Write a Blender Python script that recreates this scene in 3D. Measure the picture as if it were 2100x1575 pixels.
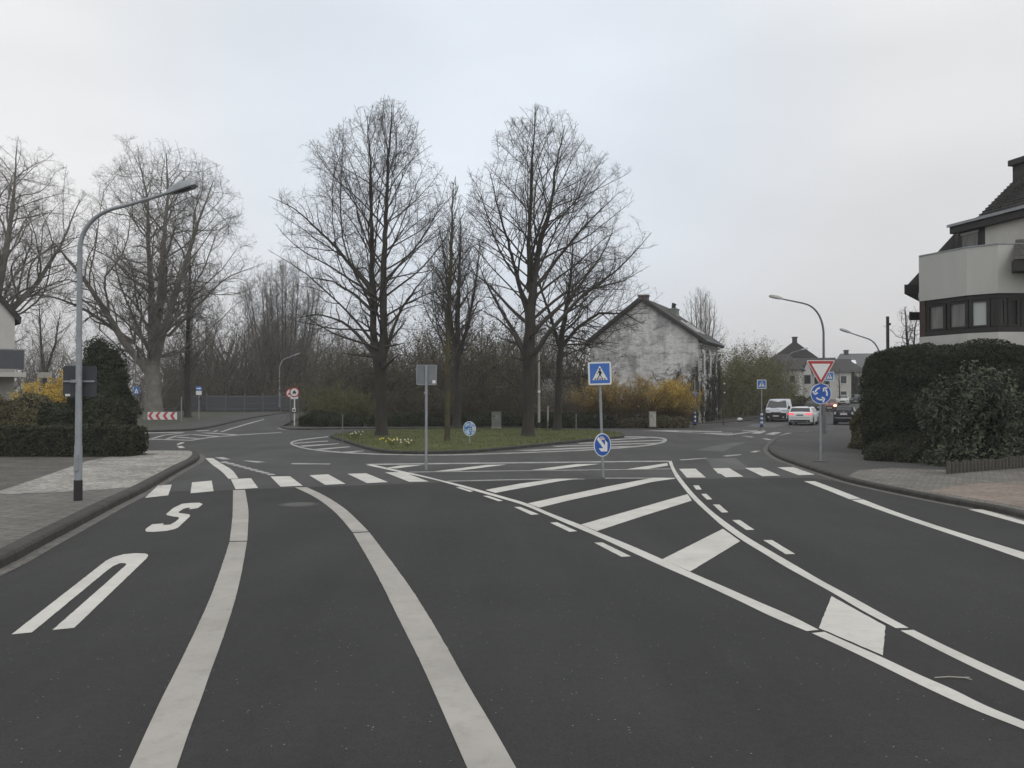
import bpy, bmesh, math, random
import numpy as np
from mathutils import Vector, Matrix

for o in list(bpy.data.objects):
    bpy.data.objects.remove(o)
scene = bpy.context.scene
col = scene.collection
R = math.radians
SEED = 7

# ------------------------------------------------------------------ camera
F, CX, CY, HORIZON, CAMH = 1740.0, 1050.0, 787.5, 812.0, 2.3
PITCH = math.atan((HORIZON - CY) / F)
cam_data = bpy.data.cameras.new('camera')
cam_data.sensor_width = 36.0
cam_data.lens = 36.0 * F / 2100.0
cam_data.clip_start = 0.1
cam_data.clip_end = 6000
cam = bpy.data.objects.new('camera', cam_data)
cam.location = (0, 0, CAMH)
cam.rotation_euler = (R(90) + PITCH, 0, 0)
col.objects.link(cam)
scene.camera = cam

# ------------------------------------------------------------------ sky, sun, exposure
SUN_EL, SUN_ROT = R(48), R(150)
world = bpy.data.worlds.new('World')
scene.world = world
world.use_nodes = True
nt = world.node_tree
nt.nodes.clear()
wo = nt.nodes.new('ShaderNodeOutputWorld')
bg = nt.nodes.new('ShaderNodeBackground')
sky = nt.nodes.new('ShaderNodeTexSky')
sky.sky_type = 'NISHITA'
sky.sun_disc = False
sky.sun_elevation = SUN_EL
sky.sun_rotation = SUN_ROT
sky.dust_density = 4
tc = nt.nodes.new('ShaderNodeTexCoord')
sep = nt.nodes.new('ShaderNodeSeparateXYZ')
nt.links.new(tc.outputs['Generated'], sep.inputs[0])
grad = nt.nodes.new('ShaderNodeValToRGB')          # overcast cloud sheet: a little duller low down
grad.color_ramp.elements[0].position = 0.0
grad.color_ramp.elements[0].color = (0.68, 0.672, 0.678, 1)
grad.color_ramp.elements[1].position = 0.42
grad.color_ramp.elements[1].color = (0.95, 0.955, 0.96, 1)
e = grad.color_ramp.elements.new(0.16)
e.color = (0.80, 0.797, 0.805, 1)
nt.links.new(sep.outputs[2], grad.inputs[0])
nz = nt.nodes.new('ShaderNodeTexNoise')
nz.inputs['Scale'].default_value = 1.7
nz.inputs['Detail'].default_value = 5
nz.inputs['Roughness'].default_value = 0.42
mp = nt.nodes.new('ShaderNodeMapping')
mp.inputs['Scale'].default_value = (1, 1, 2.6)
mp.inputs['Location'].default_value = (3.1, 1.4, 0.3)
nt.links.new(tc.outputs['Generated'], mp.inputs[0])
nt.links.new(mp.outputs[0], nz.inputs['Vector'])
mr = nt.nodes.new('ShaderNodeMapRange')
mr.inputs['From Min'].default_value = 0.3
mr.inputs['From Max'].default_value = 0.7
mr.inputs['To Min'].default_value = 9.0
mr.inputs['To Max'].default_value = 11.0
nt.links.new(nz.outputs['Fac'], mr.inputs[0])
nrm = nt.nodes.new('ShaderNodeVectorMath')          # a thinner, bluish stretch of the cloud sheet to the north
nrm.operation = 'NORMALIZE'
nt.links.new(tc.outputs['Generated'], nrm.inputs[0])
dotn = nt.nodes.new('ShaderNodeVectorMath')
dotn.operation = 'DOT_PRODUCT'
nt.links.new(nrm.outputs[0], dotn.inputs[0])
dotn.inputs[1].default_value = (-0.03, 0.945, 0.325)
dmr = nt.nodes.new('ShaderNodeMapRange')
dmr.interpolation_type = 'SMOOTHSTEP'
for k_, v_ in zip(('From Min', 'From Max', 'To Min', 'To Max'), (0.90, 0.995, 0.0, 0.65)):
    dmr.inputs[k_].default_value = v_
nt.links.new(dotn.outputs['Value'], dmr.inputs[0])
thin = nt.nodes.new('ShaderNodeMix')
thin.data_type = 'RGBA'
nt.links.new(dmr.outputs[0], thin.inputs['Factor'])
nt.links.new(grad.outputs[0], thin.inputs[6])
thin.inputs[7].default_value = (0.78, 0.87, 0.98, 1)
vm = nt.nodes.new('ShaderNodeVectorMath')
vm.operation = 'SCALE'
nt.links.new(thin.outputs[2], vm.inputs[0])
nt.links.new(mr.outputs[0], vm.inputs['Scale'])
mr2 = nt.nodes.new('ShaderNodeMapRange')
mr2.inputs['From Min'].default_value = 0.35
mr2.inputs['From Max'].default_value = 0.7
mr2.inputs['To Min'].default_value = 0.10
mr2.inputs['To Max'].default_value = 0.02
nt.links.new(nz.outputs['Fac'], mr2.inputs[0])
mixs = nt.nodes.new('ShaderNodeMix')
mixs.data_type = 'RGBA'
nt.links.new(mr2.outputs[0], mixs.inputs['Factor'])
nt.links.new(vm.outputs[0], mixs.inputs[6])
nt.links.new(sky.outputs[0], mixs.inputs[7])
nt.links.new(mixs.outputs[2], bg.inputs['Color'])
bg.inputs['Strength'].default_value = 0.10
nt.links.new(bg.outputs[0], wo.inputs[0])

sun_d = bpy.data.lights.new('sun', 'SUN')
sun_d.energy = 0.5
sun_d.angle = R(20)
sun_d.color = (1.0, 0.97, 0.93)
sun = bpy.data.objects.new('sun', sun_d)
sun.rotation_euler = (R(90) - SUN_EL, 0, R(180) - SUN_ROT)
col.objects.link(sun)

scene.view_settings.view_transform = 'Standard'
scene.view_settings.look = 'None'
scene.view_settings.exposure = 0.0
scene.view_settings.gamma = 1.0
scene.render.engine = 'CYCLES'
scene.cycles.max_bounces = 6
scene.cycles.transparent_max_bounces = 8

# ------------------------------------------------------------------ helpers
def smooth(a, b, x):
    t = np.clip((np.asarray(x, float) - a) / (b - a), 0, 1)
    return t * t * (3 - 2 * t)

def hgt(x, y):
    """terrain: flat near, the right hand street climbs gently"""
    x = np.asarray(x, float); y = np.asarray(y, float)
    t = np.clip(y - 70, 0, 140)
    ramp = 0.0195 * t * t / (t + 9)
    return ramp * smooth(6, 20, x)

_c, _s = math.cos(PITCH), math.sin(PITCH)
def ray(u, v):
    a, b = (u - CX) / F, (CY - v) / F
    return Vector((a, _c - b * _s, _s + b * _c))

def G(u, v, z=0.0):
    """where the photograph's pixel meets the plane at height z"""
    d = ray(u, v)
    t = (z - CAMH) / d.z
    return Vector((d.x * t, d.y * t, z))

def W(u, v, y):
    """where the pixel's ray reaches depth y"""
    d = ray(u, v)
    t = y / d.y
    return Vector((d.x * t, y, CAMH + d.z * t))

def crop(x0, y0, s, pts):
    return [(x0 + p[0] / s, y0 + p[1] / s) for p in pts]

def GP(pts):
    return [G(u, v).to_2d() for u, v in pts]

def tag(o, label=None, cat=None, group=None, kind=None):
    if label: o['label'] = label
    if cat: o['category'] = cat
    if group: o['group'] = group
    if kind: o['kind'] = kind
    return o

def thing(name, label, cat, loc=(0, 0, 0), rz=0.0, group=None):
    o = bpy.data.objects.new(name, None)
    o.empty_display_size = 0.3
    o.location = loc
    o.rotation_euler = (0, 0, rz)
    col.objects.link(o)
    return tag(o, label, cat, group)

def copy_tree(o, parent=None):
    c = o.copy()
    col.objects.link(c)
    c.parent = parent
    for ch in list(o.children):
        copy_tree(ch, c)
    return c

class MB:
    """collects shapes, links them as ONE mesh object"""
    def __init__(self):
        self.v, self.f = [], []
    def add(self, verts, faces):
        n = len(self.v)
        self.v += [tuple(p) for p in verts]
        self.f += [tuple(i + n for i in f) for f in faces]
        return self
    def box(self, c, s, rz=0.0, rx=0.0, ry=0.0):
        m = Matrix.Translation(c) @ Matrix.Rotation(rz, 4, 'Z') @ Matrix.Rotation(ry, 4, 'Y') @ Matrix.Rotation(rx, 4, 'X')
        h = [x / 2 for x in s]
        vs = [m @ Vector((a * h[0], b * h[1], d * h[2])) for a in (-1, 1) for b in (-1, 1) for d in (-1, 1)]
        return self.add(vs, [(0, 1, 3, 2), (4, 6, 7, 5), (0, 4, 5, 1), (2, 3, 7, 6), (0, 2, 6, 4), (1, 5, 7, 3)])
    def tube(self, path, rad, n=8, cap=True):
        path = [Vector(p) for p in path]
        k = len(path)
        if not hasattr(rad, '__len__'): rad = [rad] * k
        vs, fs = [], []
        ref = None
        for i in range(k):
            t = (path[min(i + 1, k - 1)] - path[max(i - 1, 0)]).normalized()
            if ref is None:
                ref = t.orthogonal().normalized()
            ref = (ref - t * ref.dot(t)).normalized()
            b = t.cross(ref)
            for j in range(n):
                a = 2 * math.pi * j / n
                vs.append(path[i] + (ref * math.cos(a) + b * math.sin(a)) * rad[i])
        for i in range(k - 1):
            for j in range(n):
                j2 = (j + 1) % n
                fs.append((i * n + j, i * n + j2, (i + 1) * n + j2, (i + 1) * n + j))
        if cap:
            fs.append(tuple(range(n - 1, -1, -1)))
            fs.append(tuple(range((k - 1) * n, k * n)))
        return self.add(vs, fs)
    def prism(self, poly, a, b, axis='z'):
        """2D polygon extruded between a and b along an axis (y: polygon is x,z; x: polygon is y,z)"""
        n = len(poly)
        def P(p, h):
            if axis == 'z': return (p[0], p[1], h)
            if axis == 'y': return (p[0], h, p[1])
            return (h, p[0], p[1])
        vs = [P(p, a) for p in poly] + [P(p, b) for p in poly]
        fs = [tuple(range(n - 1, -1, -1)), tuple(range(n, 2 * n))]
        fs += [(i, (i + 1) % n, n + (i + 1) % n, n + i) for i in range(n)]
        return self.add(vs, fs)
    def build(self, name, mat, parent=None, smooth_ang=None, loc=None, fix=True):
        me = bpy.data.meshes.new(name)
        bm = bmesh.new()
        bv = [bm.verts.new(p) for p in self.v]
        for f in self.f:
            try: bm.faces.new([bv[i] for i in f])
            except ValueError: pass
        if fix: bmesh.ops.recalc_face_normals(bm, faces=bm.faces)
        if smooth_ang is not None:
            for f in bm.faces: f.smooth = True
            for ed in bm.edges:
                if len(ed.link_faces) == 2 and ed.calc_face_angle(0) > R(smooth_ang): ed.smooth = False
        bm.to_mesh(me); bm.free()
        me.materials.append(mat)
        o = bpy.data.objects.new(name, me)
        if loc is not None: o.location = loc
        if parent: o.parent = parent
        col.objects.link(o)
        return o

def np_mesh(name, chunks, mat, parent=None, loc=None, smooth_all=False):
    """chunks: list of (verts Nx3, faces Mxk) numpy arrays -> one object"""
    V, LI, LS = [], [], []
    nv = nl = 0
    for v, f in chunks:
        if len(f) == 0: continue
        v = np.asarray(v, np.float32); f = np.asarray(f, np.int64)
        V.append(v); LI.append((f + nv).ravel())
        k = f.shape[1]
        LS.append(nl + np.arange(len(f)) * k)
        nv += len(v); nl += f.size
    V = np.concatenate(V); LI = np.concatenate(LI).astype(np.int32); LS = np.concatenate(LS).astype(np.int32)
    me = bpy.data.meshes.new(name)
    me.vertices.add(len(V)); me.vertices.foreach_set('co', V.ravel())
    me.loops.add(len(LI)); me.loops.foreach_set('vertex_index', LI)
    me.polygons.add(len(LS)); me.polygons.foreach_set('loop_start', LS)
    if smooth_all: me.polygons.foreach_set('use_smooth', np.ones(len(LS), bool))
    me.update(calc_edges=True)
    me.materials.append(mat)
    o = bpy.data.objects.new(name, me)
    if loc is not None: o.location = loc
    if parent: o.parent = parent
    col.objects.link(o)
    return o

def circle(cx, cy, r, n=24, a0=0, a1=2 * math.pi):
    full = abs(a1 - a0 - 2 * math.pi) < 1e-6
    k = n if full else n + 1
    return [(cx + r * math.cos(a0 + (a1 - a0) * i / n), cy + r * math.sin(a0 + (a1 - a0) * i / n)) for i in range(k)]

def rrect(w, h, r, cx=0, cy=0, n=4):
    pts = []
    for sx, sy, a in ((1, 1, 0), (-1, 1, 90), (-1, -1, 180), (1, -1, 270)):
        for i in range(n + 1):
            t = R(a + 90 * i / n)
            pts.append((cx + sx * (w / 2 - r) + r * math.cos(t), cy + sy * (h / 2 - r) + r * math.sin(t)))
    return pts

# ------------------------------------------------------------------ materials
def mat(name, color, rough=0.7, var=0.0, scale=6.0, bump=0.0, bscale=40.0, metal=0.0, spec=0.5, color2=None, thr=None, detail=6, stretch=None, emit=None, estr=0.0, coat=0.0):
    m = bpy.data.materials.new(name)
    m.use_nodes = True
    n = m.node_tree
    b = n.nodes['Principled BSDF']
    b.inputs['Roughness'].default_value = rough
    b.inputs['Metallic'].default_value = metal
    b.inputs['Specular IOR Level'].default_value = spec
    b.inputs['Coat Weight'].default_value = coat
    b.inputs['Base Color'].default_value = (*color, 1)
    t = n.nodes.new('ShaderNodeTexCoord')
    src = t.outputs['Object']
    if stretch:
        mpp = n.nodes.new('ShaderNodeMapping')
        mpp.inputs['Scale'].default_value = stretch
        n.links.new(src, mpp.inputs[0]); src = mpp.outputs[0]
    if var or color2:
        z = n.nodes.new('ShaderNodeTexNoise')
        z.inputs['Scale'].default_value = scale
        z.inputs['Detail'].default_value = detail
        z.inputs['Roughness'].default_value = 0.65
        n.links.new(src, z.inputs['Vector'])
        rp = n.nodes.new('ShaderNodeValToRGB')
        lo, hi = thr or (0.3, 0.7)
        rp.color_ramp.elements[0].position = lo
        rp.color_ramp.elements[1].position = hi
        c1 = tuple(max(0, c * (1 - var)) for c in color)
        c2 = color2 or tuple(min(1, c * (1 + var)) for c in color)
        rp.color_ramp.elements[0].color = (*c1, 1)
        rp.color_ramp.elements[1].color = (*c2, 1)
        n.links.new(z.outputs['Fac'], rp.inputs[0])
        n.links.new(rp.outputs[0], b.inputs['Base Color'])
    if bump:
        z2 = n.nodes.new('ShaderNodeTexNoise')
        z2.inputs['Scale'].default_value = bscale
        z2.inputs['Detail'].default_value = 4
        n.links.new(src, z2.inputs['Vector'])
        bp = n.nodes.new('ShaderNodeBump')
        bp.inputs['Strength'].default_value = bump
        bp.inputs['Distance'].default_value = 0.02
        n.links.new(z2.outputs['Fac'], bp.inputs['Height'])
        n.links.new(bp.outputs[0], b.inputs['Normal'])
    if emit:
        b.inputs['Emission Color'].default_value = (*emit, 1)
        b.inputs['Emission Strength'].default_value = estr
    return m

def asphalt(name, base, patch=0.12, speck=0.5, tint=(1, 1, 1)):
    m = bpy.data.materials.new(name); m.use_nodes = True
    n = m.node_tree; b = n.nodes['Principled BSDF']; L = n.links
    t = n.nodes.new('ShaderNodeTexCoord')
    def noise(scale, detail=4, rough=0.6, vec=None):
        z = n.nodes.new('ShaderNodeTexNoise')
        z.inputs['Scale'].default_value = scale; z.inputs['Detail'].default_value = detail; z.inputs['Roughness'].default_value = rough
        L.new(vec or t.outputs['Object'], z.inputs['Vector']); return z.outputs['Fac']
    def rng(src, a, b_, c, d):
        r = n.nodes.new('ShaderNodeMapRange')
        for k, v in zip(('From Min', 'From Max', 'To Min', 'To Max'), (a, b_, c, d)): r.inputs[k].default_value = v
        L.new(src, r.inputs[0]); return r.outputs[0]
    def mul(a, c):
        q = n.nodes.new('ShaderNodeMath'); q.operation = 'MULTIPLY'
        L.new(a, q.inputs[0]); L.new(c, q.inputs[1]); return q.outputs[0]
    def add(a, c):
        q = n.nodes.new('ShaderNodeMath'); q.operation = 'ADD'
        L.new(a, q.inputs[0]); L.new(c, q.inputs[1]); return q.outputs[0]
    big = rng(noise(0.22, 4), 0.3, 0.7, 1 - patch, 1 + patch)
    mpn = n.nodes.new('ShaderNodeMapping'); mpn.inputs['Scale'].default_value = (1.2, 0.12, 1)
    L.new(t.outputs['Object'], mpn.inputs[0])
    streak = rng(noise(0.9, 5, 0.6, mpn.outputs[0]), 0.3, 0.7, 1 - patch * 0.7, 1 + patch * 0.7)
    grain = rng(noise(75, 3, 0.75), 0.3, 0.7, 0.68, 1.32)
    mid = rng(noise(9, 5, 0.7), 0.3, 0.7, 0.9, 1.1)
    vo = n.nodes.new('ShaderNodeTexVoronoi'); vo.inputs['Scale'].default_value = 26
    L.new(t.outputs['Object'], vo.inputs['Vector'])
    sel = n.nodes.new('ShaderNodeSeparateColor'); L.new(vo.outputs['Color'], sel.inputs[0])
    chance = rng(sel.outputs[0], 0.935, 0.955, 0, 1)
    dot = rng(vo.outputs['Distance'], 0.10, 0.2, 1, 0)
    spk = mul(chance, dot)
    sp = n.nodes.new('ShaderNodeMath'); sp.operation = 'MULTIPLY'; L.new(spk, sp.inputs[0]); sp.inputs[1].default_value = speck * 0.22
    k = mul(mul(big, streak), mul(grain, mid))
    v = n.nodes.new('ShaderNodeMath'); v.operation = 'MULTIPLY'; L.new(k, v.inputs[0]); v.inputs[1].default_value = base
    tot = add(v.outputs[0], sp.outputs[0])
    cmb = n.nodes.new('ShaderNodeCombineColor')
    for i in range(3):
        q = n.nodes.new('ShaderNodeMath'); q.operation = 'MULTIPLY'; L.new(tot, q.inputs[0]); q.inputs[1].default_value = tint[i]
        L.new(q.outputs[0], cmb.inputs[i])
    L.new(cmb.outputs[0], b.inputs['Base Color'])
    b.inputs['Roughness'].default_value = 0.85
    b.inputs['Specular IOR Level'].default_value = 0.3
    bp = n.nodes.new('ShaderNodeBump'); bp.inputs['Strength'].default_value = 0.5; bp.inputs['Distance'].default_value = 0.006
    L.new(noise(160, 2), bp.inputs['Height']); L.new(bp.outputs[0], b.inputs['Normal'])
    return m

def paving(name, c1, c2, mortar, sx, sy, rot=0.0, var=0.25):
    m = bpy.data.materials.new(name); m.use_nodes = True
    n = m.node_tree; b = n.nodes['Principled BSDF']; L = n.links
    t = n.nodes.new('ShaderNodeTexCoord')
    mp_ = n.nodes.new('ShaderNodeMapping'); mp_.inputs['Rotation'].default_value = (0, 0, rot)
    L.new(t.outputs['Object'], mp_.inputs[0])
    br = n.nodes.new('ShaderNodeTexBrick')
    br.inputs['Scale'].default_value = 1.0
    br.inputs['Brick Width'].default_value = sx
    br.inputs['Row Height'].default_value = sy
    br.inputs['Mortar Size'].default_value = min(sx, sy) * 0.05
    br.inputs['Mortar Smooth'].default_value = 0.4
    br.inputs['Color1'].default_value = (*c1, 1)
    br.inputs['Color2'].default_value = (*c2, 1)
    br.inputs['Mortar'].default_value = (*mortar, 1)
    L.new(mp_.outputs[0], br.inputs['Vector'])
    z = n.nodes.new('ShaderNodeTexNoise'); z.inputs['Scale'].default_value = 0.7; z.inputs['Detail'].default_value = 8; z.inputs['Roughness'].default_value = 0.7
    L.new(t.outputs['Object'], z.inputs['Vector'])
    r = n.nodes.new('ShaderNodeMapRange')
    for k, v in zip(('From Min', 'From Max', 'To Min', 'To Max'), (0.3, 0.7, 1 - var, 1 + var)): r.inputs[k].default_value = v
    L.new(z.outputs['Fac'], r.inputs[0])
    z3 = n.nodes.new('ShaderNodeTexNoise'); z3.inputs['Scale'].default_value = 9; z3.inputs['Detail'].default_value = 6; z3.inputs['Roughness'].default_value = 0.8
    L.new(t.outputs['Object'], z3.inputs['Vector'])
    r3_ = n.nodes.new('ShaderNodeMapRange')
    for k, v in zip(('From Min', 'From Max', 'To Min', 'To Max'), (0.32, 0.68, 1 - var * 1.3, 1 + var * 1.3)): r3_.inputs[k].default_value = v
    L.new(z3.outputs['Fac'], r3_.inputs[0])
    mm_ = n.nodes.new('ShaderNodeMath'); mm_.operation = 'MULTIPLY'; L.new(r.outputs[0], mm_.inputs[0]); L.new(r3_.outputs[0], mm_.inputs[1])
    vm_ = n.nodes.new('ShaderNodeVectorMath'); vm_.operation = 'SCALE'
    L.new(br.outputs['Color'], vm_.inputs[0]); L.new(mm_.outputs[0], vm_.inputs['Scale'])
    L.new(vm_.outputs[0], b.inputs['Base Color'])
    b.inputs['Roughness'].default_value = 0.9
    bp = n.nodes.new('ShaderNodeBump'); bp.inputs['Strength'].default_value = 0.6; bp.inputs['Distance'].default_value = 0.01; bp.invert = True
    L.new(br.outputs['Fac'], bp.inputs['Height']); L.new(bp.outputs[0], b.inputs['Normal'])
    return m

M = {}
M['road'] = asphalt('old_asphalt', 0.069, 0.2, 0.45, (1.0, 1.0, .985))
M['road_dark'] = asphalt('dark_asphalt', 0.035, 0.2, 1.0, (1.0, 1.0, 0.985))
M['road_patch'] = asphalt('pale_asphalt', 0.115, 0.12, 0.4)
M['foot_asphalt'] = asphalt('footway_asphalt', 0.066, 0.16, 0.5, (1.02, 1.0, 0.96))
def paint_mat(name, c1, c2, wear, fleck):
    m = bpy.data.materials.new(name); m.use_nodes = True
    n = m.node_tree; b = n.nodes['Principled BSDF']; L = n.links
    t = n.nodes.new('ShaderNodeTexCoord')
    def ramp(scale, det, ro, lo, hi, a, c):
        z = n.nodes.new('ShaderNodeTexNoise'); z.inputs['Scale'].default_value = scale; z.inputs['Detail'].default_value = det; z.inputs['Roughness'].default_value = ro
        L.new(t.outputs['Object'], z.inputs['Vector'])
        r = n.nodes.new('ShaderNodeValToRGB'); r.color_ramp.elements[0].position = lo; r.color_ramp.elements[1].position = hi
        r.color_ramp.elements[0].color = (*a, 1); r.color_ramp.elements[1].color = (*c, 1); L.new(z.outputs['Fac'], r.inputs[0]); return r.outputs[0]
    def mul(a, c):
        q = n.nodes.new('ShaderNodeMix'); q.data_type = 'RGBA'; q.blend_type = 'MULTIPLY'; q.inputs['Factor'].default_value = 1
        L.new(a, q.inputs[6]); L.new(c, q.inputs[7]); return q.outputs[2]
    base = ramp(1.1, 8, .6, .32, .66, c1, c2)
    dirt = ramp(5.0, 8, .75, .28, .5, (wear, wear, wear * .98), (1, 1, 1))
    fl = ramp(55, 3, .7, .26, .34, (fleck, fleck, fleck), (1, 1, 1))
    L.new(mul(mul(base, dirt), fl), b.inputs['Base Color'])
    b.inputs['Roughness'].default_value = .75
    bp = n.nodes.new('ShaderNodeBump'); bp.inputs['Strength'].default_value = .25; bp.inputs['Distance'].default_value = .004
    z = n.nodes.new('ShaderNodeTexNoise'); z.inputs['Scale'].default_value = 130; L.new(t.outputs['Object'], z.inputs['Vector']); L.new(z.outputs['Fac'], bp.inputs['Height']); L.new(bp.outputs[0], b.inputs['Normal'])
    return m
M['paint'] = paint_mat('road_paint', (0.50, 0.49, 0.455), (0.62, 0.61, 0.57), .86, .72)
M['paint_warm'] = paint_mat('road_paint_worn', (0.32, 0.305, 0.28), (0.42, 0.40, 0.37), .82, .72)
M['_unused'] = mat('road_paint_plain', (0.50, 0.49, 0.455), 0.75, 0.0, 3.0, 0.15, 120, color2=(0.60, 0.59, 0.55), detail=10)
M['_unused2'] = mat('road_paint_spare', (0.40, 0.385, 0.36), 0.8, 0.0, 1.4, 0.2, 90, color2=(0.50, 0.485, 0.455), detail=10)
M['paint_old'] = mat('road_paint_old', (0.24, 0.24, 0.235), 0.8, 0.0, 2.2, 0.1, 60, color2=(0.46, 0.46, 0.44), detail=10, thr=(0.35, 0.62))
M['kerb'] = mat('kerb_stone', (0.05, 0.048, 0.042), 0.9, 0.35, 3.0, 0.5, 30)
M['kerb_light'] = mat('kerb_pale_stone', (0.22, 0.22, 0.21), 0.9, 0.3, 3.0, 0.3, 30)
M['gutter'] = mat('gutter_stone', (0.13, 0.125, 0.115), 0.9, 0.35, 4.0, 0.4, 30)
M['cobble'] = paving('pale_cobbles', (0.38, 0.37, 0.335), (0.23, 0.225, 0.205), (0.12, 0.115, 0.10), 0.115, 0.115, 0.5, 0.34)
M['slab'] = paving('grey_slabs', (0.15, 0.145, 0.13), (0.125, 0.12, 0.11), (0.085, 0.082, 0.072), 0.4, 0.4, 0.45, 0.25)
M['slab_r'] = paving('warm_grey_slabs', (0.175, 0.165, 0.145), (0.14, 0.13, 0.115), (0.085, 0.08, 0.068), 0.3, 0.3, 0.5, 0.35)
M['brick_pave'] = paving('reddish_block_paving', (0.25, 0.205, 0.17), (0.205, 0.17, 0.142), (0.12, 0.105, 0.09), 0.2, 0.1, -0.6, 0.3)
M['drive'] = paving('driveway_paving', (0.105, 0.10, 0.088), (0.09, 0.085, 0.075), (0.06, 0.058, 0.05), 0.3, 0.3, 0.2, 0.35)
M['soil'] = mat('soil', (0.028, 0.026, 0.018), 1, 0.5, 1.5, 0.6, 20)
M['ground'] = mat('rough_ground', (0.045, 0.05, 0.028), 1, 0.4, 0.6, 0.6, 12)
M['verge'] = mat('verge_grass', (0.052, 0.055, 0.034), 1, 0.3, 1.2, 0.6, 25)
M['lawn'] = mat('lawn', (0.050, 0.064, 0.018), 1, 0.0, 0.6, 0.8, 40, color2=(0.105, 0.115, 0.036))
M['blade'] = mat('grass_blade', (0.062, 0.088, 0.022), 0.8, 0.0, 0.7, color2=(0.19, 0.195, 0.068))
M['galv'] = mat('galvanised_steel', (0.30, 0.32, 0.34), 0.5, 0.14, 5.0, metal=0.35, spec=0.4)
M['galv_dark'] = mat('weathered_steel', (0.17, 0.18, 0.185), 0.55, 0.15, 5.0, metal=0.3)
M['pole_dark'] = mat('dark_band', (0.018, 0.018, 0.018), 0.6, 0.1)
M['alu_back'] = mat('sign_back', (0.20, 0.215, 0.23), 0.5, 0.12, 3.0, metal=0.3)
M['alu_dark'] = mat('dark_sign_back', (0.052, 0.056, 0.064), 0.5, 0.12, 3.0, metal=0.2)
M['white'] = mat('sign_white', (0.74, 0.75, 0.74), 0.4, 0.04, 6)
M['blue'] = mat('sign_blue', (0.05, 0.16, 0.50), 0.4, 0.06, 6)
M['blue_deep'] = mat('sign_deep_blue', (0.016, 0.095, 0.40), 0.4, 0.06, 6)
M['blue_worn'] = mat('sign_blue_worn', (0.03, 0.17, 0.50), 0.5, 0.0, 5.0, color2=(0.55, 0.68, 0.78), thr=(0.46, 0.58), stretch=(1, 1, 1))
M['red'] = mat('sign_red', (0.40, 0.045, 0.05), 0.4, 0.06, 6)
M['black'] = mat('sign_black', (0.012, 0.012, 0.012), 0.5)
M['concrete'] = mat('concrete', (0.36, 0.345, 0.31), 0.9, 0.15, 5, 0.2)
M['cabinet'] = mat('cabinet_grey', (0.20, 0.215, 0.19), 0.7, 0.18, 4)
M['cabinet_pale'] = mat('cabinet_pale', (0.42, 0.42, 0.38), 0.7, 0.15, 4)
M['bark'] = mat('bark', (0.046, 0.043, 0.036), 1, 0.35, 3.0, 0.8, 25, stretch=(1, 1, 0.25))
M['bark_moss'] = mat('mossy_bark', (0.055, 0.050, 0.034), 1, 0.0, 0.55, 0.8, 25, color2=(0.125, 0.105, 0.03), thr=(0.42, 0.7))
M['bark_plane'] = mat('plane_bark', (0.185, 0.175, 0.152), 1, 0.35, 1.4, 0.6, 12)
M['twig'] = mat('twig', (0.068, 0.062, 0.054), 1, 0.2, 1.0)
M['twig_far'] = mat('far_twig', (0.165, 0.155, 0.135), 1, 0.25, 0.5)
M['twig_olive'] = mat('budding_twig', (0.135, 0.138, 0.06), 1, 0.25, 0.4)
M['twig_brown'] = mat('brown_twig', (0.082, 0.072, 0.054), 1, 0.3, 0.5)
M['thuja'] = mat('dark_conifer_leaf', (0.021, 0.027, 0.016), 0.85, 0.0, 2.0, color2=(0.054, 0.062, 0.034), spec=0.25)
M['hedge'] = mat('hedge_leaf', (0.020, 0.025, 0.014), 0.8, 0.0, 5.0, color2=(0.062, 0.066, 0.036), spec=0.3)
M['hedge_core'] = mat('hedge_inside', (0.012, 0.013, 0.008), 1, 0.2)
M['rhodo'] = mat('rhododendron_leaf', (0.026, 0.035, 0.019), 0.5, 0.0, 2.0, color2=(0.088, 0.098, 0.058), spec=0.35)
M['olive_leaf'] = mat('olive_leaf', (0.055, 0.055, 0.026), 0.8, 0.0, 2.5, color2=(0.125, 0.115, 0.05))
M['brown_leaf'] = mat('brown_leaf', (0.050, 0.047, 0.027), 0.9, 0.0, 0.35, color2=(0.14, 0.125, 0.06))
M['forsythia'] = mat('forsythia_flower', (0.46, 0.33, 0.07), 0.8, 0.0, 1.3, color2=(0.72, 0.52, 0.12))
M['forsythia_dim'] = mat('fading_flower', (0.27, 0.20, 0.075), 0.9, 0.0, 0.8, color2=(0.50, 0.37, 0.12))
M['wood_pole'] = mat('old_wood', (0.07, 0.062, 0.052), 0.95, 0.25, 3)

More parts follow.
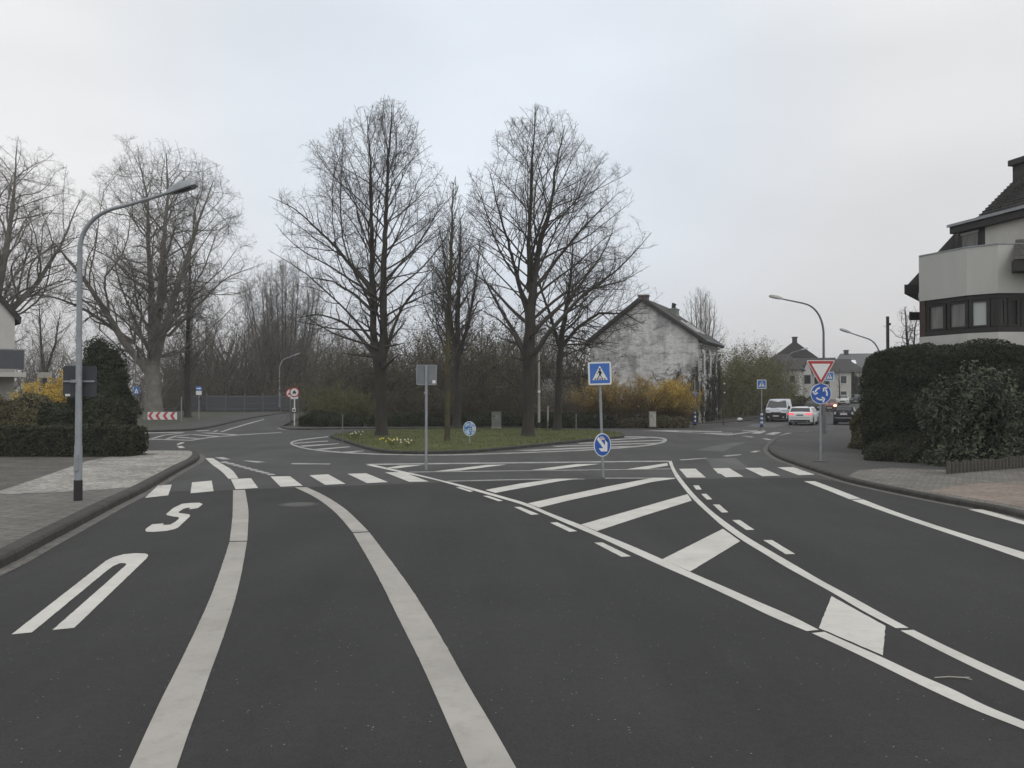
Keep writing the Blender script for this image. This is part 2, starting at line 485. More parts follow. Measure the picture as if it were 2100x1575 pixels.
# ------------------------------------------------------------------ ground, road, pavements, markings
def sheet(name, poly, z, mat_, thick=0.0, terrain=False, kind='structure', label=None, cat=None, joints=None):
    """flat polygon(s) (world xy) at height z; follows the terrain when asked"""
    polys = poly if isinstance(poly[0][0], (list, tuple, Vector)) else [poly]
    bm = bmesh.new()
    for pl in polys:
        vs = [bm.verts.new((p[0], p[1], 0)) for p in pl]
        f = bm.faces.new(vs)
        if f.normal.z < 0: f.normal_flip()
        f.normal_update()
        if f.normal.z < 0: f.normal_flip()
    if terrain:
        bmesh.ops.triangulate(bm, faces=bm.faces[:])
        ys = [v.co.y for v in bm.verts]; xs = [v.co.x for v in bm.verts]
        y0, y1 = max(66, min(ys)), min(215, max(ys))
        y = math.ceil(y0 / 6) * 6
        while y < y1:
            bmesh.ops.bisect_plane(bm, geom=bm.verts[:] + bm.edges[:] + bm.faces[:], plane_co=(0, y, 0), plane_no=(0, 1, 0))
            y += 6
        if max(ys) > 68:
            for x in range(6, 22, 3):
                bmesh.ops.bisect_plane(bm, geom=bm.verts[:] + bm.edges[:] + bm.faces[:], plane_co=(x, 0, 0), plane_no=(1, 0, 0))
        for v in bm.verts: v.co.z = z + float(hgt(v.co.x, v.co.y))
    else:
        for v in bm.verts: v.co.z = z
    if thick:
        r = bmesh.ops.extrude_face_region(bm, geom=bm.faces[:])
        for g in r['geom']:
            if isinstance(g, bmesh.types.BMVert): g.co.z -= thick
        bmesh.ops.recalc_face_normals(bm, faces=bm.faces[:])
    else:
        for f in bm.faces:
            f.normal_update()
            if f.normal.z < 0: f.normal_flip()
    me = bpy.data.meshes.new(name); bm.to_mesh(me); bm.free()
    me.materials.append(mat_)
    o = bpy.data.objects.new(name, me); col.objects.link(o)
    return tag(o, label, cat, None, kind)

def offset_line(pts, d):
    """polyline moved d to its left"""
    out = []
    n = len(pts)
    for i in range(n):
        a, b = Vector(pts[max(i - 1, 0)][:2]), Vector(pts[min(i + 1, n - 1)][:2])
        t = (b - a).normalized()
        out.append(Vector((pts[i][0] - t.y * d, pts[i][1] + t.x * d)))
    return out

def resample(pts, step):
    pts = [Vector(p[:2]) for p in pts]
    out = [pts[0]]
    for a, b in zip(pts, pts[1:]):
        k = max(1, int((b - a).length / step))
        out += [a.lerp(b, i / k) for i in range(1, k + 1)]
    return out

def smooth_line(pts, it=2):
    pts = [Vector(p[:2]) for p in pts]
    for _ in range(it):
        q = [pts[0]]
        for a, b in zip(pts, pts[1:]):
            q += [a.lerp(b, 0.25), a.lerp(b, 0.75)]
        q.append(pts[-1]); pts = q
    return pts

def kerb(name, line, width, height, mat_, side=1, stone=1.0, dropz=None):
    """kerb stones set along a polyline, small joints between them, rounded top edge"""
    line = resample(line, stone)
    mb = MB()
    for a, b in zip(line, line[1:]):
        t = (b - a); L = t.length
        if L < 0.02: continue
        t.normalize()
        n = Vector((-t.y, t.x)) * side
        a2, b2 = a + t * 0.006, b - t * 0.006
        prof = [(0, -0.25), (0, height * 0.72), (0.03, height * 0.95), (0.055, height), (width, height + 0.004), (width, -0.25)]
        vs = []
        for p in (a2, b2):
            h = float(hgt(p.x, p.y))
            for w, z in prof: vs.append((p.x + n.x * w, p.y + n.y * w, z + h))
        k = len(prof)
        fs = [(i, (i + 1) % k, k + (i + 1) % k, k + i) for i in range(k)] + [tuple(range(k)), tuple(range(2 * k - 1, k - 1, -1))]
        mb.add(vs, fs)
    o = mb.build(name, mat_)
    return tag(o, kind='structure')

# --- kerb lines (road edge), traced on the ground plane
c1 = lambda pts: crop(0, 900, 3.75, pts)
left_k = [(-5.4, -6), (-5.9, 4), (-6.35, 8)] + [tuple(p) for p in GP(c1([(0, 1010), (300, 840), (600, 680), (900, 515), (1060, 440), (1250, 330), (1400, 240), (1500, 190), (1530, 160), (1535, 145)]))]
tip = GP([(407, 934), (402, 931), (390, 929), (360, 929.5)])
left_k += [tuple(p) for p in tip]
tipx = left_k[-1]
left_k += [(tipx[0] - 6, tipx[1] - 0.4), (tipx[0] - 40, tipx[1] - 3)]
right_k = GP([(2100, 1061), (1948, 1034), (1833, 1011), (1738, 990), (1681, 971), (1624, 952), (1590, 939), (1574, 925), (1577, 915), (1586, 907), (1596, 899), (1612, 893.5), (1650, 890), (1690, 887.5), (1720, 884)])
right_k = [(7.0, -6), (7.9, 4), (8.6, 10)] + [tuple(p) for p in right_k]
SD = Vector((26.4, 60)).normalized()                       # direction of the right hand street
SN = Vector((SD.y, -SD.x))                                 # to its right
r_end = Vector(right_k[-1])
right_k += [tuple(r_end + Vector((3.4, 2.2))), tuple(r_end + Vector((5.6, 6.5))), tuple(r_end + Vector((5.6, 6.5)) + SD * 130)]
far_k = GP([(575, 877.5), (585, 881), (602, 882.5), (700, 881), (900, 879.5), (1100, 878.5), (1300, 877.5), (1380, 875), (1440, 870)])
pL = Vector(far_k[-1])
street_w = 10.0
# left kerb of the right hand street
far_k = [tuple(p) for p in far_k] + [tuple(pL + SD * 5 + Vector((1.5, -1.0))), tuple(pL + SD * 13 + Vector((2.4, -1.4))), tuple(pL + SD * 150 + Vector((2.0, 0)))]
side_r = GP([(575, 877.5), (610, 858), (655, 838)])
side_r = [tuple(p) for p in side_r] + [(side_r[-1][0] + 18, side_r[-1][1] + 70)]
side_l = GP([(-120, 889), (285, 886.5), (350, 885), (400, 882.5), (440, 876), (500, 861), (550, 852), (600, 845.5), (640, 838)])
side_l = [tuple(p) for p in side_l] + [(side_l[-1][0] + 18, side_l[-1][1] + 70)]

left_s, right_s = smooth_line(left_k), smooth_line(right_k)
far_s, sl_s, sr_s = smooth_line(far_k), smooth_line(side_l), smooth_line(side_r)

def grid(name, xs, ys, z, mat_):
    vs = [(x, y, z + float(hgt(x, y))) for y in ys for x in xs]
    nx = len(xs)
    fs = [(j * nx + i, j * nx + i + 1, (j + 1) * nx + i + 1, (j + 1) * nx + i) for j in range(len(ys) - 1) for i in range(nx - 1)]
    mb = MB().add(vs, fs)
    return tag(mb.build(name, mat_), kind='structure')

xs = [-3000, -800, -300, -120, -60, -30, -10, 6, 9, 12, 15, 18, 20, 30, 60, 120, 300, 800, 3000]
ys = [-400, -60, -10, 20, 50, 66, 72, 78, 84, 90, 100, 110, 120, 140, 160, 180, 210, 300, 500, 1000, 3500]
grid('ground', xs, ys, -0.06, M['ground'])

road_poly = [tuple(p) for p in left_s] + [tuple(p) for p in sl_s] + [tuple(p) for p in reversed(sr_s)] + [tuple(p) for p in far_s[1:]] + [tuple(p) for p in reversed(right_s)]
sheet('road', road_poly, 0.0, M['road'], terrain=True)

# darker, newer asphalt on our side of the crossing
zl = GP([(283, 1009), (440, 1006.5), (620, 999.5), (900, 990), (1250, 982), (1420, 982), (1660, 979.5), (1735, 991)])
dk = [p for p in left_s if p.y < zl[0].y - 0.15] + [tuple(p) for p in zl] + [p for p in reversed(right_s) if p.y < zl[-1].y - 0.2]
sheet('road_resurfacing', [tuple(p) for p in dk], 0.004, M['road_dark'])
r6 = lambda pts: crop(1360, 850, 5.25, pts)
sheet('road_repair', GP(r6([(455, 475), (780, 468), (850, 530), (930, 575), (860, 600), (540, 585)])), 0.004, M['road_patch'])
sheet('road_repair', GP(r6([(350, 385), (560, 335), (790, 300), (900, 300), (760, 345), (650, 400)])), 0.004, M['road_patch'])
sheet('road_repair', GP(r6([(900, 130), (960, 100), (1330, 90), (1340, 110), (1180, 140), (1000, 138)])), 0.004, M['road_patch'])

# pavements
slab_z = 0.125
KW = 0.16
slab_l = 0.157
KL = 0.25
lk_in = offset_line(left_s, KL - 0.02)
left_pave = [tuple(p) for p in lk_in] + [(-55, lk_in[-1].y), (-55, -6)]
sheet('pavement', left_pave, slab_l - 0.004, M['slab'])
cob = [p for p in lk_in if 19.6 < p.y < 33.4]
cob_poly = [tuple(p) for p in cob] + [tuple(p) for p in GP([(330, 940), (230, 945), (180, 955), (60, 1000), (0, 1021), (-40, 1030), (150, 1023)])]
sheet('pavement_cobbles', cob_poly, slab_l + 0.002, M['cobble'])
drv = GP([(-700, 1021), (0, 1019), (58, 999), (178, 954), (228, 944), (330, 939), (392, 936), (385, 930), (-700, 938)])
sheet('driveway', drv, slab_l + 0.0, M['drive'])
for a, b in (((-500, 957), (152, 957)), ((-500, 975), (118, 971))):
    pa, pb = G(*a), G(*b)
    n = Vector((-(pb - pa).y, (pb - pa).x, 0)).normalized() * 0.09
    sheet('driveway_edging', [(pa - n).to_2d(), (pb - n).to_2d(), (pb + n).to_2d(), (pa + n).to_2d()], slab_l + 0.008, M['slab'])
rk_in = offset_line(right_s, -(KW - 0.02))
right_pave = [tuple(p) for p in rk_in if p.y < 66] + [(45, 66), (45, -6)]
sheet('pavement', right_pave, slab_z - 0.004, M['foot_asphalt'])
wp = [p for p in rk_in if p.y < 23.5]
sheet('pavement_slabs', [tuple(p) for p in wp] + [tuple(p) for p in GP([(1740, 985), (1760, 973), (1830, 968), (1945, 973), (2105, 966)])] + [(26, 26), (26, -6)], slab_z + 0.001, M['slab_r'])
sheet('pavement_blocks', GP([(1900, 1018), (2000, 1002), (2110, 998), (2600, 1000), (2700, 1120), (2110, 1056), (1985, 1033)]), slab_z + 0.006, M['brick_pave'])
far_in = offset_line(far_s, KW - 0.02)
fi = [p for p in far_in if p.y < 150]
far_out = offset_line(fi, 2.3)
fp = [tuple(p) for p in fi] + [tuple(p) for p in reversed(far_out)]
sheet('pavement', fp, slab_z - 0.004, M['foot_asphalt'], terrain=True)
# the right hand pavement of the street further on
rfar = [p for p in rk_in if p.y >= 64 and p.y < 150]
sheet('pavement', [tuple(p) for p in rfar] + [tuple(p) for p in reversed(offset_line(rfar, -2.2))], slab_z - 0.006, M['foot_asphalt'], terrain=True)
sl_in = offset_line(sl_s, KW - 0.02)
sl_out = offset_line(sl_s, 3.4)
sheet('pavement', [tuple(p) for p in sl_in] + [tuple(p) for p in reversed(sl_out)], slab_z - 0.004, M['foot_asphalt'])
so2 = offset_line(sl_s, 3.3)
sheet('verge', [tuple(p) for p in so2] + [(so2[-1].x - 60, 190), (-110, 190), (-110, so2[0].y)], slab_z - 0.03, M['verge'])

kerb('kerb', left_s, KL, slab_l, M['kerb'], 1, 1.0)
kerb('kerb', right_s, KW, slab_z, M['kerb'], -1, 1.0)
kerb('kerb', far_s, KW, slab_z, M['kerb'], 1, 1.5)
kerb('kerb', sl_s, KW, slab_z, M['kerb'], 1, 1.5)
kerb('kerb', sr_s, KW, slab_z, M['kerb'], -1, 1.5)
def strip(name, line, a, b, z, mat_, side):
    l1, l2 = offset_line(line, a * side), offset_line(line, b * side)
    return sheet(name, [tuple(p) for p in l1] + [tuple(p) for p in reversed(l2)], z, mat_, terrain=True)
strip('gutter', [p for p in left_s if p.y < 34], -0.005, -0.20, 0.0075, M['gutter'], 1)
strip('gutter', [p for p in right_s if p.y < 48], -0.005, -0.20, 0.0075, M['gutter'], -1)
strip('gutter', [p for p in far_s if p.y < 75], -0.005, -0.28, 0.0065, M['kerb_light'], 1)

# --- roundabout island: kerb ring, domed lawn
r7 = lambda pts: crop(560, 860, 2.442, pts)
isl_px = r7([(285, 92), (340, 110), (430, 140), (500, 160), (570, 171), (700, 176), (900, 172), (1050, 165), (1200, 150), (1500, 119), (1700, 98), (1775, 88)]) + [(1262, 889.5), (1180, 886.5), (1060, 884.5), (920, 884.5), (800, 886), (720, 890)]
isl = GP(isl_px)
isl_s = smooth_line(list(isl) + [isl[0]], 2)[:-1]
isl_c = sum((Vector(p) for p in isl_s), Vector((0, 0))) / len(isl_s)
isl_cc = isl_s if sum((b - a).x * (b + a).y for a, b in zip(isl_s, isl_s[1:] + isl_s[:1])) < 0 else list(reversed(isl_s))
kerb('island_kerb', isl_cc + [isl_cc[0]], 0.14, 0.13, M['kerb'], 1, 0.9)
ring = offset_line([isl_cc[-1]] + isl_cc + [isl_cc[0]], 0.13)[1:-1]
def island_z(x, y):
    p = Vector((x, y))
    d = min((p - q).length for q in ring)
    return 0.125 + 0.16 * (1 - math.exp(-d / 2.2))
mb = MB()
levels = [1.0, 0.97, 0.9, 0.8, 0.65, 0.5, 0.3, 0.12]
n = len(ring)
vs = []
for s in levels:
    for q in ring:
        p = isl_c + (q - isl_c) * s
        vs.append((p.x, p.y, 0.118 if s == 1 else island_z(p.x, p.y)))
vs.append((isl_c.x, isl_c.y, island_z(*isl_c)))
fs = []
for i in range(len(levels) - 1):
    for j in range(n):
        fs.append((i * n + j, i * n + (j + 1) % n, (i + 1) * n + (j + 1) % n, (i + 1) * n + j))
for j in range(n): fs.append(((len(levels) - 1) * n + j, (len(levels) - 1) * n + (j + 1) % n, len(levels) * n))
mb.add(vs, fs)
tag(mb.build('island_lawn', M['lawn'], smooth_ang=60), kind='structure')
rng0 = np.random.default_rng(5)
V, Fc = [], []
ringa = np.array([tuple(p) for p in ring])
def inside(px, py):
    c = np.zeros(len(px), bool)
    j = len(ringa) - 1
    for i in range(len(ringa)):
        xi, yi = ringa[i]; xj, yj = ringa[j]
        hit = ((yi > py) != (yj > py)) & (px < (xj - xi) * (py - yi) / (yj - yi + 1e-12) + xi)
        c ^= hit; j = i
    return c
N = 26000
gx = rng0.uniform(ringa[:, 0].min(), ringa[:, 0].max(), N); gy = rng0.uniform(ringa[:, 1].min(), ringa[:, 1].max(), N)
k = inside(gx, gy); gx, gy = gx[k], gy[k]
dmin = np.min(np.hypot(gx[:, None] - ringa[None, :, 0], gy[:, None] - ringa[None, :, 1]), axis=1)
gz = 0.125 + 0.16 * (1 - np.exp(-dmin / 2.2)) - 0.02
edge = np.exp(-dmin / 0.7)
h = rng0.uniform(0.05, 0.11, len(gx)) * (1 + 1.1 * edge * rng0.uniform(0, 1, len(gx)))
a = rng0.uniform(0, 2 * np.pi, len(gx)); w = 0.018
P0 = np.stack([gx - w * np.cos(a), gy - w * np.sin(a), gz], 1); P1 = np.stack([gx + w * np.cos(a), gy + w * np.sin(a), gz], 1)
P2 = np.stack([gx + rng0.normal(0, .04, len(gx)), gy + rng0.normal(0, .04, len(gx)), gz + h], 1)
V = np.concatenate([P0, P1, P2]); m_ = len(gx)
tag(np_mesh('grass', [(V, np.stack([np.arange(m_), np.arange(m_) + m_, np.arange(m_) + 2 * m_], 1))], M['blade']), 'short spring grass growing on the roundabout island', 'grass', kind='stuff')

# --- markings (sheets a few millimetres above the asphalt)
MZ = 0.0085
rjit = random.Random(77)
def ragged(poly):
    # paint edges are never quite straight: break them up by a few millimetres
    out = []
    n_ = len(poly)
    for i in range(n_):
        a_, b_ = Vector(poly[i]), Vector(poly[(i + 1) % n_])
        L_ = (b_ - a_).length
        far = max(1.0, ((a_ + b_) / 2).length / 14)
        k_ = max(1, min(60, int(L_ / (0.07 * far))))
        nv = Vector((-(b_ - a_).y, (b_ - a_).x)); nv = nv / (nv.length + 1e-9)
        out.append(a_)
        for j in range(1, k_): out.append(a_.lerp(b_, j / k_) + nv * rjit.gauss(0, .0016))
    return [tuple(p) for p in out]
def mark(pix, mat_=None, name='road_marking', z=MZ, terrain=False):
    polys = [GP(p) for p in pix] if isinstance(pix[0][0], (tuple, list)) else [GP(pix)]
    return sheet(name, [ragged(p) for p in polys], z, mat_ or M['paint'], terrain=terrain)

def chaikin(pts, it=3):
    if len(pts) < 4: return list(pts)
    for _ in range(it):
        q = [pts[0]]
        for a, b in zip(pts, pts[1:]):
            q += [(a[0] * .75 + b[0] * .25, a[1] * .75 + b[1] * .25), (a[0] * .25 + b[0] * .75, a[1] * .25 + b[1] * .75)]
        q.append(pts[-1]); pts = q
    return list(pts)
def relax(pts, it=2):
    # digitising scatter out of the long edges
    pts = [tuple(p) for p in pts]
    for _ in range(it):
        pts = [pts[0]] + [((a[0] + 2 * b[0] + c[0]) / 4, (a[1] + 2 * b[1] + c[1]) / 4) for a, b, c in zip(pts, pts[1:], pts[2:])] + [pts[-1]]
    return pts
def band(left, right):
    return chaikin(list(left)) + list(reversed(chaikin(list(right))))

r1 = lambda pts: crop(0, 1100, 3.316, pts)
r2 = lambda pts: crop(560, 1000, 2.739, pts)
r3 = lambda pts: crop(900, 930, 3.75, pts)
r4 = lambda pts: crop(1180, 1060, 3.75, pts)
r5 = lambda pts: crop(1540, 1180, 3.75, pts)
c2 = lambda pts: crop(280, 900, 3.387, pts)
c3 = lambda pts: crop(700, 900, 2.9167, pts)
c4 = lambda pts: crop(1300, 880, 2.625, pts)
cb = lambda pts: crop(250, 700, 5.0, pts)
# lane bands either side of our lane
mark([band([(478, 1006), (477, 1060), (471, 1110.5)], [(502.5, 1005), (509, 1040), (510, 1060), (507, 1110)]),
      band([(470.6, 1112.3), (452, 1172), (428, 1236), (392, 1314), (356, 1386.5), (331, 1435), (301.6, 1498), (267, 1575), (200, 1720)],
           [(506.4, 1111.7), (497.6, 1166), (482.5, 1233), (454, 1320), (430, 1383.5), (413, 1435), (392, 1489), (363.4, 1575), (312, 1720)])], M['paint_warm'], 'lane_line')
mark(band(c2([(478, 135), (525, 182), (590, 225), (640, 280)]), c2([(530, 135), (600, 180), (665, 215), (708, 277)])), M['paint'], 'lane_line')
mark([band(r2([(122, 0), (240, 55), (340, 130), (400, 195), (446, 253)]), r2([(190, 0), (290, 45), (400, 115), (470, 180), (536, 248)])),
      band(r2([(449, 258), (590, 500), (700, 730), (820, 965), (925, 1200), (1020, 1420), (1088, 1575), (1250, 1950)]),
           r2([(540, 253), (690, 450), (810, 620), (960, 870), (1100, 1125), (1230, 1340), (1362, 1575), (1570, 1950)]))], M['paint_warm'], 'lane_line')
# bus lane lettering
mark([r1([(78, 672), (720, 170), (770, 145), (840, 125), (920, 118), (985, 120), (1003, 125), (1008, 134), (998, 152), (505, 627), (357, 642), (852, 204), (859, 195), (856, 189), (845, 186), (815, 186), (770, 205), (735, 230), (217, 658)]),
      c1([(1120, 697), (1170, 660), (1240, 655), (1258, 652), (1250, 664), (1280, 665), (1312, 662), (1350, 640), (1376, 617), (1376, 608), (1362, 603), (1330, 600), (1285, 590), (1278, 582), (1332, 535), (1400, 502), (1470, 495), (1535, 494), (1560, 505), (1522, 535), (1455, 545), (1465, 533), (1440, 533), (1410, 541), (1372, 566), (1378, 573), (1450, 583), (1463, 590), (1458, 602), (1370, 685), (1340, 698), (1280, 711), (1180, 719), (1128, 718), (1118, 710)])], M['paint'], 'road_lettering')
# zebra stripes
for q in ([(58, 413), (148, 327), (245, 320), (220, 395)], [(375, 381), (385, 305), (522, 292), (535, 366)], [(688, 353), (655, 283), (795, 275), (845, 344)],
          [(1000, 335), (930, 264), (1066, 262), (1155, 328)], [(1310, 322), (1200, 255), (1330, 248), (1452, 315)], [(1602, 310), (1465, 245), (1595, 241), (1748, 303)],
          [(1895, 301), (1725, 235), (1850, 232), (2030, 299)]):
    mark(c2(q), M['paint'], 'zebra_stripe', z=MZ + 0.002)
for q in ([(172, 588), (348, 585), (460, 682), (255, 683)], [(535, 583), (710, 580), (865, 672), (675, 678), (620, 642), (585, 636), (580, 625)], [(880, 578), (1060, 576), (1260, 662), (1068, 668)], [(1230, 572), (1400, 568), (1635, 650), (1460, 657)]):
    mark(r6(q), M['paint'], 'zebra_stripe')
for q in ([(940, 205), (1020, 182), (1115, 183), (1040, 208)], [(1095, 215), (1190, 190), (1275, 195), (1190, 220)], [(1255, 228), (1340, 200), (1435, 203), (1350, 230)], [(1430, 245), (1550, 208), (1620, 210), (1490, 250)]):
    mark(r6(q), M['paint_old'], 'zebra_stripe')
# dashes of the cycle line and give way line on the left
dash = [c2([(540, 131), (600, 128), (655, 143), (600, 145)]), c2([(735, 153), (775, 152), (905, 163), (830, 166)]), c2([(1072, 172), (1110, 170), (1350, 174), (1340, 179), (1080, 178)])]
for i in range(9):
    t = i / 9
    x0, y0 = 575 + t * 360, 161 + t * 95
    dash.append(c2([(x0, y0), (x0 + 48, y0 - 3), (x0 + 75, y0 + 5.5), (x0 + 26, y0 + 8.5)]))
mark(dash, M['paint_old'], 'dashed_line')
# splitter island in front: outline, bars
up = r3([(-150, 168), (0, 203), (80, 222), (200, 250), (340, 290), (500, 335), (680, 385), (860, 465), (1090, 550)]) + r4([(170, 120), (420, 220), (670, 330), (880, 428), (1200, 565), (1400, 655), (1650, 760), (1872, 875)])
lo = r3([(-165, 174), (0, 212), (100, 240), (200, 268), (330, 305), (470, 345), (660, 400), (840, 480), (1060, 575)]) + r4([(150, 145), (400, 260), (660, 380), (960, 510), (1300, 670), (1500, 770), (1780, 885)])
lead_u = c3([(175, 152), (345, 190), (470, 217)]); lead_l = c3([(150, 158), (330, 197), (455, 222)])
mark(band(lead_u + up[1:], lead_l + lo[1:]), M['paint'], 'hatched_island_line')
mark(band(r5([(565, 440), (800, 545), (1020, 640), (1300, 775), (1550, 880), (1800, 1010), (2100, 1130), (2700, 1390)]), r5([(468, 450), (700, 555), (1000, 700), (1300, 850), (1600, 990), (1800, 1075), (2100, 1190), (2700, 1450)])), M['paint'], 'hatched_island_line')
mark(band(r3([(1765, 62), (1790, 125), (1820, 185), (1880, 265), (1920, 315), (1990, 390), (2100, 490)]) + r4([(1130, 75), (1290, 190), (1450, 285), (1600, 380), (1800, 490), (2000, 600)]) + r5([(850, 275), (1115, 412)]),
          r3([(1790, 58), (1810, 115), (1855, 185), (1940, 290), (1990, 345), (2100, 450)]) + r4([(1200, 75), (1330, 165), (1500, 265), (1750, 410), (1900, 500), (2100, 605)]) + r5([(1000, 295), (1213, 410)])), M['paint'], 'hatched_island_line')
mark(band(r5([(1150, 430), (1400, 560), (1700, 710), (2100, 895), (2600, 1125)]), r5([(1250, 425), (1500, 550), (1800, 690), (2100, 825), (2600, 1050)])), M['paint'], 'hatched_island_line')
mark([c3([(135, 152), (170, 150), (1955, 131), (1975, 137), (185, 157)]), c3([(400, 198), (1990, 179), (1990, 182), (415, 202)]), r3([(60, 212), (300, 206), (700, 197), (1120, 196), (1120, 201), (700, 203), (300, 212), (70, 217)]), r3([(1275, 189), (1815, 188), (1820, 193), (1275, 194)])], M['paint_old'], 'hatched_island_edge', z=MZ - 0.002)
cq = lambda pts: crop(980, 940, 4.565, pts)
bars = [cq([(70, 298), (400, 238), (740, 193), (945, 192), (760, 217), (500, 264), (300, 300), (165, 327)]), cq([(465, 425), (860, 340), (1250, 258), (1640, 184), (1845, 186), (1845, 192), (1620, 225), (1400, 280), (1200, 322), (860, 395), (575, 465)]), r3([(1092, 550), (1500, 433), (1912, 315), (1945, 365), (1600, 474), (1215, 600)]),
        r4([(668, 330), (1135, 95), (1268, 190), (882, 425)]), r5([(620, 165), (1035, 395), (1015, 622), (522, 410)]), c3([(265, 176), (350, 161), (490, 157), (330, 178)]), c3([(555, 196), (870, 157), (990, 155), (710, 191)]),
        r3([(710, 128), (1060, 83), (1240, 81), (880, 126)]), r3([(1440, 123), (1757, 75), (1762, 95), (1610, 120)])]
mark(bars, M['paint'], 'hatch_bars')
mark([c3([(685, 292), (712, 291), (790, 315), (768, 319)]), r3([(338, 328), (380, 328), (495, 366), (460, 370)]), r3([(578, 414), (625, 413), (770, 471), (710, 475)]), r3([(855, 535), (910, 532), (1065, 601), (1005, 606)]), r3([(1195, 690), (1258, 688), (1478, 795), (1405, 799)])], M['paint'], 'dashed_line')
mark([r3([(1955, 248), (1998, 247), (2022, 280), (1980, 280)]), c4([(362, 351), (390, 350), (422, 380), (393, 381)]), c4([(425, 408), (460, 408), (508, 450), (473, 451)]), r4([(1205, 28), (1265, 27), (1377, 103), (1315, 104)]), r4([(1445, 182), (1512, 182), (1690, 290), (1618, 291)])], M['paint'], 'dashed_line')
# right lane line and edge line
mark([band(c4([(915, 282), (1040, 330), (1162, 380)]), c4([(975, 282), (1100, 328), (1226, 377)])),
      band(c4([(1170, 383), (1300, 430), (1500, 500), (1800, 600), (2100, 705), (2600, 880)]), c4([(1234, 380), (1400, 445), (1700, 545), (2100, 665), (2600, 825)]))], M['paint'], 'lane_line')
mark(band(c4([(1800, 434), (1950, 475), (2100, 517), (2500, 620)]), c4([(1875, 434), (2000, 468), (2100, 499), (2500, 600)])), M['paint'], 'edge_line')
mark([r6([(170, 488), (465, 470), (470, 476), (200, 496)]), r6([(640, 450), (680, 440), (840, 431), (838, 439), (690, 455)]), r6([(930, 407), (990, 392), (1052, 392), (990, 412)])], M['paint_old'], 'give_way_dashes')
# far right arm
mark([r6([(-240, 176), (30, 172), (640, 183), (625, 189), (150, 184), (150, 188), (700, 217), (1085, 166), (1092, 172), (705, 226), (400, 205), (0, 183)]), r6([(420, 199), (740, 200), (750, 206), (500, 210)]), r6([(840, 175), (1090, 172), (1090, 178), (860, 180)]), r6([(840, 233), (870, 232), (982, 243), (950, 248)]), r6([(1062, 261), (1110, 259), (1172, 273), (1130, 279)])], M['paint_old'], 'far_markings')
mark(r6([(1172, 320), (1195, 280), (1245, 248), (1320, 237), (1420, 258), (1400, 264), (1320, 247), (1262, 258), (1222, 286), (1192, 322)]), M['paint_old'], 'kerb_line')
mark(r6([(1470, 205), (1555, 186), (1700, 205), (1800, 190), (1960, 160), (1960, 164), (1800, 198), (1700, 211), (1560, 193), (1500, 206)]), M['paint_old'], 'kerb_line', z=0.0095)
# left arm
mark([cb([(130, 996), (710, 1012), (890, 984), (1220, 956), (1640, 932), (1640, 937), (1220, 963), (900, 990), (715, 1020), (130, 1003)]), cb([(130, 938), (640, 932), (640, 938), (130, 945)]),
      cb([(290, 998), (420, 962), (600, 940), (640, 940), (450, 964), (325, 998)]), cb([(440, 1003), (545, 968), (690, 955), (700, 960), (570, 972), (478, 1004)]), cb([(530, 985), (600, 980), (805, 997), (750, 1001)]), cb([(690, 957), (750, 955), (1005, 973), (950, 979)]),
      cb([(800, 940), (900, 938), (1225, 959), (1150, 963)]), cb([(750, 917), (900, 912), (890, 918), (780, 923)]), cb([(1005, 930), (1100, 897), (1300, 838), (1450, 799), (1465, 802), (1310, 846), (1130, 898), (1035, 931)]), cb([(930, 930), (970, 912), (990, 914), (950, 932)]),
      cb([(160, 1007), (200, 1004), (235, 1014), (190, 1019)])], M['paint_old'], 'far_markings')
mark([cb([(560, 1058), (600, 1039), (648, 1036), (620, 1050), (570, 1063)]), cb([(564, 1077), (615, 1074), (648, 1094), (590, 1097)])], M['paint'], 'road_arrow')
# hatched noses of the roundabout island
cn = lambda pts: crop(560, 700, 4.773, pts)
ow = cn([(540, 938), (300, 965), (215, 980), (185, 1000), (220, 1017), (330, 1050), (600, 1080), (1000, 1101)]) + r7([(560, 174), (840, 179), (1100, 171), (1500, 156), (1800, 137), (1930, 119), (1962, 104), (1940, 95), (1850, 91), (1760, 91)])
oo = cn([(540, 930), (290, 957), (190, 975), (157, 1000), (200, 1024), (330, 1060), (600, 1091), (1000, 1110)]) + r7([(560, 178), (840, 183), (1100, 175), (1500, 161), (1800, 143), (1945, 124), (1982, 104), (1950, 90), (1850, 86), (1760, 86)])
mark(band(ow, oo), M['paint_old'], 'island_line', z=0.0065)
mark([cn([(195, 996), (540, 973), (540, 981), (215, 1004)]), cn([(255, 1026), (300, 1020), (650, 999), (640, 1007), (300, 1034)]), cn([(395, 1056), (760, 1028), (740, 1038), (470, 1064)]), cn([(680, 1083), (890, 1070), (880, 1078), (760, 1090)]),
      r7([(1210, 156), (1500, 143), (1780, 134), (1860, 135), (1500, 150), (1290, 159)]), r7([(1390, 134), (1600, 127), (1940, 117), (1940, 121), (1600, 133), (1420, 138)]), r7([(1520, 119), (1700, 111), (1960, 103), (1960, 107), (1700, 117), (1540, 123)]), r7([(1600, 106), (1850, 92), (1880, 94), (1650, 108)])], M['paint_old'], 'hatch_bars')

# manhole and drain
g = G(613, 1035.5)
mh = thing('manhole_cover', 'round iron manhole cover in the asphalt beside the right band of the lane', 'manhole', (g.x, g.y, 0.004))
mb = MB(); mb.prism(circle(0, 0, 0.42, 32), -0.02, 0.006); mb.build('rim', M['road'], mh)
mb = MB(); mb.prism(circle(0, 0, 0.31, 32), -0.02, 0.011); 
for i in range(-3, 4):
    mb.box((i * 0.07, 0, 0.012), (0.03, 0.4, 0.006))
mb.build('lid', mat('cast_iron_lid', (.085, .083, .078), .7, .2, 12), mh)

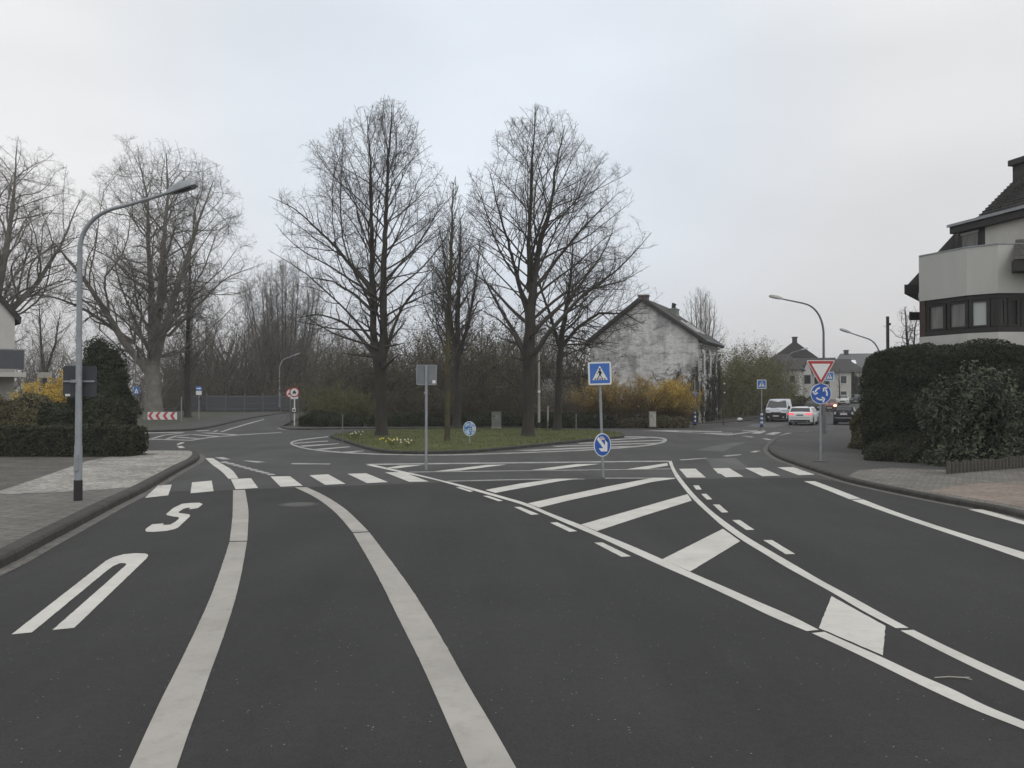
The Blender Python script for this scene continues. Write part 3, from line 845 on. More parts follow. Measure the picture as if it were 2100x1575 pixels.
# ------------------------------------------------------------------ trees and plants
def tubes(P, Rr, n):
    """P (N,K,3) centre lines, Rr (N,K) radii -> verts, quads, all at once"""
    N, K, _ = P.shape
    T = np.empty_like(P)
    T[:, 1:-1] = P[:, 2:] - P[:, :-2]; T[:, 0] = P[:, 1] - P[:, 0]; T[:, -1] = P[:, -1] - P[:, -2]
    T /= np.linalg.norm(T, axis=2, keepdims=True) + 1e-9
    D = P[:, -1] - P[:, 0]
    ref = np.where(np.abs(D[:, 2:3]) > 0.8 * np.linalg.norm(D, axis=1, keepdims=True), np.array([[1., 0.1, 0]]), np.array([[0.05, 0.1, 1.]]))
    ref = np.repeat(ref[:, None], K, 1)
    A = np.cross(T, ref); A /= np.linalg.norm(A, axis=2, keepdims=True) + 1e-9
    B = np.cross(T, A)
    an = 2 * np.pi * np.arange(n) / n
    V = P[:, :, None] + Rr[:, :, None, None] * (A[:, :, None] * np.cos(an)[None, None, :, None] + B[:, :, None] * np.sin(an)[None, None, :, None])
    idx = np.arange(N * K * n).reshape(N, K, n)
    a = idx[:, :-1]; b = idx[:, 1:]
    Fq = np.stack([a, np.roll(a, -1, 2), np.roll(b, -1, 2), b], -1).reshape(-1, 4)
    return V.reshape(-1, 3), Fq

def grow(rg, S, D, L, K, wob, up, env=None, gnarl=1.0, minlen=0.05):
    """N branches at once; wob: wander, up: pull to the light; env(p)->bool clips them to the crown"""
    N = len(S); Kf = max(K * 3, 9)
    p = S.copy(); d = D / (np.linalg.norm(D, axis=1, keepdims=True) + 1e-9)
    pts = [p.copy()]
    w = rg.normal(0, 1, (N, 3))
    for i in range(Kf):
        w = 0.6 * w + rg.normal(0, 1, (N, 3)) * gnarl
        d = d + w * wob / math.sqrt(Kf); d[:, 2] += up / Kf
        d /= np.linalg.norm(d, axis=1, keepdims=True)
        p = p + d * (L / Kf)[:, None]
        pts.append(p.copy())
    P = np.stack(pts, 1)
    end = np.full(N, float(Kf))
    if env is not None:
        ins = env(P.reshape(-1, 3)).reshape(N, Kf + 1)
        ins[:, 0] = True; ins[:, 1] = True
        first = np.argmin(ins, axis=1)
        out = ~ins.all(axis=1)
        end[out] = first[out]
    tt = np.linspace(0, 1, K + 1)[None] * end[:, None]
    i0 = np.clip(np.floor(tt).astype(int), 0, Kf - 1); fr = (tt - i0)[..., None]
    ar = np.arange(N)[:, None]
    Q = P[ar, i0] * (1 - fr) + P[ar, i0 + 1] * fr
    return Q, L * end / Kf

def spawn(rg, P, Ls, Rr, spacing, t0, t1, ang, ang_j, up0=0.0, ratio=0.4, lmin=0.2, lmax=9e9, rr=0.55, rmin=0.003, flat=0.0, tipshort=0.5):
    """side branches along parents"""
    N, K1, _ = P.shape
    cnt = np.maximum(0, np.round(Ls * (t1 - t0) / spacing + rg.uniform(-.5, .5, N))).astype(int)
    par = np.repeat(np.arange(N), cnt)
    if len(par) == 0: return None
    st = np.concatenate([[0], np.cumsum(cnt)[:-1]])
    k = np.arange(len(par)) - st[par]
    t = t0 + (t1 - t0) * (k + rg.uniform(0.1, 0.9, len(par))) / cnt[par]
    x = t * (K1 - 1); i = np.clip(x.astype(int), 0, K1 - 2); f = (x - i)[:, None]
    S = P[par, i] * (1 - f) + P[par, i + 1] * f
    T = P[par, i + 1] - P[par, i]; T /= np.linalg.norm(T, axis=1, keepdims=True) + 1e-9
    az = k * 2.4 + rg.uniform(0, 6.28, N)[par] + rg.normal(0, .5, len(par))
    ref = np.where(np.abs(T[:, 2:3]) > 0.9, np.array([[1., 0, 0]]), np.array([[0., 0, 1.]]))
    A = np.cross(T, ref); A /= np.linalg.norm(A, axis=1, keepdims=True) + 1e-9
    B = np.cross(T, A)
    a = R(1) * (ang + rg.normal(0, ang_j, len(par)))
    D = T * np.cos(a)[:, None] + (A * np.cos(az)[:, None] + B * np.sin(az)[:, None]) * np.sin(a)[:, None]
    D[:, 2] += up0
    L = np.clip(Ls[par] * ratio * (1 - tipshort * t) * rg.uniform(0.65, 1.25, len(par)), lmin, lmax)
    Rp = Rr[par, i] * (1 - f[:, 0]) + Rr[par, i + 1] * f[:, 0]
    r0 = np.maximum(Rp * rr * rg.uniform(0.8, 1.1, len(par)), rmin)
    return S, D, L, r0

def taper(r0, r1, K):
    t = np.linspace(0, 1, K + 1)[None]
    return r0[:, None] * (1 - t) + np.broadcast_to(np.asarray(r1, float).reshape(-1, 1), (len(r0), 1)) * t

def envelope(rows, cx, cy, depth=1.0, noise_amp=0.0, seed=0):
    """rows: (z, reach to the left, reach to the right)"""
    rows = sorted(rows)
    zz = np.array([r[0] for r in rows]); rl = np.array([r[1] for r in rows]); rr_ = np.array([r[2] for r in rows])
    rg = np.random.default_rng(seed)
    ph = rg.uniform(0, 6.28, 8)
    def f(p):
        z = p[:, 2]
        l = np.interp(z, zz, rl, left=0.3, right=-1); r = np.interp(z, zz, rr_, left=0.3, right=-1)
        dx, dy = p[:, 0] - cx, p[:, 1] - cy
        mid = (r - l) / 2; rad = (l + r) / 2
        az = np.arctan2(dy, dx - mid)
        wv = 1 + noise_amp * (np.sin(3 * az + ph[0] + z * 0.9) * 0.5 + np.sin(7 * az + ph[1] - z * 1.7) * 0.35 + np.sin(z * 2.6 + ph[2] + 2 * az) * 0.35)
        rad = rad * wv
        return (((dx - mid) / np.maximum(rad, .02)) ** 2 + (dy / np.maximum(rad * depth, .02)) ** 2 < 1) & (z < zz[-1]) & (rad > 0)
    return f

def tree(name, label, base, leaders, env, seed, cat='tree', group=None, barkm=None, twigm=None, limb=None, l1=(0.36, 46, 12), up1=0.55, l1_t0=0.0,
         sp=(0.42, 0.30, 0.22), rat=(0.34, 0.40), ang=(42, 45, 48), twig_len=(0.3, 0.65), twig_r=0.0045, up=(0.35, 0.25, 0.12), wob=(0.25, 0.35, 0.45), flare=1.35, l1_len=9.0, l1_rr=0.42, low_droop=0.0, l2_t0=0.15):
    """leaders: list of (points, radii) in local coordinates; the first carries the trunk"""
    rg = np.random.default_rng(seed)
    root = thing(name, label, cat, base, 0, group)
    mb = MB()
    allP, allL, allR = [], [], []
    for pts, rad in leaders:
        pv = [Vector(p) for p in pts]
        # a fine, slightly wandering centre line
        fine, fr = [], []
        for i in range(len(pv) - 1):
            for j in range(5):
                t = j / 5
                fine.append(pv[i].lerp(pv[i + 1], t) + Vector((rg.normal(0, .02), rg.normal(0, .02), 0))); fr.append(rad[i] * (1 - t) + rad[i + 1] * t)
        fine.append(pv[-1]); fr.append(rad[-1])
        if pts[0][2] < 0.2:
            fine = [pv[0] - Vector((0, 0, 0.35)), pv[0]] + [pv[0].lerp(pv[1], q) for q in (0.03, 0.07)] + fine[1:]
            fr = [rad[0] * flare * 1.25, rad[0] * flare * 1.1, rad[0] * (1 + (flare - 1) * .6), rad[0] * (1 + (flare - 1) * .3)] + fr[1:]
        mb.tube(fine, fr, 12)
        K = 24
        arr = np.array([tuple(q) for q in pv]); seg = np.concatenate([[0], np.cumsum(np.linalg.norm(np.diff(arr, axis=0), axis=1))])
        tt = np.linspace(0, seg[-1], K + 1)
        allP.append(np.stack([np.interp(tt, seg, arr[:, c]) for c in range(3)], 1)); allL.append(seg[-1]); allR.append(np.interp(tt, seg, rad))
    mb.build('trunk', barkm or M['bark'], root, smooth_ang=80)
    P0, L0, R0 = np.stack(allP), np.array(allL), np.stack(allR)
    chunks = []
    S, D, L, r0 = spawn(rg, P0, L0, R0, l1[0], 0.02, 0.99, l1[1], l1[2], 0, 1, l1_len * .6, l1_len, l1_rr, 0.012, tipshort=0.0)
    keep = S[:, 2] > l1_t0
    S, D, L, r0 = S[keep], D[keep], L[keep], r0[keep]
    # low limbs leave flatter, high ones steeper
    zt = (S[:, 2] - l1_t0) / (L0.max() + P0[0, 0, 2] - l1_t0 + 1e-6)
    D[:, 2] += (zt - 0.35) * 0.6 - low_droop * np.clip(1 - zt / .35, 0, 1)
    L = l1_len * rg.uniform(0.55, 1.1, len(L)) * (1 - 0.35 * zt)
    r0 = np.minimum(r0, 0.012 + 0.0075 * L)
    Q, L1 = grow(rg, S, D, L, 10, wob[0], up1, env)
    if limb:                                                       # big limbs given by hand
        for pts, ra, rb in limb:
            arr = np.array(pts, float); seg = np.concatenate([[0], np.cumsum(np.linalg.norm(np.diff(arr, axis=0), axis=1))])
            tt = np.linspace(0, seg[-1], 11)
            q = np.stack([np.interp(tt, seg, arr[:, c]) for c in range(3)], 1)
            q[1:-1] = (q[:-2] + 2 * q[1:-1] + q[2:]) / 4
            q[1:] += np.cumsum(rg.normal(0, .03, (10, 3)), 0)
            Q = np.concatenate([Q, q[None]]); L1 = np.append(L1, seg[-1]); r0 = np.append(r0, ra)
    R1 = taper(r0, np.minimum(0.007, r0), 10)
    chunks.append(tubes(Q, R1, 6))
    c = spawn(rg, Q, L1, R1, sp[0], l2_t0, 0.98, ang[0], 12, up[0] * .4, rat[0], 0.45, 3.6, 0.52, 0.007)
    Q2, L2 = grow(rg, c[0], c[1], c[2], 6, wob[1], up[0], env); R2 = taper(c[3], 0.005, 6)
    chunks.append(tubes(Q2, R2, 4))
    c = spawn(rg, Q2, L2, R2, sp[1], 0.12, 0.98, ang[1], 14, up[1] * .3, rat[1], 0.35, 1.5, 0.6, 0.006)
    Q3, L3 = grow(rg, c[0], c[1], c[2], 4, wob[2], up[1], env); R3 = taper(np.minimum(c[3], .010), twig_r * .8, 4)
    chunks.append(tubes(Q3, R3, 3))
    # end twigs on everything
    for QQ, LL, RR, spc in ((Q3, L3, R3, sp[2]), (Q2, L2, R2, sp[2] * 2.2)):
        c = spawn(rg, QQ, LL, RR, spc, 0.2, 1.0, ang[2], 15, up[2] * .3, 0.5, twig_len[0], twig_len[1], 0.6, twig_r)
        if c is None: continue
        Q4, L4 = grow(rg, c[0], c[1], c[2], 2, 0.4, up[2], env)
        chunks.append(tubes(Q4, taper(np.full(len(Q4), twig_r), twig_r * .55, 2), 3))
    cr = np_mesh('crown', chunks, twigm or M['twig'], root)
    return root

def leaf_cloud(rg, C, size, flat=None, asp=0.55):
    """one rhombic leaf at each centre; flat: outward normals to lean to"""
    n = len(C)
    nrm = rg.normal(0, 1, (n, 3))
    if flat is not None: nrm = nrm * 0.75 + flat
    nrm /= np.linalg.norm(nrm, axis=1, keepdims=True) + 1e-9
    a = rg.normal(0, 1, (n, 3)); a -= nrm * (a * nrm).sum(1, keepdims=True); a /= np.linalg.norm(a, axis=1, keepdims=True) + 1e-9
    b = np.cross(nrm, a)
    s = (size * rg.uniform(0.6, 1.35, n))[:, None]
    V = np.stack([C - a * s, C + b * s * asp, C + a * s, C - b * s * asp], 1).reshape(-1, 3)
    return V, np.arange(4 * n).reshape(n, 4)

def lump(P, amp, freq, seed):
    rg = np.random.default_rng(seed)
    out = np.zeros(len(P))
    for o in range(3):
        k = rg.normal(0, 1, (4, 3)) * freq * (1.9 ** o); ph = rg.uniform(0, 6.28, 4)
        out += (np.sin(P @ k.T + ph).sum(1)) * amp * 0.5 / (1.8 ** o)
    return out

def hedge(name, label, cat, center, size, rz, leafm, n, leaf, seed, expo=5.0, amp=0.08, freq=2.0, deep=0.16, corem=None, group=None, top_only=0.0, asp=0.55):
    """clipped or natural leafy mass: size = (length, depth, height), standing on center"""
    rg = np.random.default_rng(seed)
    d = rg.normal(0, 1, (n, 3)); d[:, 2] = np.abs(d[:, 2]) * 1.0 + 0.0
    d /= np.linalg.norm(d, axis=1, keepdims=True)
    hx, hy, hz = size[0] / 2, size[1] / 2, size[2]
    # even spread over the faces: sample a box surface then round it off
    area = np.array([2 * hy * hz, 2 * hy * hz, 2 * hx * hz, 2 * hx * hz, 4 * hx * hy]); area = area / area.sum()
    face = rg.choice(5, n, p=area)
    u, v = rg.uniform(-1, 1, n), rg.uniform(-1, 1, n)
    q = np.zeros((n, 3)); v01 = (v + 1) / 2
    for i, (a) in enumerate(((1, 0), (-1, 0), (0, 1), (0, -1))):
        k = face == i
        if a[0]: q[k] = np.stack([np.full(k.sum(), a[0]), u[k], v01[k]], 1)
        else: q[k] = np.stack([u[k], np.full(k.sum(), a[1]), v01[k]], 1)
    k = face == 4; q[k] = np.stack([u[k], v[k], np.ones(k.sum())], 1)
    def rnd(q):
        z2 = q[:, 2] * 1.0
        s = (np.abs(q[:, 0]) ** expo + np.abs(q[:, 1]) ** expo + np.abs(z2) ** expo * 1.0) ** (1 / expo)
        return q / np.maximum(s, 1e-6)[:, None]
    w = rnd(q)
    P = w * np.array([hx, hy, hz])
    nr = np.sign(w) * np.abs(w) ** (expo - 1) / np.array([hx, hy, hz]); nr /= np.linalg.norm(nr, axis=1, keepdims=True) + 1e-9
    P = P + nr * (lump(P, amp, freq, seed) - deep * np.abs(rg.normal(0, .6, n)))[:, None]
    P[:, 2] = np.maximum(P[:, 2], 0.02)
    root = thing(name, label, cat, center, rz, group)
    np_mesh('leaves', [leaf_cloud(rg, P, leaf, nr * 0.9, asp)], leafm, root)
    # added dark core: blocks see-through, reads as the shaded gaps between leaves
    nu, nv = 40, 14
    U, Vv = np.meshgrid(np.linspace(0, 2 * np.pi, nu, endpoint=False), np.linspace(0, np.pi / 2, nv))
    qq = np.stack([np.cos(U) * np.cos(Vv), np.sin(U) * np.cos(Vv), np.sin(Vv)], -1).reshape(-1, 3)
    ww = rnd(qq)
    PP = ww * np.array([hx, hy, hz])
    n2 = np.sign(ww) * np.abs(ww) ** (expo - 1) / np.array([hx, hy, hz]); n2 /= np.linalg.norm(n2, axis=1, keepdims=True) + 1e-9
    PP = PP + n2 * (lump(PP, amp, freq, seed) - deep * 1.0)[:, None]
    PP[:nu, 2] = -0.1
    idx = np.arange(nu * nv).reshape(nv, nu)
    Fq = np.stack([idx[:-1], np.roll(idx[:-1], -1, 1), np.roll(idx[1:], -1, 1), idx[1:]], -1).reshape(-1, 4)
    np_mesh('dark_core', [(PP, Fq)], corem or M['hedge_core'], root, smooth_all=True)
    return root

def bush_chunks(rg, base, height, radius, stems, spread=0.5, sp=(0.22, 0.18), twig_r=0.006, up=0.4, r0=0.02, wob=0.3, lens=(0.7, 1.05), twigs=True):
    """upright multi stemmed twiggy bush -> tube chunks and the twig end points"""
    a = rg.uniform(0, 6.28, stems); rad = radius * 0.35 * np.sqrt(rg.uniform(0, 1, stems))
    S = np.stack([base[0] + rad * np.cos(a), base[1] + rad * np.sin(a), np.full(stems, base[2] - .05)], 1)
    a2 = a + rg.normal(0, .5, stems)
    t = spread * rg.uniform(0.1, 1.0, stems)
    D = np.stack([np.cos(a2) * t, np.sin(a2) * t, np.ones(stems)], 1)
    L = height * rg.uniform(lens[0], lens[1], stems)
    Q, L1 = grow(rg, S, D, L, 7, wob, up * .3)
    R1 = taper(np.full(stems, r0), 0.006, 7)
    out = [tubes(Q, R1, 4)]
    pts = [Q[:, 3:].reshape(-1, 3)]
    c = spawn(rg, Q, L1, R1, sp[0], 0.15, 0.98, 35, 12, 0.1, 0.38, 0.3, 2.5, 0.6, twig_r)
    Q2, L2 = grow(rg, c[0], c[1], c[2], 4, wob * 1.3, up); R2 = taper(np.minimum(c[3], .02), twig_r * .8, 4)
    out.append(tubes(Q2, R2, 3)); pts.append(Q2[:, 1:].reshape(-1, 3))
    if twigs:
        c = spawn(rg, Q2, L2, R2, sp[1], 0.15, 1.0, 38, 15, 0.1, 0.45, 0.25, 1.0, 0.6, twig_r)
        if c is not None:
            Q3, L3 = grow(rg, c[0], c[1], c[2], 3, wob * 1.3, up)
            out.append(tubes(Q3, taper(np.full(len(Q3), twig_r), twig_r * .6, 3), 3)); pts.append(Q3.reshape(-1, 3))
    return out, np.concatenate(pts)

def px_rows(rows, cxpx, d, basez, scale=1.0):
    """silhouette read off the photo: (v, left px, right px) -> local envelope rows"""
    s = d / F
    out = []
    for v, l, r in rows:
        z = W(cxpx, v, d).z - basez
        out.append((z, (cxpx - l) * s, (r - cxpx) * s))
    return out

def ploc(u, v, d, base):
    return tuple(W(u, v, d) - Vector(base))

def isl_base(u, d):
    p = W(u, 850, d)
    return (p.x, d, island_z(p.x, d))

def hedge_line(name, label, cat, p, q, depth, height, *a, z=0.1, **k):
    p, q = Vector(p), Vector(q)
    c = (p + q) / 2; dl = q - p
    return hedge(name, label, cat, (c.x, c.y, z), (dl.length, depth, height), math.atan2(dl.y, dl.x), *a, **k)

# ------------------------------------------------------------------ buildings
def wall_panel(mb, poly, a, b): mb.prism(poly, a, b, 'y')

M['render_white'] = mat('white_render', (0.50, 0.495, 0.47), 0.9, 0.10, 1.2, 0.15, 60)
M['render_pale'] = mat('pale_concrete_render', (0.44, 0.445, 0.42), 0.9, 0.0, 0.5, 0.15, 60, color2=(0.50, 0.505, 0.475), stretch=(2.5, 2.5, .35), detail=9)
M['render_cream'] = mat('cream_render', (0.45, 0.425, 0.36), 0.9, 0.12, 1.0)
M['render_grey'] = mat('grey_render', (0.36, 0.36, 0.35), 0.9, 0.12, 1.0)
M['slate'] = mat('dark_slate', (0.028, 0.027, 0.027), 0.85, 0.0, 2.0, 0.4, 14, color2=(0.056, 0.053, 0.05), stretch=(1, 1, 3))
M['slate_light'] = mat('grey_slate', (0.12, 0.125, 0.13), 0.8, 0.2, 2.0, 0.3, 14)
M['dark_wood'] = mat('dark_stained_wood', (0.022, 0.020, 0.019), 0.7, 0.2, 4)
M['dark_brick'] = paving('dark_brick', (0.075, 0.05, 0.04), (0.055, 0.038, 0.032), (0.04, 0.036, 0.033), 0.24, 0.08)
M['glass'] = mat('window_glass', (0.02, 0.023, 0.026), 0.08, 0.0, spec=0.8)
M['glass_blind'] = mat('window_with_net_curtain', (0.10, 0.105, 0.10), 0.15, 0.0, 1.4, color2=(0.22, 0.225, 0.21), spec=0.7, stretch=(3, 3, .6))
M['blind'] = mat('white_roller_blind', (0.42, 0.46, 0.45), 0.5, 0.03, 3, spec=0.6)
M['balcony_grey'] = mat('blue_grey_balcony_panel', (0.075, 0.08, 0.095), 0.6, 0.12, 2)

def whitewash(name):
    m = bpy.data.materials.new(name); m.use_nodes = True
    n = m.node_tree; b = n.nodes['Principled BSDF']; L = n.links
    t = n.nodes.new('ShaderNodeTexCoord')
    sp_ = n.nodes.new('ShaderNodeSeparateXYZ'); L.new(t.outputs['Object'], sp_.inputs[0])
    cx = n.nodes.new('ShaderNodeCombineXYZ')
    L.new(sp_.outputs[0], cx.inputs[0]); L.new(sp_.outputs[2], cx.inputs[1])
    br = n.nodes.new('ShaderNodeTexBrick'); br.inputs['Scale'].default_value = 1.0
    br.inputs['Brick Width'].default_value = .26; br.inputs['Row Height'].default_value = .085; br.inputs['Mortar Size'].default_value = .008
    br.inputs['Color1'].default_value = (1, 1, 1, 1); br.inputs['Color2'].default_value = (.80, .80, .81, 1); br.inputs['Mortar'].default_value = (.74, .74, .74, 1)
    L.new(cx.outputs[0], br.inputs['Vector'])
    def nz_(scale, st, lo, hi, c1, c2, det=8, ro=.68):
        mp_ = n.nodes.new('ShaderNodeMapping'); mp_.inputs['Scale'].default_value = st; L.new(t.outputs['Object'], mp_.inputs[0])
        z = n.nodes.new('ShaderNodeTexNoise'); z.inputs['Scale'].default_value = scale; z.inputs['Detail'].default_value = det; z.inputs['Roughness'].default_value = ro
        L.new(mp_.outputs[0], z.inputs['Vector'])
        r = n.nodes.new('ShaderNodeValToRGB'); r.color_ramp.elements[0].position = lo; r.color_ramp.elements[1].position = hi
        r.color_ramp.elements[0].color = (*c1, 1); r.color_ramp.elements[1].color = (*c2, 1); L.new(z.outputs['Fac'], r.inputs[0]); return r.outputs[0]
    def mulc(a, c):
        q = n.nodes.new('ShaderNodeMix'); q.data_type = 'RGBA'; q.blend_type = 'MULTIPLY'; q.inputs['Factor'].default_value = 1
        L.new(a, q.inputs[6]); L.new(c, q.inputs[7]); return q.outputs[2]
    a = nz_(0.40, (1, 1, .75), .40, .52, (.50, .50, .51), (1, 1, 1))
    b2 = nz_(1.4, (.7, 1, 2.0), .36, .49, (.50, .50, .51), (1, 1, 1))
    c_ = nz_(1.0, (2.4, 1, .25), .30, .6, (.78, .78, .78), (1, 1, 1))
    base = n.nodes.new('ShaderNodeRGB'); base.outputs[0].default_value = (.84, .84, .83, 1)
    L.new(mulc(mulc(mulc(mulc(base.outputs[0], a), b2), c_), br.outputs['Color']), b.inputs['Base Color'])
    b.inputs['Roughness'].default_value = .95
    return m
M['whitewash'] = whitewash('weathered_whitewashed_brick')
M['facade'] = mat('dirty_stucco', (0.20, 0.20, 0.19), .9, 0.0, 1.6, color2=(0.58, 0.58, 0.56), stretch=(1.5, 1.5, .6), thr=(.3, .6))

def window(parent, c, w, h, axis='y', out=-1, frame_m=None, pane_m=None, mull=1, name='window', depth=.10, trans=False):
    """a framed window on a wall plane: frame part with its pane as a sub-part; out: which way it looks along the axis"""
    fm, pm = frame_m or M['white'], pane_m or M['glass']
    mb, pb = MB(), MB()
    fw = min(.07, w * .12)
    def B(m, cx, cz, sx, sz, d0, d1):
        dm, dd = (d0 + d1) / 2 * out, abs(d1 - d0)
        if axis == 'y': m.box((c[0] + cx, c[1] + dm, c[2] + cz), (sx, dd, sz))
        else: m.box((c[0] + dm, c[1] + cx, c[2] + cz), (dd, sx, sz))
    B(mb, 0, h / 2 - fw / 2, w, fw, -.02, depth * .5); B(mb, 0, -h / 2 + fw / 2, w, fw, -.02, depth * .5)
    for s in (-1, 1): B(mb, s * (w / 2 - fw / 2), 0, fw, h - 2 * fw, -.02, depth * .48)
    for i in range(1, mull): B(mb, -w / 2 + w * i / mull, 0, fw * .8, h - 2 * fw, -.02, depth * .44)
    if trans: B(mb, 0, h * .18, w - 2 * fw, fw * .7, -.02, depth * .40)
    B(pb, 0, 0, w - fw, h - fw, -.03, depth * .18)
    f = mb.build(name, fm, parent)
    pb.build('pane', pm, f)
    return f

# --- old whitewashed house at the far side
hz0 = 0.0
C0 = Vector((W(1432, 850, 69.5).x, 69.5))                # street corner of gable and facade
ang_h = math.atan2(SD.x, SD.y)                            # street turns right by this much
hx0 = float(hgt(C0.x, C0.y))
house = thing('old_house', 'old whitewashed brick house with a stained gable and an ivy covered stucco front', 'house', (C0.x, C0.y, hx0), -ang_h)
# local axes: +x to the right of the street direction, +y along the street; gable lies on y=0 from x=-9.2 to 0
gw, gl, ev, rd = 9.3, 8.4, 6.95, 10.3
px_ridge = -4.75
MB().prism([(-gw, -.3), (0, -.3), (0, ev), (px_ridge, rd), (-gw, ev - .1)], 0, gl, 'y').build('wall', M['whitewash'], house)
rt = MB()
def roof_slab(mb, p, q, y0, y1, th):
    d = Vector((q[0] - p[0], q[1] - p[1])).normalized(); nn = Vector((-d.y, d.x)) * th
    if nn.y < 0: nn = -nn
    mb.prism([p, q, (q[0] + nn.x, q[1] + nn.y), (p[0] + nn.x, p[1] + nn.y)], y0, y1, 'y')
sl = (ev - rd) / (0 - px_ridge)
roof_slab(rt, (px_ridge - .0, rd + .03), (.55, rd + sl * (.55 - px_ridge) + .03), -.34, gl + .2, .30)
sl2 = (rd - ev + .1) / (px_ridge + gw)
roof_slab(rt, (-gw - .4, ev - .1 - .4 * sl2 + .03), (px_ridge - .003, rd + .03), -.34, gl + .2, .30)
roof = rt.build('roof', M['slate'], house)
ch = MB(); ch.box((px_ridge + .05, .55, rd + .05), (.78, .6, .85)).box((px_ridge + .05, .55, rd + .50), (.9, .72, .12)); ch.build('chimney', mat('chimney_brick', (.13, .105, .09), .9, .25, 4), roof)
ch = MB(); ch.box((-3.2, 5.2, rd - 1.25), (.7, 1.2, 1.9)).box((-3.2, 5.2, rd - .29), (.8, 1.3, .1))
ch.build('chimney', M['cabinet'], roof)
ch = MB()
for k_ in (4.85, 5.55):
    ch = MB().tube([(-3.2, k_, rd - .25), (-3.2, k_, rd + .05), (-3.14, k_, rd + .25)], [.12, .10, .13], 8); ch.build('chimney_pot', M['pole_dark'], roof)

for k_ in (2.6, 5.0):
    m1, m2 = MB(), MB()
    xm = -1.2; zm = rd + sl * (xm - px_ridge) + .42
    m1.box((xm, k_, zm), (1.7, .95, .14), ry=-math.atan(sl)); sk = m1.build('skylight', M['white'], roof)
    m2.box((xm, k_, zm + .05), (1.5, .75, .07), ry=-math.atan(sl)); m2.build('pane', M['glass'], sk)
fc = MB(); fc.box((.045, gl / 2, 3.4), (.09, gl - .06, 6.7)).box((.16, gl / 2, 6.55), (.32, gl - .05, .16)).box((.12, gl / 2, 6.3), (.22, gl - .08, .08)).box((.09, gl / 2, 3.42), (.19, gl - .08, .22))
fc.build('facade', M['facade'], house)
MB().tube([(.63, -.2, ev - .12), (.63, gl + .15, ev - .12)], .09, 8).build('gutter', M['galv_dark'], house)
for i in range(3):
    yy = 1.35 + i * 2.75
    for zc, hh in ((5.0, 1.75), (1.95, 1.9)):
        window(house, (.09, yy, zc), 1.0, hh, 'x', 1, mat('window_frame', (.46, .46, .44), .7, .15, 4) if i == 0 and zc == 5.0 else bpy.data.materials['window_frame'], M['glass'], 2, trans=True)
        sg = MB(); sg.prism([(yy + .72 * math.cos(t), zc + hh / 2 + .08 + .28 * math.sin(t)) for t in np.linspace(0, math.pi, 9)], .09, .16, 'x')
        sg.box((.12, yy - .66, zc), (.07, .24, hh + .1)).box((.12, yy + .66, zc), (.07, .24, hh + .1))
        sg.build('window_surround', M['white'], house)
# ivy: bare climbing stems and dark leaves over the front and its corner
rg = np.random.default_rng(700)
def ivy(n, plane, seed):
    rg = np.random.default_rng(seed)
    S = np.zeros((n, 3))
    if plane == 'front': S[:, 1] = rg.uniform(0.05, gl, n); S[:, 0] = .24
    else: S[:, 0] = -np.abs(rg.normal(0, 1.9, n)); S[:, 1] = -.05
    S[:, 2] = rg.uniform(0, 1.2, n) ** 1.5 if plane == 'front' else rg.uniform(0, 1.5, n)
    D = np.zeros((n, 3)); D[:, 2] = 1; D[:, 1 if plane == 'front' else 0] = rg.normal(0, .35, n)
    L = rg.uniform(2.5, 6.6, n) if plane == 'front' else np.maximum(1.2, (6.4 + S[:, 0] * 1.1) * rg.uniform(.6, 1.0, n))
    Q, L1 = grow(rg, S, D, L, 12, .8, .3)
    k = 0 if plane == 'front' else 1
    def flat(Q):
        Q[..., k] = (.24 if plane == 'front' else -.06) + (Q[..., k] - (.24 if plane == 'front' else -.06)) * .12
        Q[..., 2] = np.minimum(Q[..., 2], 6.45)
        if plane == 'front': Q[..., 1] = np.clip(Q[..., 1], 0.02, gl)
        else: Q[..., 0] = np.minimum(Q[..., 0], -.02)
        return Q
    Q = flat(Q); R1 = taper(np.full(n, .04), .015, 12)
    c = spawn(rg, Q, L1, R1, .28, .1, 1, 50, 15, .2, .3, .3, 1.4, .6, .014)
    Q2, L2 = grow(rg, c[0], c[1], c[2], 5, .8, .2); Q2 = flat(Q2)
    return [tubes(Q, R1, 4), tubes(Q2, taper(np.full(len(Q2), .016), .01, 5), 3)], np.concatenate([Q.reshape(-1, 3), Q2.reshape(-1, 3)])
ivt = thing('ivy', 'dark ivy climbing over the front and the street corner of the old white house', 'climbing plant', (C0.x, C0.y, hx0), -ang_h)
cf, pf = ivy(30, 'front', 701); cs, ps = ivy(90, 'side', 702)
np_mesh('stems', cf + cs, mat('ivy_stem', (.045, .04, .034), 1, .2), ivt)
kf = pf[rg.choice(len(pf), 9500)]; kf[:, 2] = np.where(rg.uniform(0, 1, len(kf)) < .55, rg.uniform(0, 6.3, len(kf)), kf[:, 2]); kf[:, 0] = .26
dens = lump(kf * np.array([1, 1, 1]), 1.0, 1.1, 703); kf = kf[(dens > -.45) | (np.abs(kf[:, 2] - 3.4) < .45) | (kf[:, 2] < .7)]
nearw = np.zeros(len(kf), bool)
for yy in (1.35, 4.1, 6.85):
    for zc, hh in ((5.0, 1.75), (1.95, 1.9)): nearw |= (np.abs(kf[:, 1] - yy) < .80) & (np.abs(kf[:, 2] - zc - .1) < hh / 2 + .3) & (rg.uniform(0, 1, len(kf)) < .93)
kf = kf[~nearw]
np_mesh('leaves', [leaf_cloud(rg, kf + rg.normal(0, .06, kf.shape), .06)], M['thuja'], ivt)
ks = ps[rg.choice(len(ps), 1500)]
np_mesh('leaves', [leaf_cloud(rg, ks + rg.normal(0, .05, ks.shape) * np.array([1, .3, 1]) - np.array([0, .04, 0]), .045)], M['thuja'], ivt)
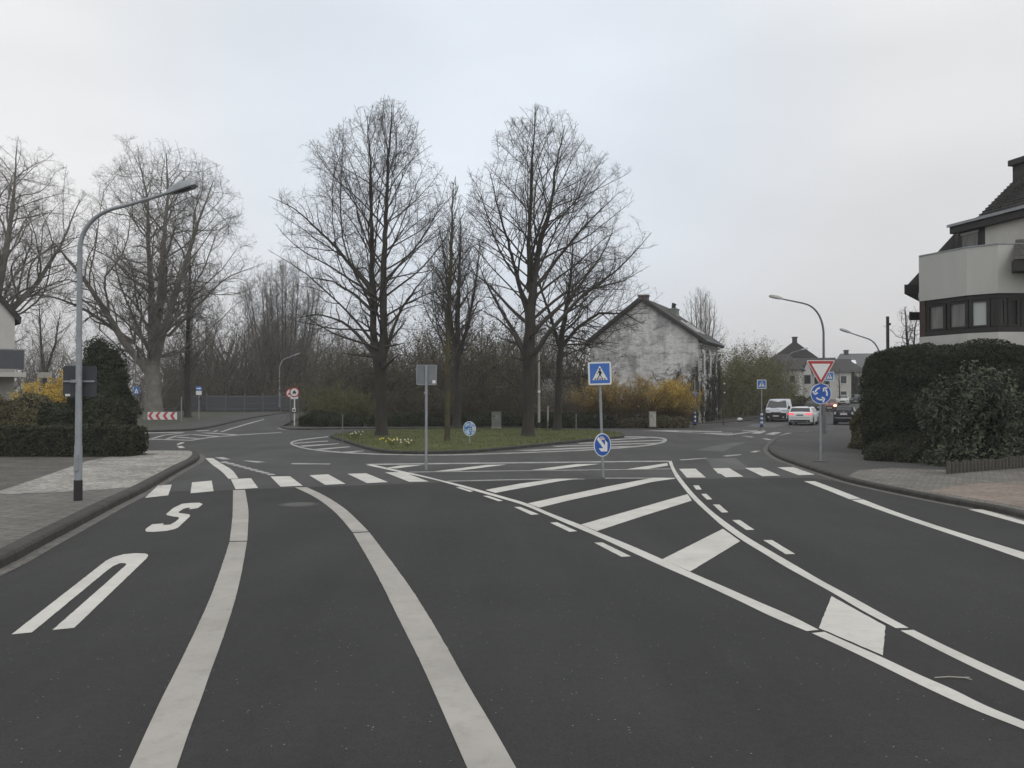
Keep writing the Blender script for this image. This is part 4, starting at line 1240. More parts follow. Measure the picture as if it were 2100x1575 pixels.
# low annexe on the left of the gable
ax0, ax1 = -gw - 4.6, -gw - .02
annex = thing('annexe', 'low whitewashed flat roofed annexe on the left of the old house', 'outbuilding', (C0.x, C0.y, hx0), -ang_h)
MB().prism([(ax0, -.3), (ax1, -.3), (ax1, 3.95), (ax0, 3.95)], .35, 6, 'y').build('wall', M['whitewash'], annex)
MB().box(((ax0 + ax1) / 2, 3.1, 4.07), (ax1 - ax0 + .2, 5.9, .22)).build('roof', M['slate_light'], annex)

# --- modern house on the right
def wall_strip(name, pts, z0, z1, th, m, parent):
    """upright wall along plan points, thickness th to the back"""
    pts = [Vector(p) for p in pts]
    back = offset_line(pts, th)
    mb = MB()
    n_ = len(pts)
    vs = [(p.x, p.y, z) for z in (z0, z1) for p in pts] + [(p.x, p.y, z) for z in (z0, z1) for p in back]
    fs = []
    for i in range(n_ - 1):
        fs += [(i, i + 1, n_ + i + 1, n_ + i), (2 * n_ + i, 2 * n_ + i + 1, 3 * n_ + i + 1, 3 * n_ + i), (n_ + i, n_ + i + 1, 3 * n_ + i + 1, 3 * n_ + i), (i, i + 1, 2 * n_ + i + 1, 2 * n_ + i)]
    fs += [(0, n_, 3 * n_, 2 * n_), (n_ - 1, 2 * n_ - 1, 4 * n_ - 1, 3 * n_ - 1)]
    mb.add(vs, fs)
    return mb.build(name, m, parent)
hm = thing('modern_house', 'modern house with a pale angular balcony parapet, dark framed bay windows and steep tiled roof', 'house', (0, 0, 0))
p0, p1, p2, p3 = Vector((15.38, 32.0)), Vector((16.13, 30.05)), Vector((16.85, 29.35)), Vector((18.0, 29.35))
p0b = Vector((17.6, 34.2))
bay = [p0, p1, p2, p3]
wall_strip('parapet', bay, 5.87, 7.56, .18, M['render_pale'], hm)
cap = wall_strip('parapet_cap', [p + Vector((-.02, -.02)) for p in bay], 7.562, 7.60, .24, M['galv'], hm)
MB().prism([tuple(p + (Vector((17.5, 31)) - p) * .05) for p in bay] + [(18, 34), (16.3, 34)], 6.2, 6.4, 'z').build('balcony_floor', M['concrete'], hm)
# side return of the parapet
wall_strip('parapet', [Vector((16.35, 33.9)), p0 + Vector((.005, .02))], 5.87, 7.56, .18, M['render_pale'], hm)
# dark window band
inb = offset_line(bay, .12)
wall_strip('lower_band', offset_line(bay, .02), 3.0, 4.52, .2, M['render_white'], hm)
wall_strip('window_lintel', offset_line(bay, .06), 5.70, 5.868, .2, M['dark_wood'], hm)
wall_strip('window_sill', offset_line(bay, .03), 4.525, 4.70, .24, M['dark_wood'], hm)
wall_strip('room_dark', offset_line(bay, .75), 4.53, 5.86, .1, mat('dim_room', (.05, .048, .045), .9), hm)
def bay_pane(a, b, t0, t1, m, z0=4.72, z1=5.69):
    d = b - a; u0, u1 = a + d * t0, a + d * t1
    nn = Vector((-d.y, d.x)).normalized()
    fr = MB()
    w = (u1 - u0).length; tt = d.normalized(); an = math.atan2(d.y, d.x)
    def bx(c, s): fr.box((c.x, c.y, s[3]), (s[0], s[1], s[2]), rz=an)
    c = (u0 + u1) / 2 + nn * .12
    e0, e1 = u0 + tt * .06 + nn * .12, u1 - tt * .06 + nn * .12
    bx(e0, (.12, .10, z1 - z0, (z0 + z1) / 2)); bx(e1, (.12, .10, z1 - z0, (z0 + z1) / 2))
    bx(c, (w - .24, .09, .07, z1 - .035)); bx(c, (w - .24, .09, .07, z0 + .035))
    f = fr.build('window', M['dark_wood'], hm)
    pn = MB(); pn.box((c.x + nn.x * .03, c.y + nn.y * .03, (z0 + z1) / 2), (w - .2, .02, z1 - z0 - .1), rz=an); pn.build('pane', m, f)
bay_pane(p0, p1, .13, .54, M['glass_blind']); bay_pane(p0, p1, .57, .99, M['glass_blind'])
bay_pane(p1, p2, .05, .72, M['blind']); bay_pane(p1, p2, .75, 1.0, M['dark_wood'])
bay_pane(p2, p3, .02, .30, M['glass_blind']); bay_pane(p2, p3, .33, .7, M['dark_wood']); bay_pane(p2, p3, .72, 1, M['glass_blind'])
# brick pier on the left end, brick body behind
d01 = (p0 - p1).normalized()
wall_strip('brick_pier', [p0 + d01 * .003 + Vector((.02, .02)), p0 + (p1 - p0) * .12 + Vector((.02, .005))], 3.0, 5.865, .4, M['dark_brick'], hm)
body = MB(); body.prism([(16.5, 33.9), (18.6, 30.3), (30, 34), (30, 44), (25, 44)], 0, 7.2, 'z'); body.build('wall', M['dark_brick'], hm)
MB().prism([(17.6, 30.6), (18.6, 30.3), (27, 31), (27, 33)], 3, 6.2, 'z').build('wall', M['dark_brick'], hm)
MB().prism([(19.3, 33.4), (19.2, 29.6), (25.6, 31.2), (25.6, 36), (22, 36.6)], 6.21, 9.06, 'z').build('wall', M['render_white'], hm)
# dormer storey and roofs: eave profile in plan lines
eL, eR = Vector((17.5, 33.6)), Vector((19.3, 26.8))
dd = (eR - eL).normalized(); dn = Vector((-dd.y, dd.x))
def along(s, o, z): q = eL + dd * s + dn * o; return (q.x, q.y, z)
def quadbox(name, s0, s1, o0, o1, z0, z1, m, parent=hm):
    mb = MB(); vs = [along(s, o, z) for s in (s0, s1) for o in (o0, o1) for z in (z0, z1)]
    mb.add(vs, [(0, 1, 3, 2), (4, 6, 7, 5), (0, 4, 5, 1), (2, 3, 7, 6), (0, 2, 6, 4), (1, 5, 7, 3)]); return mb.build(name, m, parent)
zE = 8.72
quadbox('dormer_wall', 1.46, 4.0, .15, 3.5, 6.4, zE + .15, M['render_white'])
quadbox('dormer_frame', .12, 1.46, .15, 3.4, 6.4, zE + .12, M['dark_wood'])
fq = quadbox('dormer_window', .38, 1.15, .10, .14, 6.9, zE - .12, M['glass_blind'])
quadbox('dormer_window_head', .32, 1.2, .07, .16, zE - .12, zE - .04, M['render_grey'])
quadbox('fascia', -.03, 4.2, -.12, .148, zE + .005, zE + .34, M['dark_wood'])
quadbox('gutter', -.1, 4.2, -.2, -.122, zE + .27, zE + .37, M['galv'])
rf = MB()
A_, B_ = Vector(along(1.3, -.1, zE + .36)), Vector(along(4.3, -.1, zE + .36))
D_, E_ = Vector((19.9, 33.2, 10.95)), Vector((22.2, 29.5, 11.6))
bk1, bk2 = Vector((22.5, 37.0, zE + .36)), Vector((26, 31, zE + .36))
rf.add([A_, B_, E_, D_, bk1, bk2], [(0, 1, 2, 3), (0, 3, 4), (3, 2, 5, 4), (1, 5, 2), (0, 4, 5, 1)])
M['roof_tile'] = paving('dark_roof_tiles', (.070, .066, .062), (.052, .050, .048), (.02, .02, .02), .3, .28)
roof2 = rf.build('roof', M['roof_tile'], hm)
tl = MB()
for i in range(14):
    t = i / 14
    a_, b_ = A_.lerp(D_, t), B_.lerp(E_, t)
    tl.tube([a_ + Vector((0, 0, .02)), b_ + Vector((0, 0, .02))], .03, 5)
tl.build('tile_courses', M['roof_tile'], roof2)
cm = MB(); an = math.atan2(dd.y, dd.x)
cm.box((20.05, 33.0, 10.7), (.62, .62, 1.5), rz=an).box((20.05, 33.0, 11.45), (.85, .85, .22), rz=an); cm.build('chimney', M['slate'], roof2)
# lower lean-to roofs peeping out on the left, and the little roof on the right edge
lr = MB(); lr.prism([(15.84, 34.2), (17.6, 34.2), (19.2, 37.6), (18.2, 37.6)], 6.42, 6.80, 'z'); lr.build('side_eave', M['dark_wood'], hm)
lr = MB(); fr0 = [(16.18, 34.75, 6.81), (18.15, 34.75, 8.95), (21, 34.75, 8.95), (21, 34.75, 6.81)]; bk0 = [(x + 1.7, y + 2.75, z) for x, y, z in fr0]
lr.add(fr0 + bk0, [(0, 1, 2, 3), (4, 5, 6, 7), (0, 1, 5, 4), (1, 2, 6, 5), (2, 3, 7, 6), (3, 0, 4, 7)]); lr.build('side_roof', M['roof_tile'], hm)
lr = MB(); lr.prism([(15.98, 34.1), (16.9, 34.1), (16.9, 35.0), (16.4, 35.0)], 5.42, 5.68, 'z'); lr.build('side_canopy', M['dark_wood'], hm)
lr = MB(); e0 = W(2068, 548, 29.0)
lr.prism([(17.05, 28.75), (20, 28.1), (20, 29.3), (17.3, 29.32)], 6.55, 6.93, 'z'); lr.build('porch_fascia', M['dark_wood'], hm)
lr = MB(); lr.add([(17.0, 28.7, 6.94), (20, 28.05, 6.94), (20, 29.6, 7.9), (17.55, 29.5, 7.75)], [(0, 1, 2, 3)]); lr.build('porch_roof', M['roof_tile'], hm)

# --- left white gable with balcony
dl = 41.0
xa = W(30, 700, dl).x
zt_ = W(30, 650, dl).z
hl_ = thing('white_house', 'white rendered house at the left edge with dark roof verge and grey balcony', 'house', (xa, dl, 0), R(40))
MB().prism([(0, 0), (0, zt_), (-3.6, zt_ + 4.3), (-8.5, zt_ + 1), (-8.5, 0)], 0, 7, 'y').build('wall', M['render_white'], hl_)
MB().prism([(.22, zt_ - .34), (.27, zt_ - .02), (-3.6, zt_ + 4.62), (-3.6, zt_ + 4.33)], -.15, 7.2, 'y').build('roof', M['slate'], hl_)
zr0, zr1 = W(40, 760, dl - 1.4).z, W(40, 716, dl - 1.4).z
xe = W(67, 740, dl - 1.0).x - xa
bl = MB()
for i in range(8): bl.box((-.35 - i * 1.05, -1.4, (zr0 + zr1) / 2 + .02), (1.0, .03, zr1 - zr0 - .12))
bl.box((.17, -.7, (zr0 + zr1) / 2 + .02), (.03, 1.35, zr1 - zr0 - .12))
rl_ = bl.build('balcony_panel', M['balcony_grey'], hl_)
b3 = MB(); b3.tube([(-8.3, -1.4, zr1), (.17, -1.4, zr1), (.17, -.05, zr1)], .03, 8)
for i in range(9): b3.tube([(.17 - i * 1.05, -1.4, zr0 - .1), (.17 - i * 1.05, -1.4, zr1)], .025, 6)
b3.build('handrail', M['galv'], rl_)
MB().box((-4.0, -.72, zr0 - .18), (8.5, 1.42, .22)).build('balcony_slab', M['render_white'], hl_)

# --- houses down the street
def far_house(label, c, rz, w, dp, eave, ridge, wm, rm, wins, hip=0.0, chimneys=(), gables=(), balconies=(), ctr=False):
    """ridge along local x; front faces -y; hip pulls the ridge ends in"""
    z0 = float(hgt(c[0], c[1]))
    if ctr: c = (c[0] + math.sin(rz) * dp / 2, c[1] - math.cos(rz) * dp / 2)
    h = thing('far_house', label, 'house', (c[0], c[1], z0), rz, 'houses down the right hand street')
    MB().box((0, dp / 2, eave / 2 - .3), (w, dp, eave + .6)).build('wall', wm, h)
    o = .45
    r = MB(); zz = eave - .12
    r.add([(-w / 2 - o, -o, zz), (w / 2 + o, -o, zz), (w / 2 + o, dp + o, zz), (-w / 2 - o, dp + o, zz), (-w / 2 - o + hip, dp / 2, ridge), (w / 2 + o - hip, dp / 2, ridge)],
          [(0, 1, 5, 4), (2, 3, 4, 5), (1, 2, 5), (3, 0, 4), (0, 3, 2, 1)])
    rf_ = r.build('roof', rm, h)
    if hip == 0:
        MB().prism([(.15, eave - .3), (dp - .15, eave - .3), (dp / 2, ridge - .35)], w / 2 - .02, w / 2 + .02 + .0, 'x').build('gable_wall', wm, h)
        MB().prism([(.15, eave - .3), (dp - .15, eave - .3), (dp / 2, ridge - .35)], -w / 2 - .02, -w / 2 + .02, 'x').build('gable_wall', wm, h)
    for (x, y, hh) in chimneys:
        m_ = MB(); m_.box((x, y, ridge + hh / 2 - 1.0), (.8, .8, hh + 1.2)).box((x, y, ridge + hh - .35), (1.0, 1.0, .15)); m_.build('chimney', M['slate'], rf_)
    for (x, z, ww, hh) in wins: window(h, (x, 0, z), ww, hh, 'y', -1, M['white'], M['glass'], 2 if ww > 1.2 else 1)
    for (x, gw_, gh) in gables:
        g_ = MB(); g_.prism([(x - gw_ / 2, 0), (x + gw_ / 2, 0), (x + gw_ / 2, eave), (x, eave + gh), (x - gw_ / 2, eave)], -.9, -.01, 'y'); gp = g_.build('gable_bay', wm, h)
        rr2 = MB(); th_ = .12
        for s in (-1, 1):
            rr2.prism([(x + s * (gw_ / 2 + .15), eave - .15), (x, eave + gh + .02), (x, eave + gh + th_ + .1), (x + s * (gw_ / 2 + .15), eave + th_)], -1.0, 2.5, 'y')
        rr2.build('gable_roof', rm, gp)
        window(gp, (x, -.9, eave - 1.1), .9, 1.3, 'y', -1, M['galv_dark'], M['glass'])
    for (x, z, ww) in balconies:
        b_ = MB(); b_.box((x, -.6, z), (ww, 1.2, .15)).box((x, -1.17, z + .5), (ww, .06, .85)); b_.build('balcony', M['render_grey'], h)
    return h
a_r = R(-14)
def at(u, d): p = W(u, 850, d); return (p.x, d)
def w2(xs, w=1.0, ug=1.25): return [(x, 3.75, w, 1.3) for x in xs] + [(x, ug, w, 1.5) for x in xs]
far_house('white two storey house with a hipped dark roof, left of the yield sign', at(1599, 112), R(-22), 5.0, 8, 5.2, 7.3, M['render_white'], M['slate'], w2((-1.5, .1, 1.6), .8), hip=2.0, balconies=[(1.5, 2.5, 1.4)])
far_house('large house with a tall dark gable roof and two chimneys, behind the white terrace', at(1632, 150), R(70), 11, 9.5, 6.4, 10.3, M['render_grey'], M['slate'], [], chimneys=[(-4.9, 4.75, 1.0)], ctr=True)
far_house('white terrace house with two pointed white gables, behind the yield sign', at(1660, 122), R(-16), 7.0, 9, 4.9, 7.1, M['render_white'], M['slate'], [(2.4, 3.6, .9, 1.2), (2.4, 1.3, 1.0, 1.6), (1.0, 3.6, .8, 1.2), (-2.8, 1.3, .8, 1.8), (1.0, 1.3, .8, 1.6)], gables=[(-1.7, 1.1, 1.5), (-.3, 1.1, 1.5)])
far_house('pale grey terrace house right of the yield sign', at(1700, 134), R(-16), 6.6, 9, 5.1, 7.2, M['render_white'], M['slate'], w2((-2.2, 0, 2.2)))
far_house('cream house with balconies and a hipped dark roof, left of the pointed conifer', at(1733, 146), R(-14), 6.6, 9, 5.2, 7.3, M['render_cream'], M['slate'], w2((-2.3, 0, 2.2), 1.1), hip=2.4, balconies=[(1.2, 2.6, 2.4), (1.2, .5, 2.4)])
hb_ = [o for o in bpy.data.objects if o.get('label', '').startswith('large house with a tall dark gable')][0]
dm = MB().box((-5.9, 6.6, 7.2), (1.0, 2.0, .75)).build('dormer', M['render_white'], hb_)
MB().box((-6.42, 6.6, 7.2), (.06, 1.6, .45)).build('pane', M['glass'], dm)
fh = far_house('house with a light grey slate roof and bright skylight, farthest right down the street', at(1772, 168), R(-10), 9, 10, 5.4, 9.2, M['render_cream'], M['slate_light'], w2((-3.2, -.8, 1.6), 1.2), hip=1.5, chimneys=[(-2.3, 5, 1.0)])
sl_m = MB(); sl_m.box((-1.6, 2.2, 7.35), (1.2, 1.3, .12), rx=math.atan2(3.92, 5.45)); sl_m.build('skylight', mat('skylight_glass', (.85, .87, .9), .05, spec=1.0, metal=.9), [c for c in fh.children if c.name.startswith('roof')][0])
# conifer and garden hedges in front of them
p = at(1750, 138); hedge('conifer', 'slim dark pointed conifer in front of the cream house', 'conifer', (p[0], p[1], float(hgt(*p))), (1.9, 1.9, 5.2), 0, M['thuja'], 5000, .16, 720, expo=1.7, amp=.2, freq=1.2, deep=.2)
for i, (u0, u1, dd_, hh, lab) in enumerate(((1604, 1650, 104, 1.7, 'dark garden hedge in front of the hipped white house'), (1652, 1700, 112, 1.7, 'dark garden hedge in front of the pointed gables'), (1722, 1772, 136, 2.2, 'dark garden shrubs in front of the cream house'))):
    a_, b_ = at(u0, dd_), at(u1, dd_ + 4)
    hedge_line('garden_hedge', lab, 'hedge', a_, b_, 1.4, hh, M['hedge'], 5000, .14, 730 + i, z=float(hgt(*a_)), expo=4, amp=.2, freq=1, deep=.2)

# --- the four bare trees of the roundabout island
b = isl_base(783, 44.2); d = 44.2
rows = px_rows([(206, 798, 822), (224, 732, 846), (262, 696, 868), (325, 606, 893), (340, 594, 908), (392, 582, 925), (430, 566, 932), (470, 546, 936), (520, 550, 940), (560, 556, 938), (640, 578, 932), (690, 622, 890), (725, 690, 850), (790, 770, 800)], 783, d, b[2])
env = envelope(rows, 0, 0, 0.95, 0.07, 1)
P_ = lambda u, v, dy=0: (W(u, v, d).x - b[0], dy, W(u, v, d).z - b[2])
lead = [([(0, 0, 0), P_(781, 830), P_(779, 740), P_(765, 690, .15), P_(762, 600, .25), P_(760, 520, .3), P_(760, 430, .3), P_(757, 330, .35), P_(750, 232, .4)], [.33, .29, .35, .18, .155, .12, .085, .05, .015]),
        ([P_(781, 760), P_(787, 690, -.15), P_(788, 600, -.25), P_(789, 520, -.3), P_(794, 430, -.3), P_(798, 330, -.3), P_(806, 212, -.3)], [.28, .21, .18, .135, .10, .06, .015])]
limbs = [([P_(772, 735), P_(735, 690, .4), P_(690, 655, .8), P_(630, 640, 1.2), P_(585, 650, 1.4)], .13, .01), ([P_(790, 725), P_(815, 660, -.5), P_(850, 600, -.9), P_(905, 540, -1.3)], .12, .01),
         ([P_(763, 600), P_(735, 560, -.5), P_(690, 500, -1.0), P_(620, 440, -1.6), P_(575, 425, -2)], .11, .01), ([P_(765, 640), P_(730, 600, .6), P_(670, 565, 1.2), P_(600, 555, 1.6)], .10, .01)]
tree('bare_tree', 'tall twin stemmed bare tree with an egg shaped crown, left of the grey sign back', b, lead, env, 11, group='bare trees on the roundabout island', limb=limbs, l1_t0=3.0, l1=(0.30, 46, 9), l1_len=16.0, up1=.30, low_droop=.32, l2_t0=.34, sp=(.33,.21,.12), l1_rr=.36, twig_len=(.3,.75), twig_r=.0036)

b = isl_base(1083, 43.6); d = 43.6
rows = px_rows([(214, 1094, 1104), (240, 1048, 1176), (300, 996, 1206), (345, 958, 1284), (392, 954, 1300), (450, 950, 1300), (466, 950, 1325), (500, 952, 1346), (560, 955, 1352), (590, 958, 1374), (620, 965, 1340), (660, 995, 1300), (700, 1030, 1230), (730, 1052, 1130), (800, 1070, 1100)], 1083, d, b[2])
env = envelope(rows, 0, 0, 0.9, 0.07, 2)
lead = [([(0, 0, 0), P_(1083, 830), P_(1085, 740), P_(1088, 640), P_(1096, 560), P_(1107, 500, .2), P_(1128, 430, .4), P_(1140, 350, .5), P_(1160, 250, .5)], [.34, .29, .34, .27, .19, .145, .10, .055, .015]),
        ([P_(1086, 600), P_(1084, 520, -.2), P_(1088, 430, -.3), P_(1092, 330, -.3), P_(1099, 222, -.3)], [.15, .12, .085, .05, .015]),
        ([P_(1086, 660), P_(1066, 590, .4), P_(1050, 520, .8), P_(1027, 440, 1.0), P_(1003, 340, 1.2)], [.14, .11, .08, .05, .015])]
limbs = [([P_(1088, 740), P_(1125, 680, -.5), P_(1190, 610, -1.1), P_(1270, 560, -1.5), P_(1330, 490, -1.8)], .14, .01), ([P_(1078, 720), P_(1045, 660, .5), P_(1005, 590, 1.0), P_(975, 520, 1.4)], .13, .01),
         ([P_(1095, 590), P_(1140, 530, .5), P_(1200, 455, 1.0), P_(1280, 370, 1.4)], .12, .01), ([P_(1085, 700), P_(1125, 640, .8), P_(1200, 592, 1.5), P_(1285, 570, 2.0), P_(1345, 535, 2.3)], .11, .01),
         ([P_(1082, 740), P_(1055, 690, -.6), P_(1015, 650, -1.2), P_(975, 640, -1.6)], .10, .01)]
tree('bare_tree', 'broad bare tree on the island whose low right limbs reach over the old house', b, lead, env, 23, group='bare trees on the roundabout island', limb=limbs, l1_t0=3.4, l1=(0.36, 44, 9), l1_len=16, up1=.30, low_droop=.3, l2_t0=.34, sp=(.33,.21,.12), l1_rr=.36, twig_len=(.3,.75), twig_r=.0036)

b = isl_base(917, 38.2); d = 38.2
rows = px_rows([(365, 924, 934), (420, 905, 955), (470, 890, 968), (530, 868, 985), (600, 850, 995), (660, 855, 985), (700, 868, 965), (740, 890, 945), (800, 910, 926)], 917, d, b[2])
env = envelope(rows, 0, 0, 1, 0.08, 3)
lead = [([(0, 0, 0), P_(917, 800), P_(919, 700), P_(921, 600), P_(926, 500), P_(929, 375)], [.13, .12, .11, .09, .06, .015])]
tree('slim_tree', 'slim young tree with a mossy yellowish trunk, between the two big bare trees', b, lead, env, 31, group='bare trees on the roundabout island', barkm=M['bark_moss'], l1_t0=3.2, l1=(0.18, 34, 10), l1_len=6.0, up1=0.7, sp=(0.32, 0.22, 0.16), flare=1.2)

d = 57.6; b = (W(937, 850, d).x, d, .1)
rows = px_rows([(440, 925, 960), (480, 900, 990), (540, 880, 1010), (620, 865, 1025), (690, 870, 1010), (740, 890, 985), (790, 925, 950)], 937, d, b[2])
lead = [([(0, 0, 0), P_(937, 800), P_(938, 720), P_(940, 620), P_(943, 540), P_(944, 450)], [.30, .26, .2, .14, .09, .015]),
        ([P_(938, 730), P_(925, 660, .3), P_(915, 570, .5), P_(905, 490, .6)], [.15, .11, .07, .015]), ([P_(938, 740), P_(960, 670, -.3), P_(975, 590, -.5), P_(985, 500, -.6)], [.15, .11, .07, .015])]
tree('bare_tree', 'dark bare tree on the far kerb right behind the slim mossy tree', b, lead, envelope(rows, 0, 0, 1, .08, 14), 37, l1_t0=3.2, l1=(0.3, 36, 10), l1_len=7, up1=.6, sp=(.36, .26, .18))

b = isl_base(1143, 51.0); d = 51.0
rows = px_rows([(480, 1120, 1200), (520, 1085, 1270), (560, 1070, 1310), (600, 1070, 1345), (650, 1080, 1340), (690, 1092, 1320), (720, 1110, 1270), (780, 1135, 1152)], 1143, d, b[2])
env = envelope(rows, 0, 0, 1, 0.09, 4)
lead = [([(0, 0, 0), P_(1145, 800), P_(1150, 710), P_(1160, 640), P_(1170, 570), P_(1175, 490)], [.25, .21, .19, .13, .08, .02]),
        ([P_(1150, 715), P_(1185, 670, .4), P_(1230, 640, .7), P_(1285, 640, .9), P_(1325, 662, 1.0)], [.13, .1, .075, .045, .015]), ([P_(1149, 715), P_(1128, 650, -.4), P_(1108, 590, -.6), P_(1095, 520, -.7)], [.12, .09, .06, .02])]
tree('bare_tree', 'smaller dark bare tree with a low spreading crown, in front of the old house annexe', b, lead, env, 44, group='bare trees on the roundabout island', l1_t0=4.3, l1=(0.24, 52, 14), l1_len=8, up1=0.2, low_droop=0.2, sp=(.34,.24,.16))

# --- left: two big planes and their neighbours
d = 82.0; b = (W(316, 850, d).x, d, 0.06)
rows = px_rows([(288, 225, 330), (310, 200, 400), (345, 185, 455), (400, 178, 492), (470, 180, 512), (540, 165, 530), (600, 140, 520), (650, 140, 470), (700, 190, 420), (740, 250, 370), (800, 300, 340)], 316, d, b[2])
env = envelope(rows, 0, 0, 0.9, 0.07, 5)
lead = [([(0, 0, 0), P_(314, 810), P_(312, 755), P_(320, 690), P_(330, 600), P_(335, 500), P_(345, 400), P_(340, 310)], [.95, .75, .66, .42, .32, .22, .12, .03]),
        ([P_(312, 760), P_(304, 690, .8), P_(300, 600, 1.2), P_(290, 500, 1.6), P_(285, 400, 2), P_(262, 305, 2.2)], [.5, .36, .28, .2, .12, .03]),
        ([P_(306, 765), P_(262, 700, -1), P_(225, 630, -1.6), P_(180, 560, -2), P_(130, 500, -2.2)], [.42, .33, .25, .16, .04]),
        ([P_(318, 745), P_(350, 660, -1), P_(385, 570, -1.5), P_(420, 470, -2), P_(455, 380, -2.2)], [.4, .3, .22, .13, .03])]
limbs = [([P_(270, 700), P_(200, 640, -2), P_(130, 610, -3), P_(60, 615, -3.5)], .22, .03), ([P_(345, 690), P_(400, 620, 1), P_(450, 560, 2), P_(535, 530, 2.5)], .16, .02), ([P_(305, 720), P_(255, 640, 1.5), P_(215, 560, 2.2), P_(200, 470, 2.6)], .18, .02)]
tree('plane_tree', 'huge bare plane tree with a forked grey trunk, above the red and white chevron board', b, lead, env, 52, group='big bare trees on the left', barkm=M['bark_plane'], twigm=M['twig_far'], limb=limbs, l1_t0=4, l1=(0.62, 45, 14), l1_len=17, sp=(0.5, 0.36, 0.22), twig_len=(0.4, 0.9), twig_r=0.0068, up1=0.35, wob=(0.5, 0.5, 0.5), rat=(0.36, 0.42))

d = 74.0; b = (W(-30, 850, d).x, d, 0.06)
rows = px_rows([(284, -70, 40), (310, -120, 100), (340, -150, 135), (390, -180, 160), (450, -200, 168), (520, -200, 170), (600, -180, 175), (650, -130, 150), (700, -80, 60), (800, -45, -15)], -30, d, b[2])
env = envelope(rows, 0, 0, 0.9, 0.07, 6)
lead = [([(0, 0, 0), P_(-28, 760), P_(-22, 690), P_(-5, 600), P_(15, 500), P_(28, 400), P_(35, 300)], [.8, .62, .5, .36, .24, .13, .03]),
        ([P_(-22, 690), P_(15, 630, .8), P_(55, 580, 1.4), P_(100, 500, 1.8), P_(140, 400, 2)], [.36, .28, .2, .12, .03]), ([P_(-24, 700), P_(-70, 600, -1), P_(-100, 480, -1.4), P_(-110, 350, -1.6)], [.36, .26, .16, .03])]
limbs = [([P_(-5, 650), P_(40, 610, -1), P_(95, 590, -1.6), P_(170, 620, -2)], .16, .02)]
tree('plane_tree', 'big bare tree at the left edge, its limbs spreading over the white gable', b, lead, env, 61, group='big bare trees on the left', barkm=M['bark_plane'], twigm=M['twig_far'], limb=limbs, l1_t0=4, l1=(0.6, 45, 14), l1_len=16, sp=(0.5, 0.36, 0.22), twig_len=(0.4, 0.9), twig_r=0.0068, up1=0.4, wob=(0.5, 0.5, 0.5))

d = 86.0; b = (W(385, 850, d).x, d, 0.08)
rows = px_rows([(480, 380, 400), (540, 355, 425), (600, 340, 440), (680, 335, 450), (740, 345, 445), (790, 365, 415), (830, 380, 390)], 385, d, b[2])
env = envelope(rows, 0, 0, 1, 0.1, 7)
lead = [([(0, 0, 0), P_(384, 780), P_(386, 680), P_(389, 580), P_(391, 485)], [.36, .3, .22, .13, .02])]
tree('slender_tree', 'slender upright tree with dense fine twigs, right of the chevron board', b, lead, env, 71, cat='tree', barkm=M['bark'], twigm=M['twig_brown'], l1_t0=2, l1=(0.22, 42, 10), l1_len=5, sp=(0.4, 0.32, 0.28), twig_r=0.008, up1=0.7, twig_len=(.4, .8))

d = 130.0; b = (W(575, 850, d).x, d, 0.08)
rows = px_rows([(532, 550, 610), (550, 515, 650), (600, 488, 690), (660, 478, 700), (720, 490, 690), (770, 520, 660), (810, 560, 600)], 580, d, b[2])
env = envelope(rows, 0, 0, 1, 0.06, 8)
lead = []
rgl = np.random.default_rng(81)
for i in range(13):
    i = i * 8 / 12
    u = 580 + (i - 4) * 9; tu = 580 + (i - 4) * 19
    dy = rgl.uniform(-1.6, 1.6)
    lead.append(([(0 + (i - 4) * .1, dy * .2, 0.1 if i else 0), P_(u, 780, dy * .6), P_(580 + (i - 4) * 15, 690, dy), P_(tu, 560 + abs(i - 4) * 9, dy * 1.3)], [.4 if i == 0 else .2, .15, .10, .02]))
tree('upright_tree', 'dense grey upright tree with many parallel stems, behind the far lamp of the side street', b, lead, env, 83, cat='tree', barkm=M['bark'], twigm=M['twig_far'], l1_t0=4, l1=(0.36, 24, 8), l1_len=7, sp=(0.5, 0.4, 0.32), ang=(26, 28, 30), twig_r=0.010, up1=0.8, up=(0.6, 0.5, 0.3), twig_len=(.5, 1.0))

# --- small tree at the back left, pale birch behind the old house, bare tree beside the right house
d = 70.0; b = (W(92, 850, d).x, d, 0.06)
rows = px_rows([(600, 70, 110), (640, 45, 150), (690, 35, 165), (740, 50, 140), (790, 85, 100)], 92, d, b[2])
lead = [([(0, 0, 0), P_(92, 780), P_(84, 710), P_(80, 615)], [.2, .16, .1, .02]), ([P_(92, 770), P_(110, 700, .3), P_(118, 640, .4)], [.12, .08, .02])]
tree('bare_tree', 'small bare tree between the balcony and the dark cypress on the left', b, lead, envelope(rows, 0, 0, 1, .1, 9), 91, twigm=M['twig_far'], l1_t0=1.5, l1=(0.25, 45, 12), l1_len=4, sp=(0.4, 0.32, 0.28), twig_r=0.008)

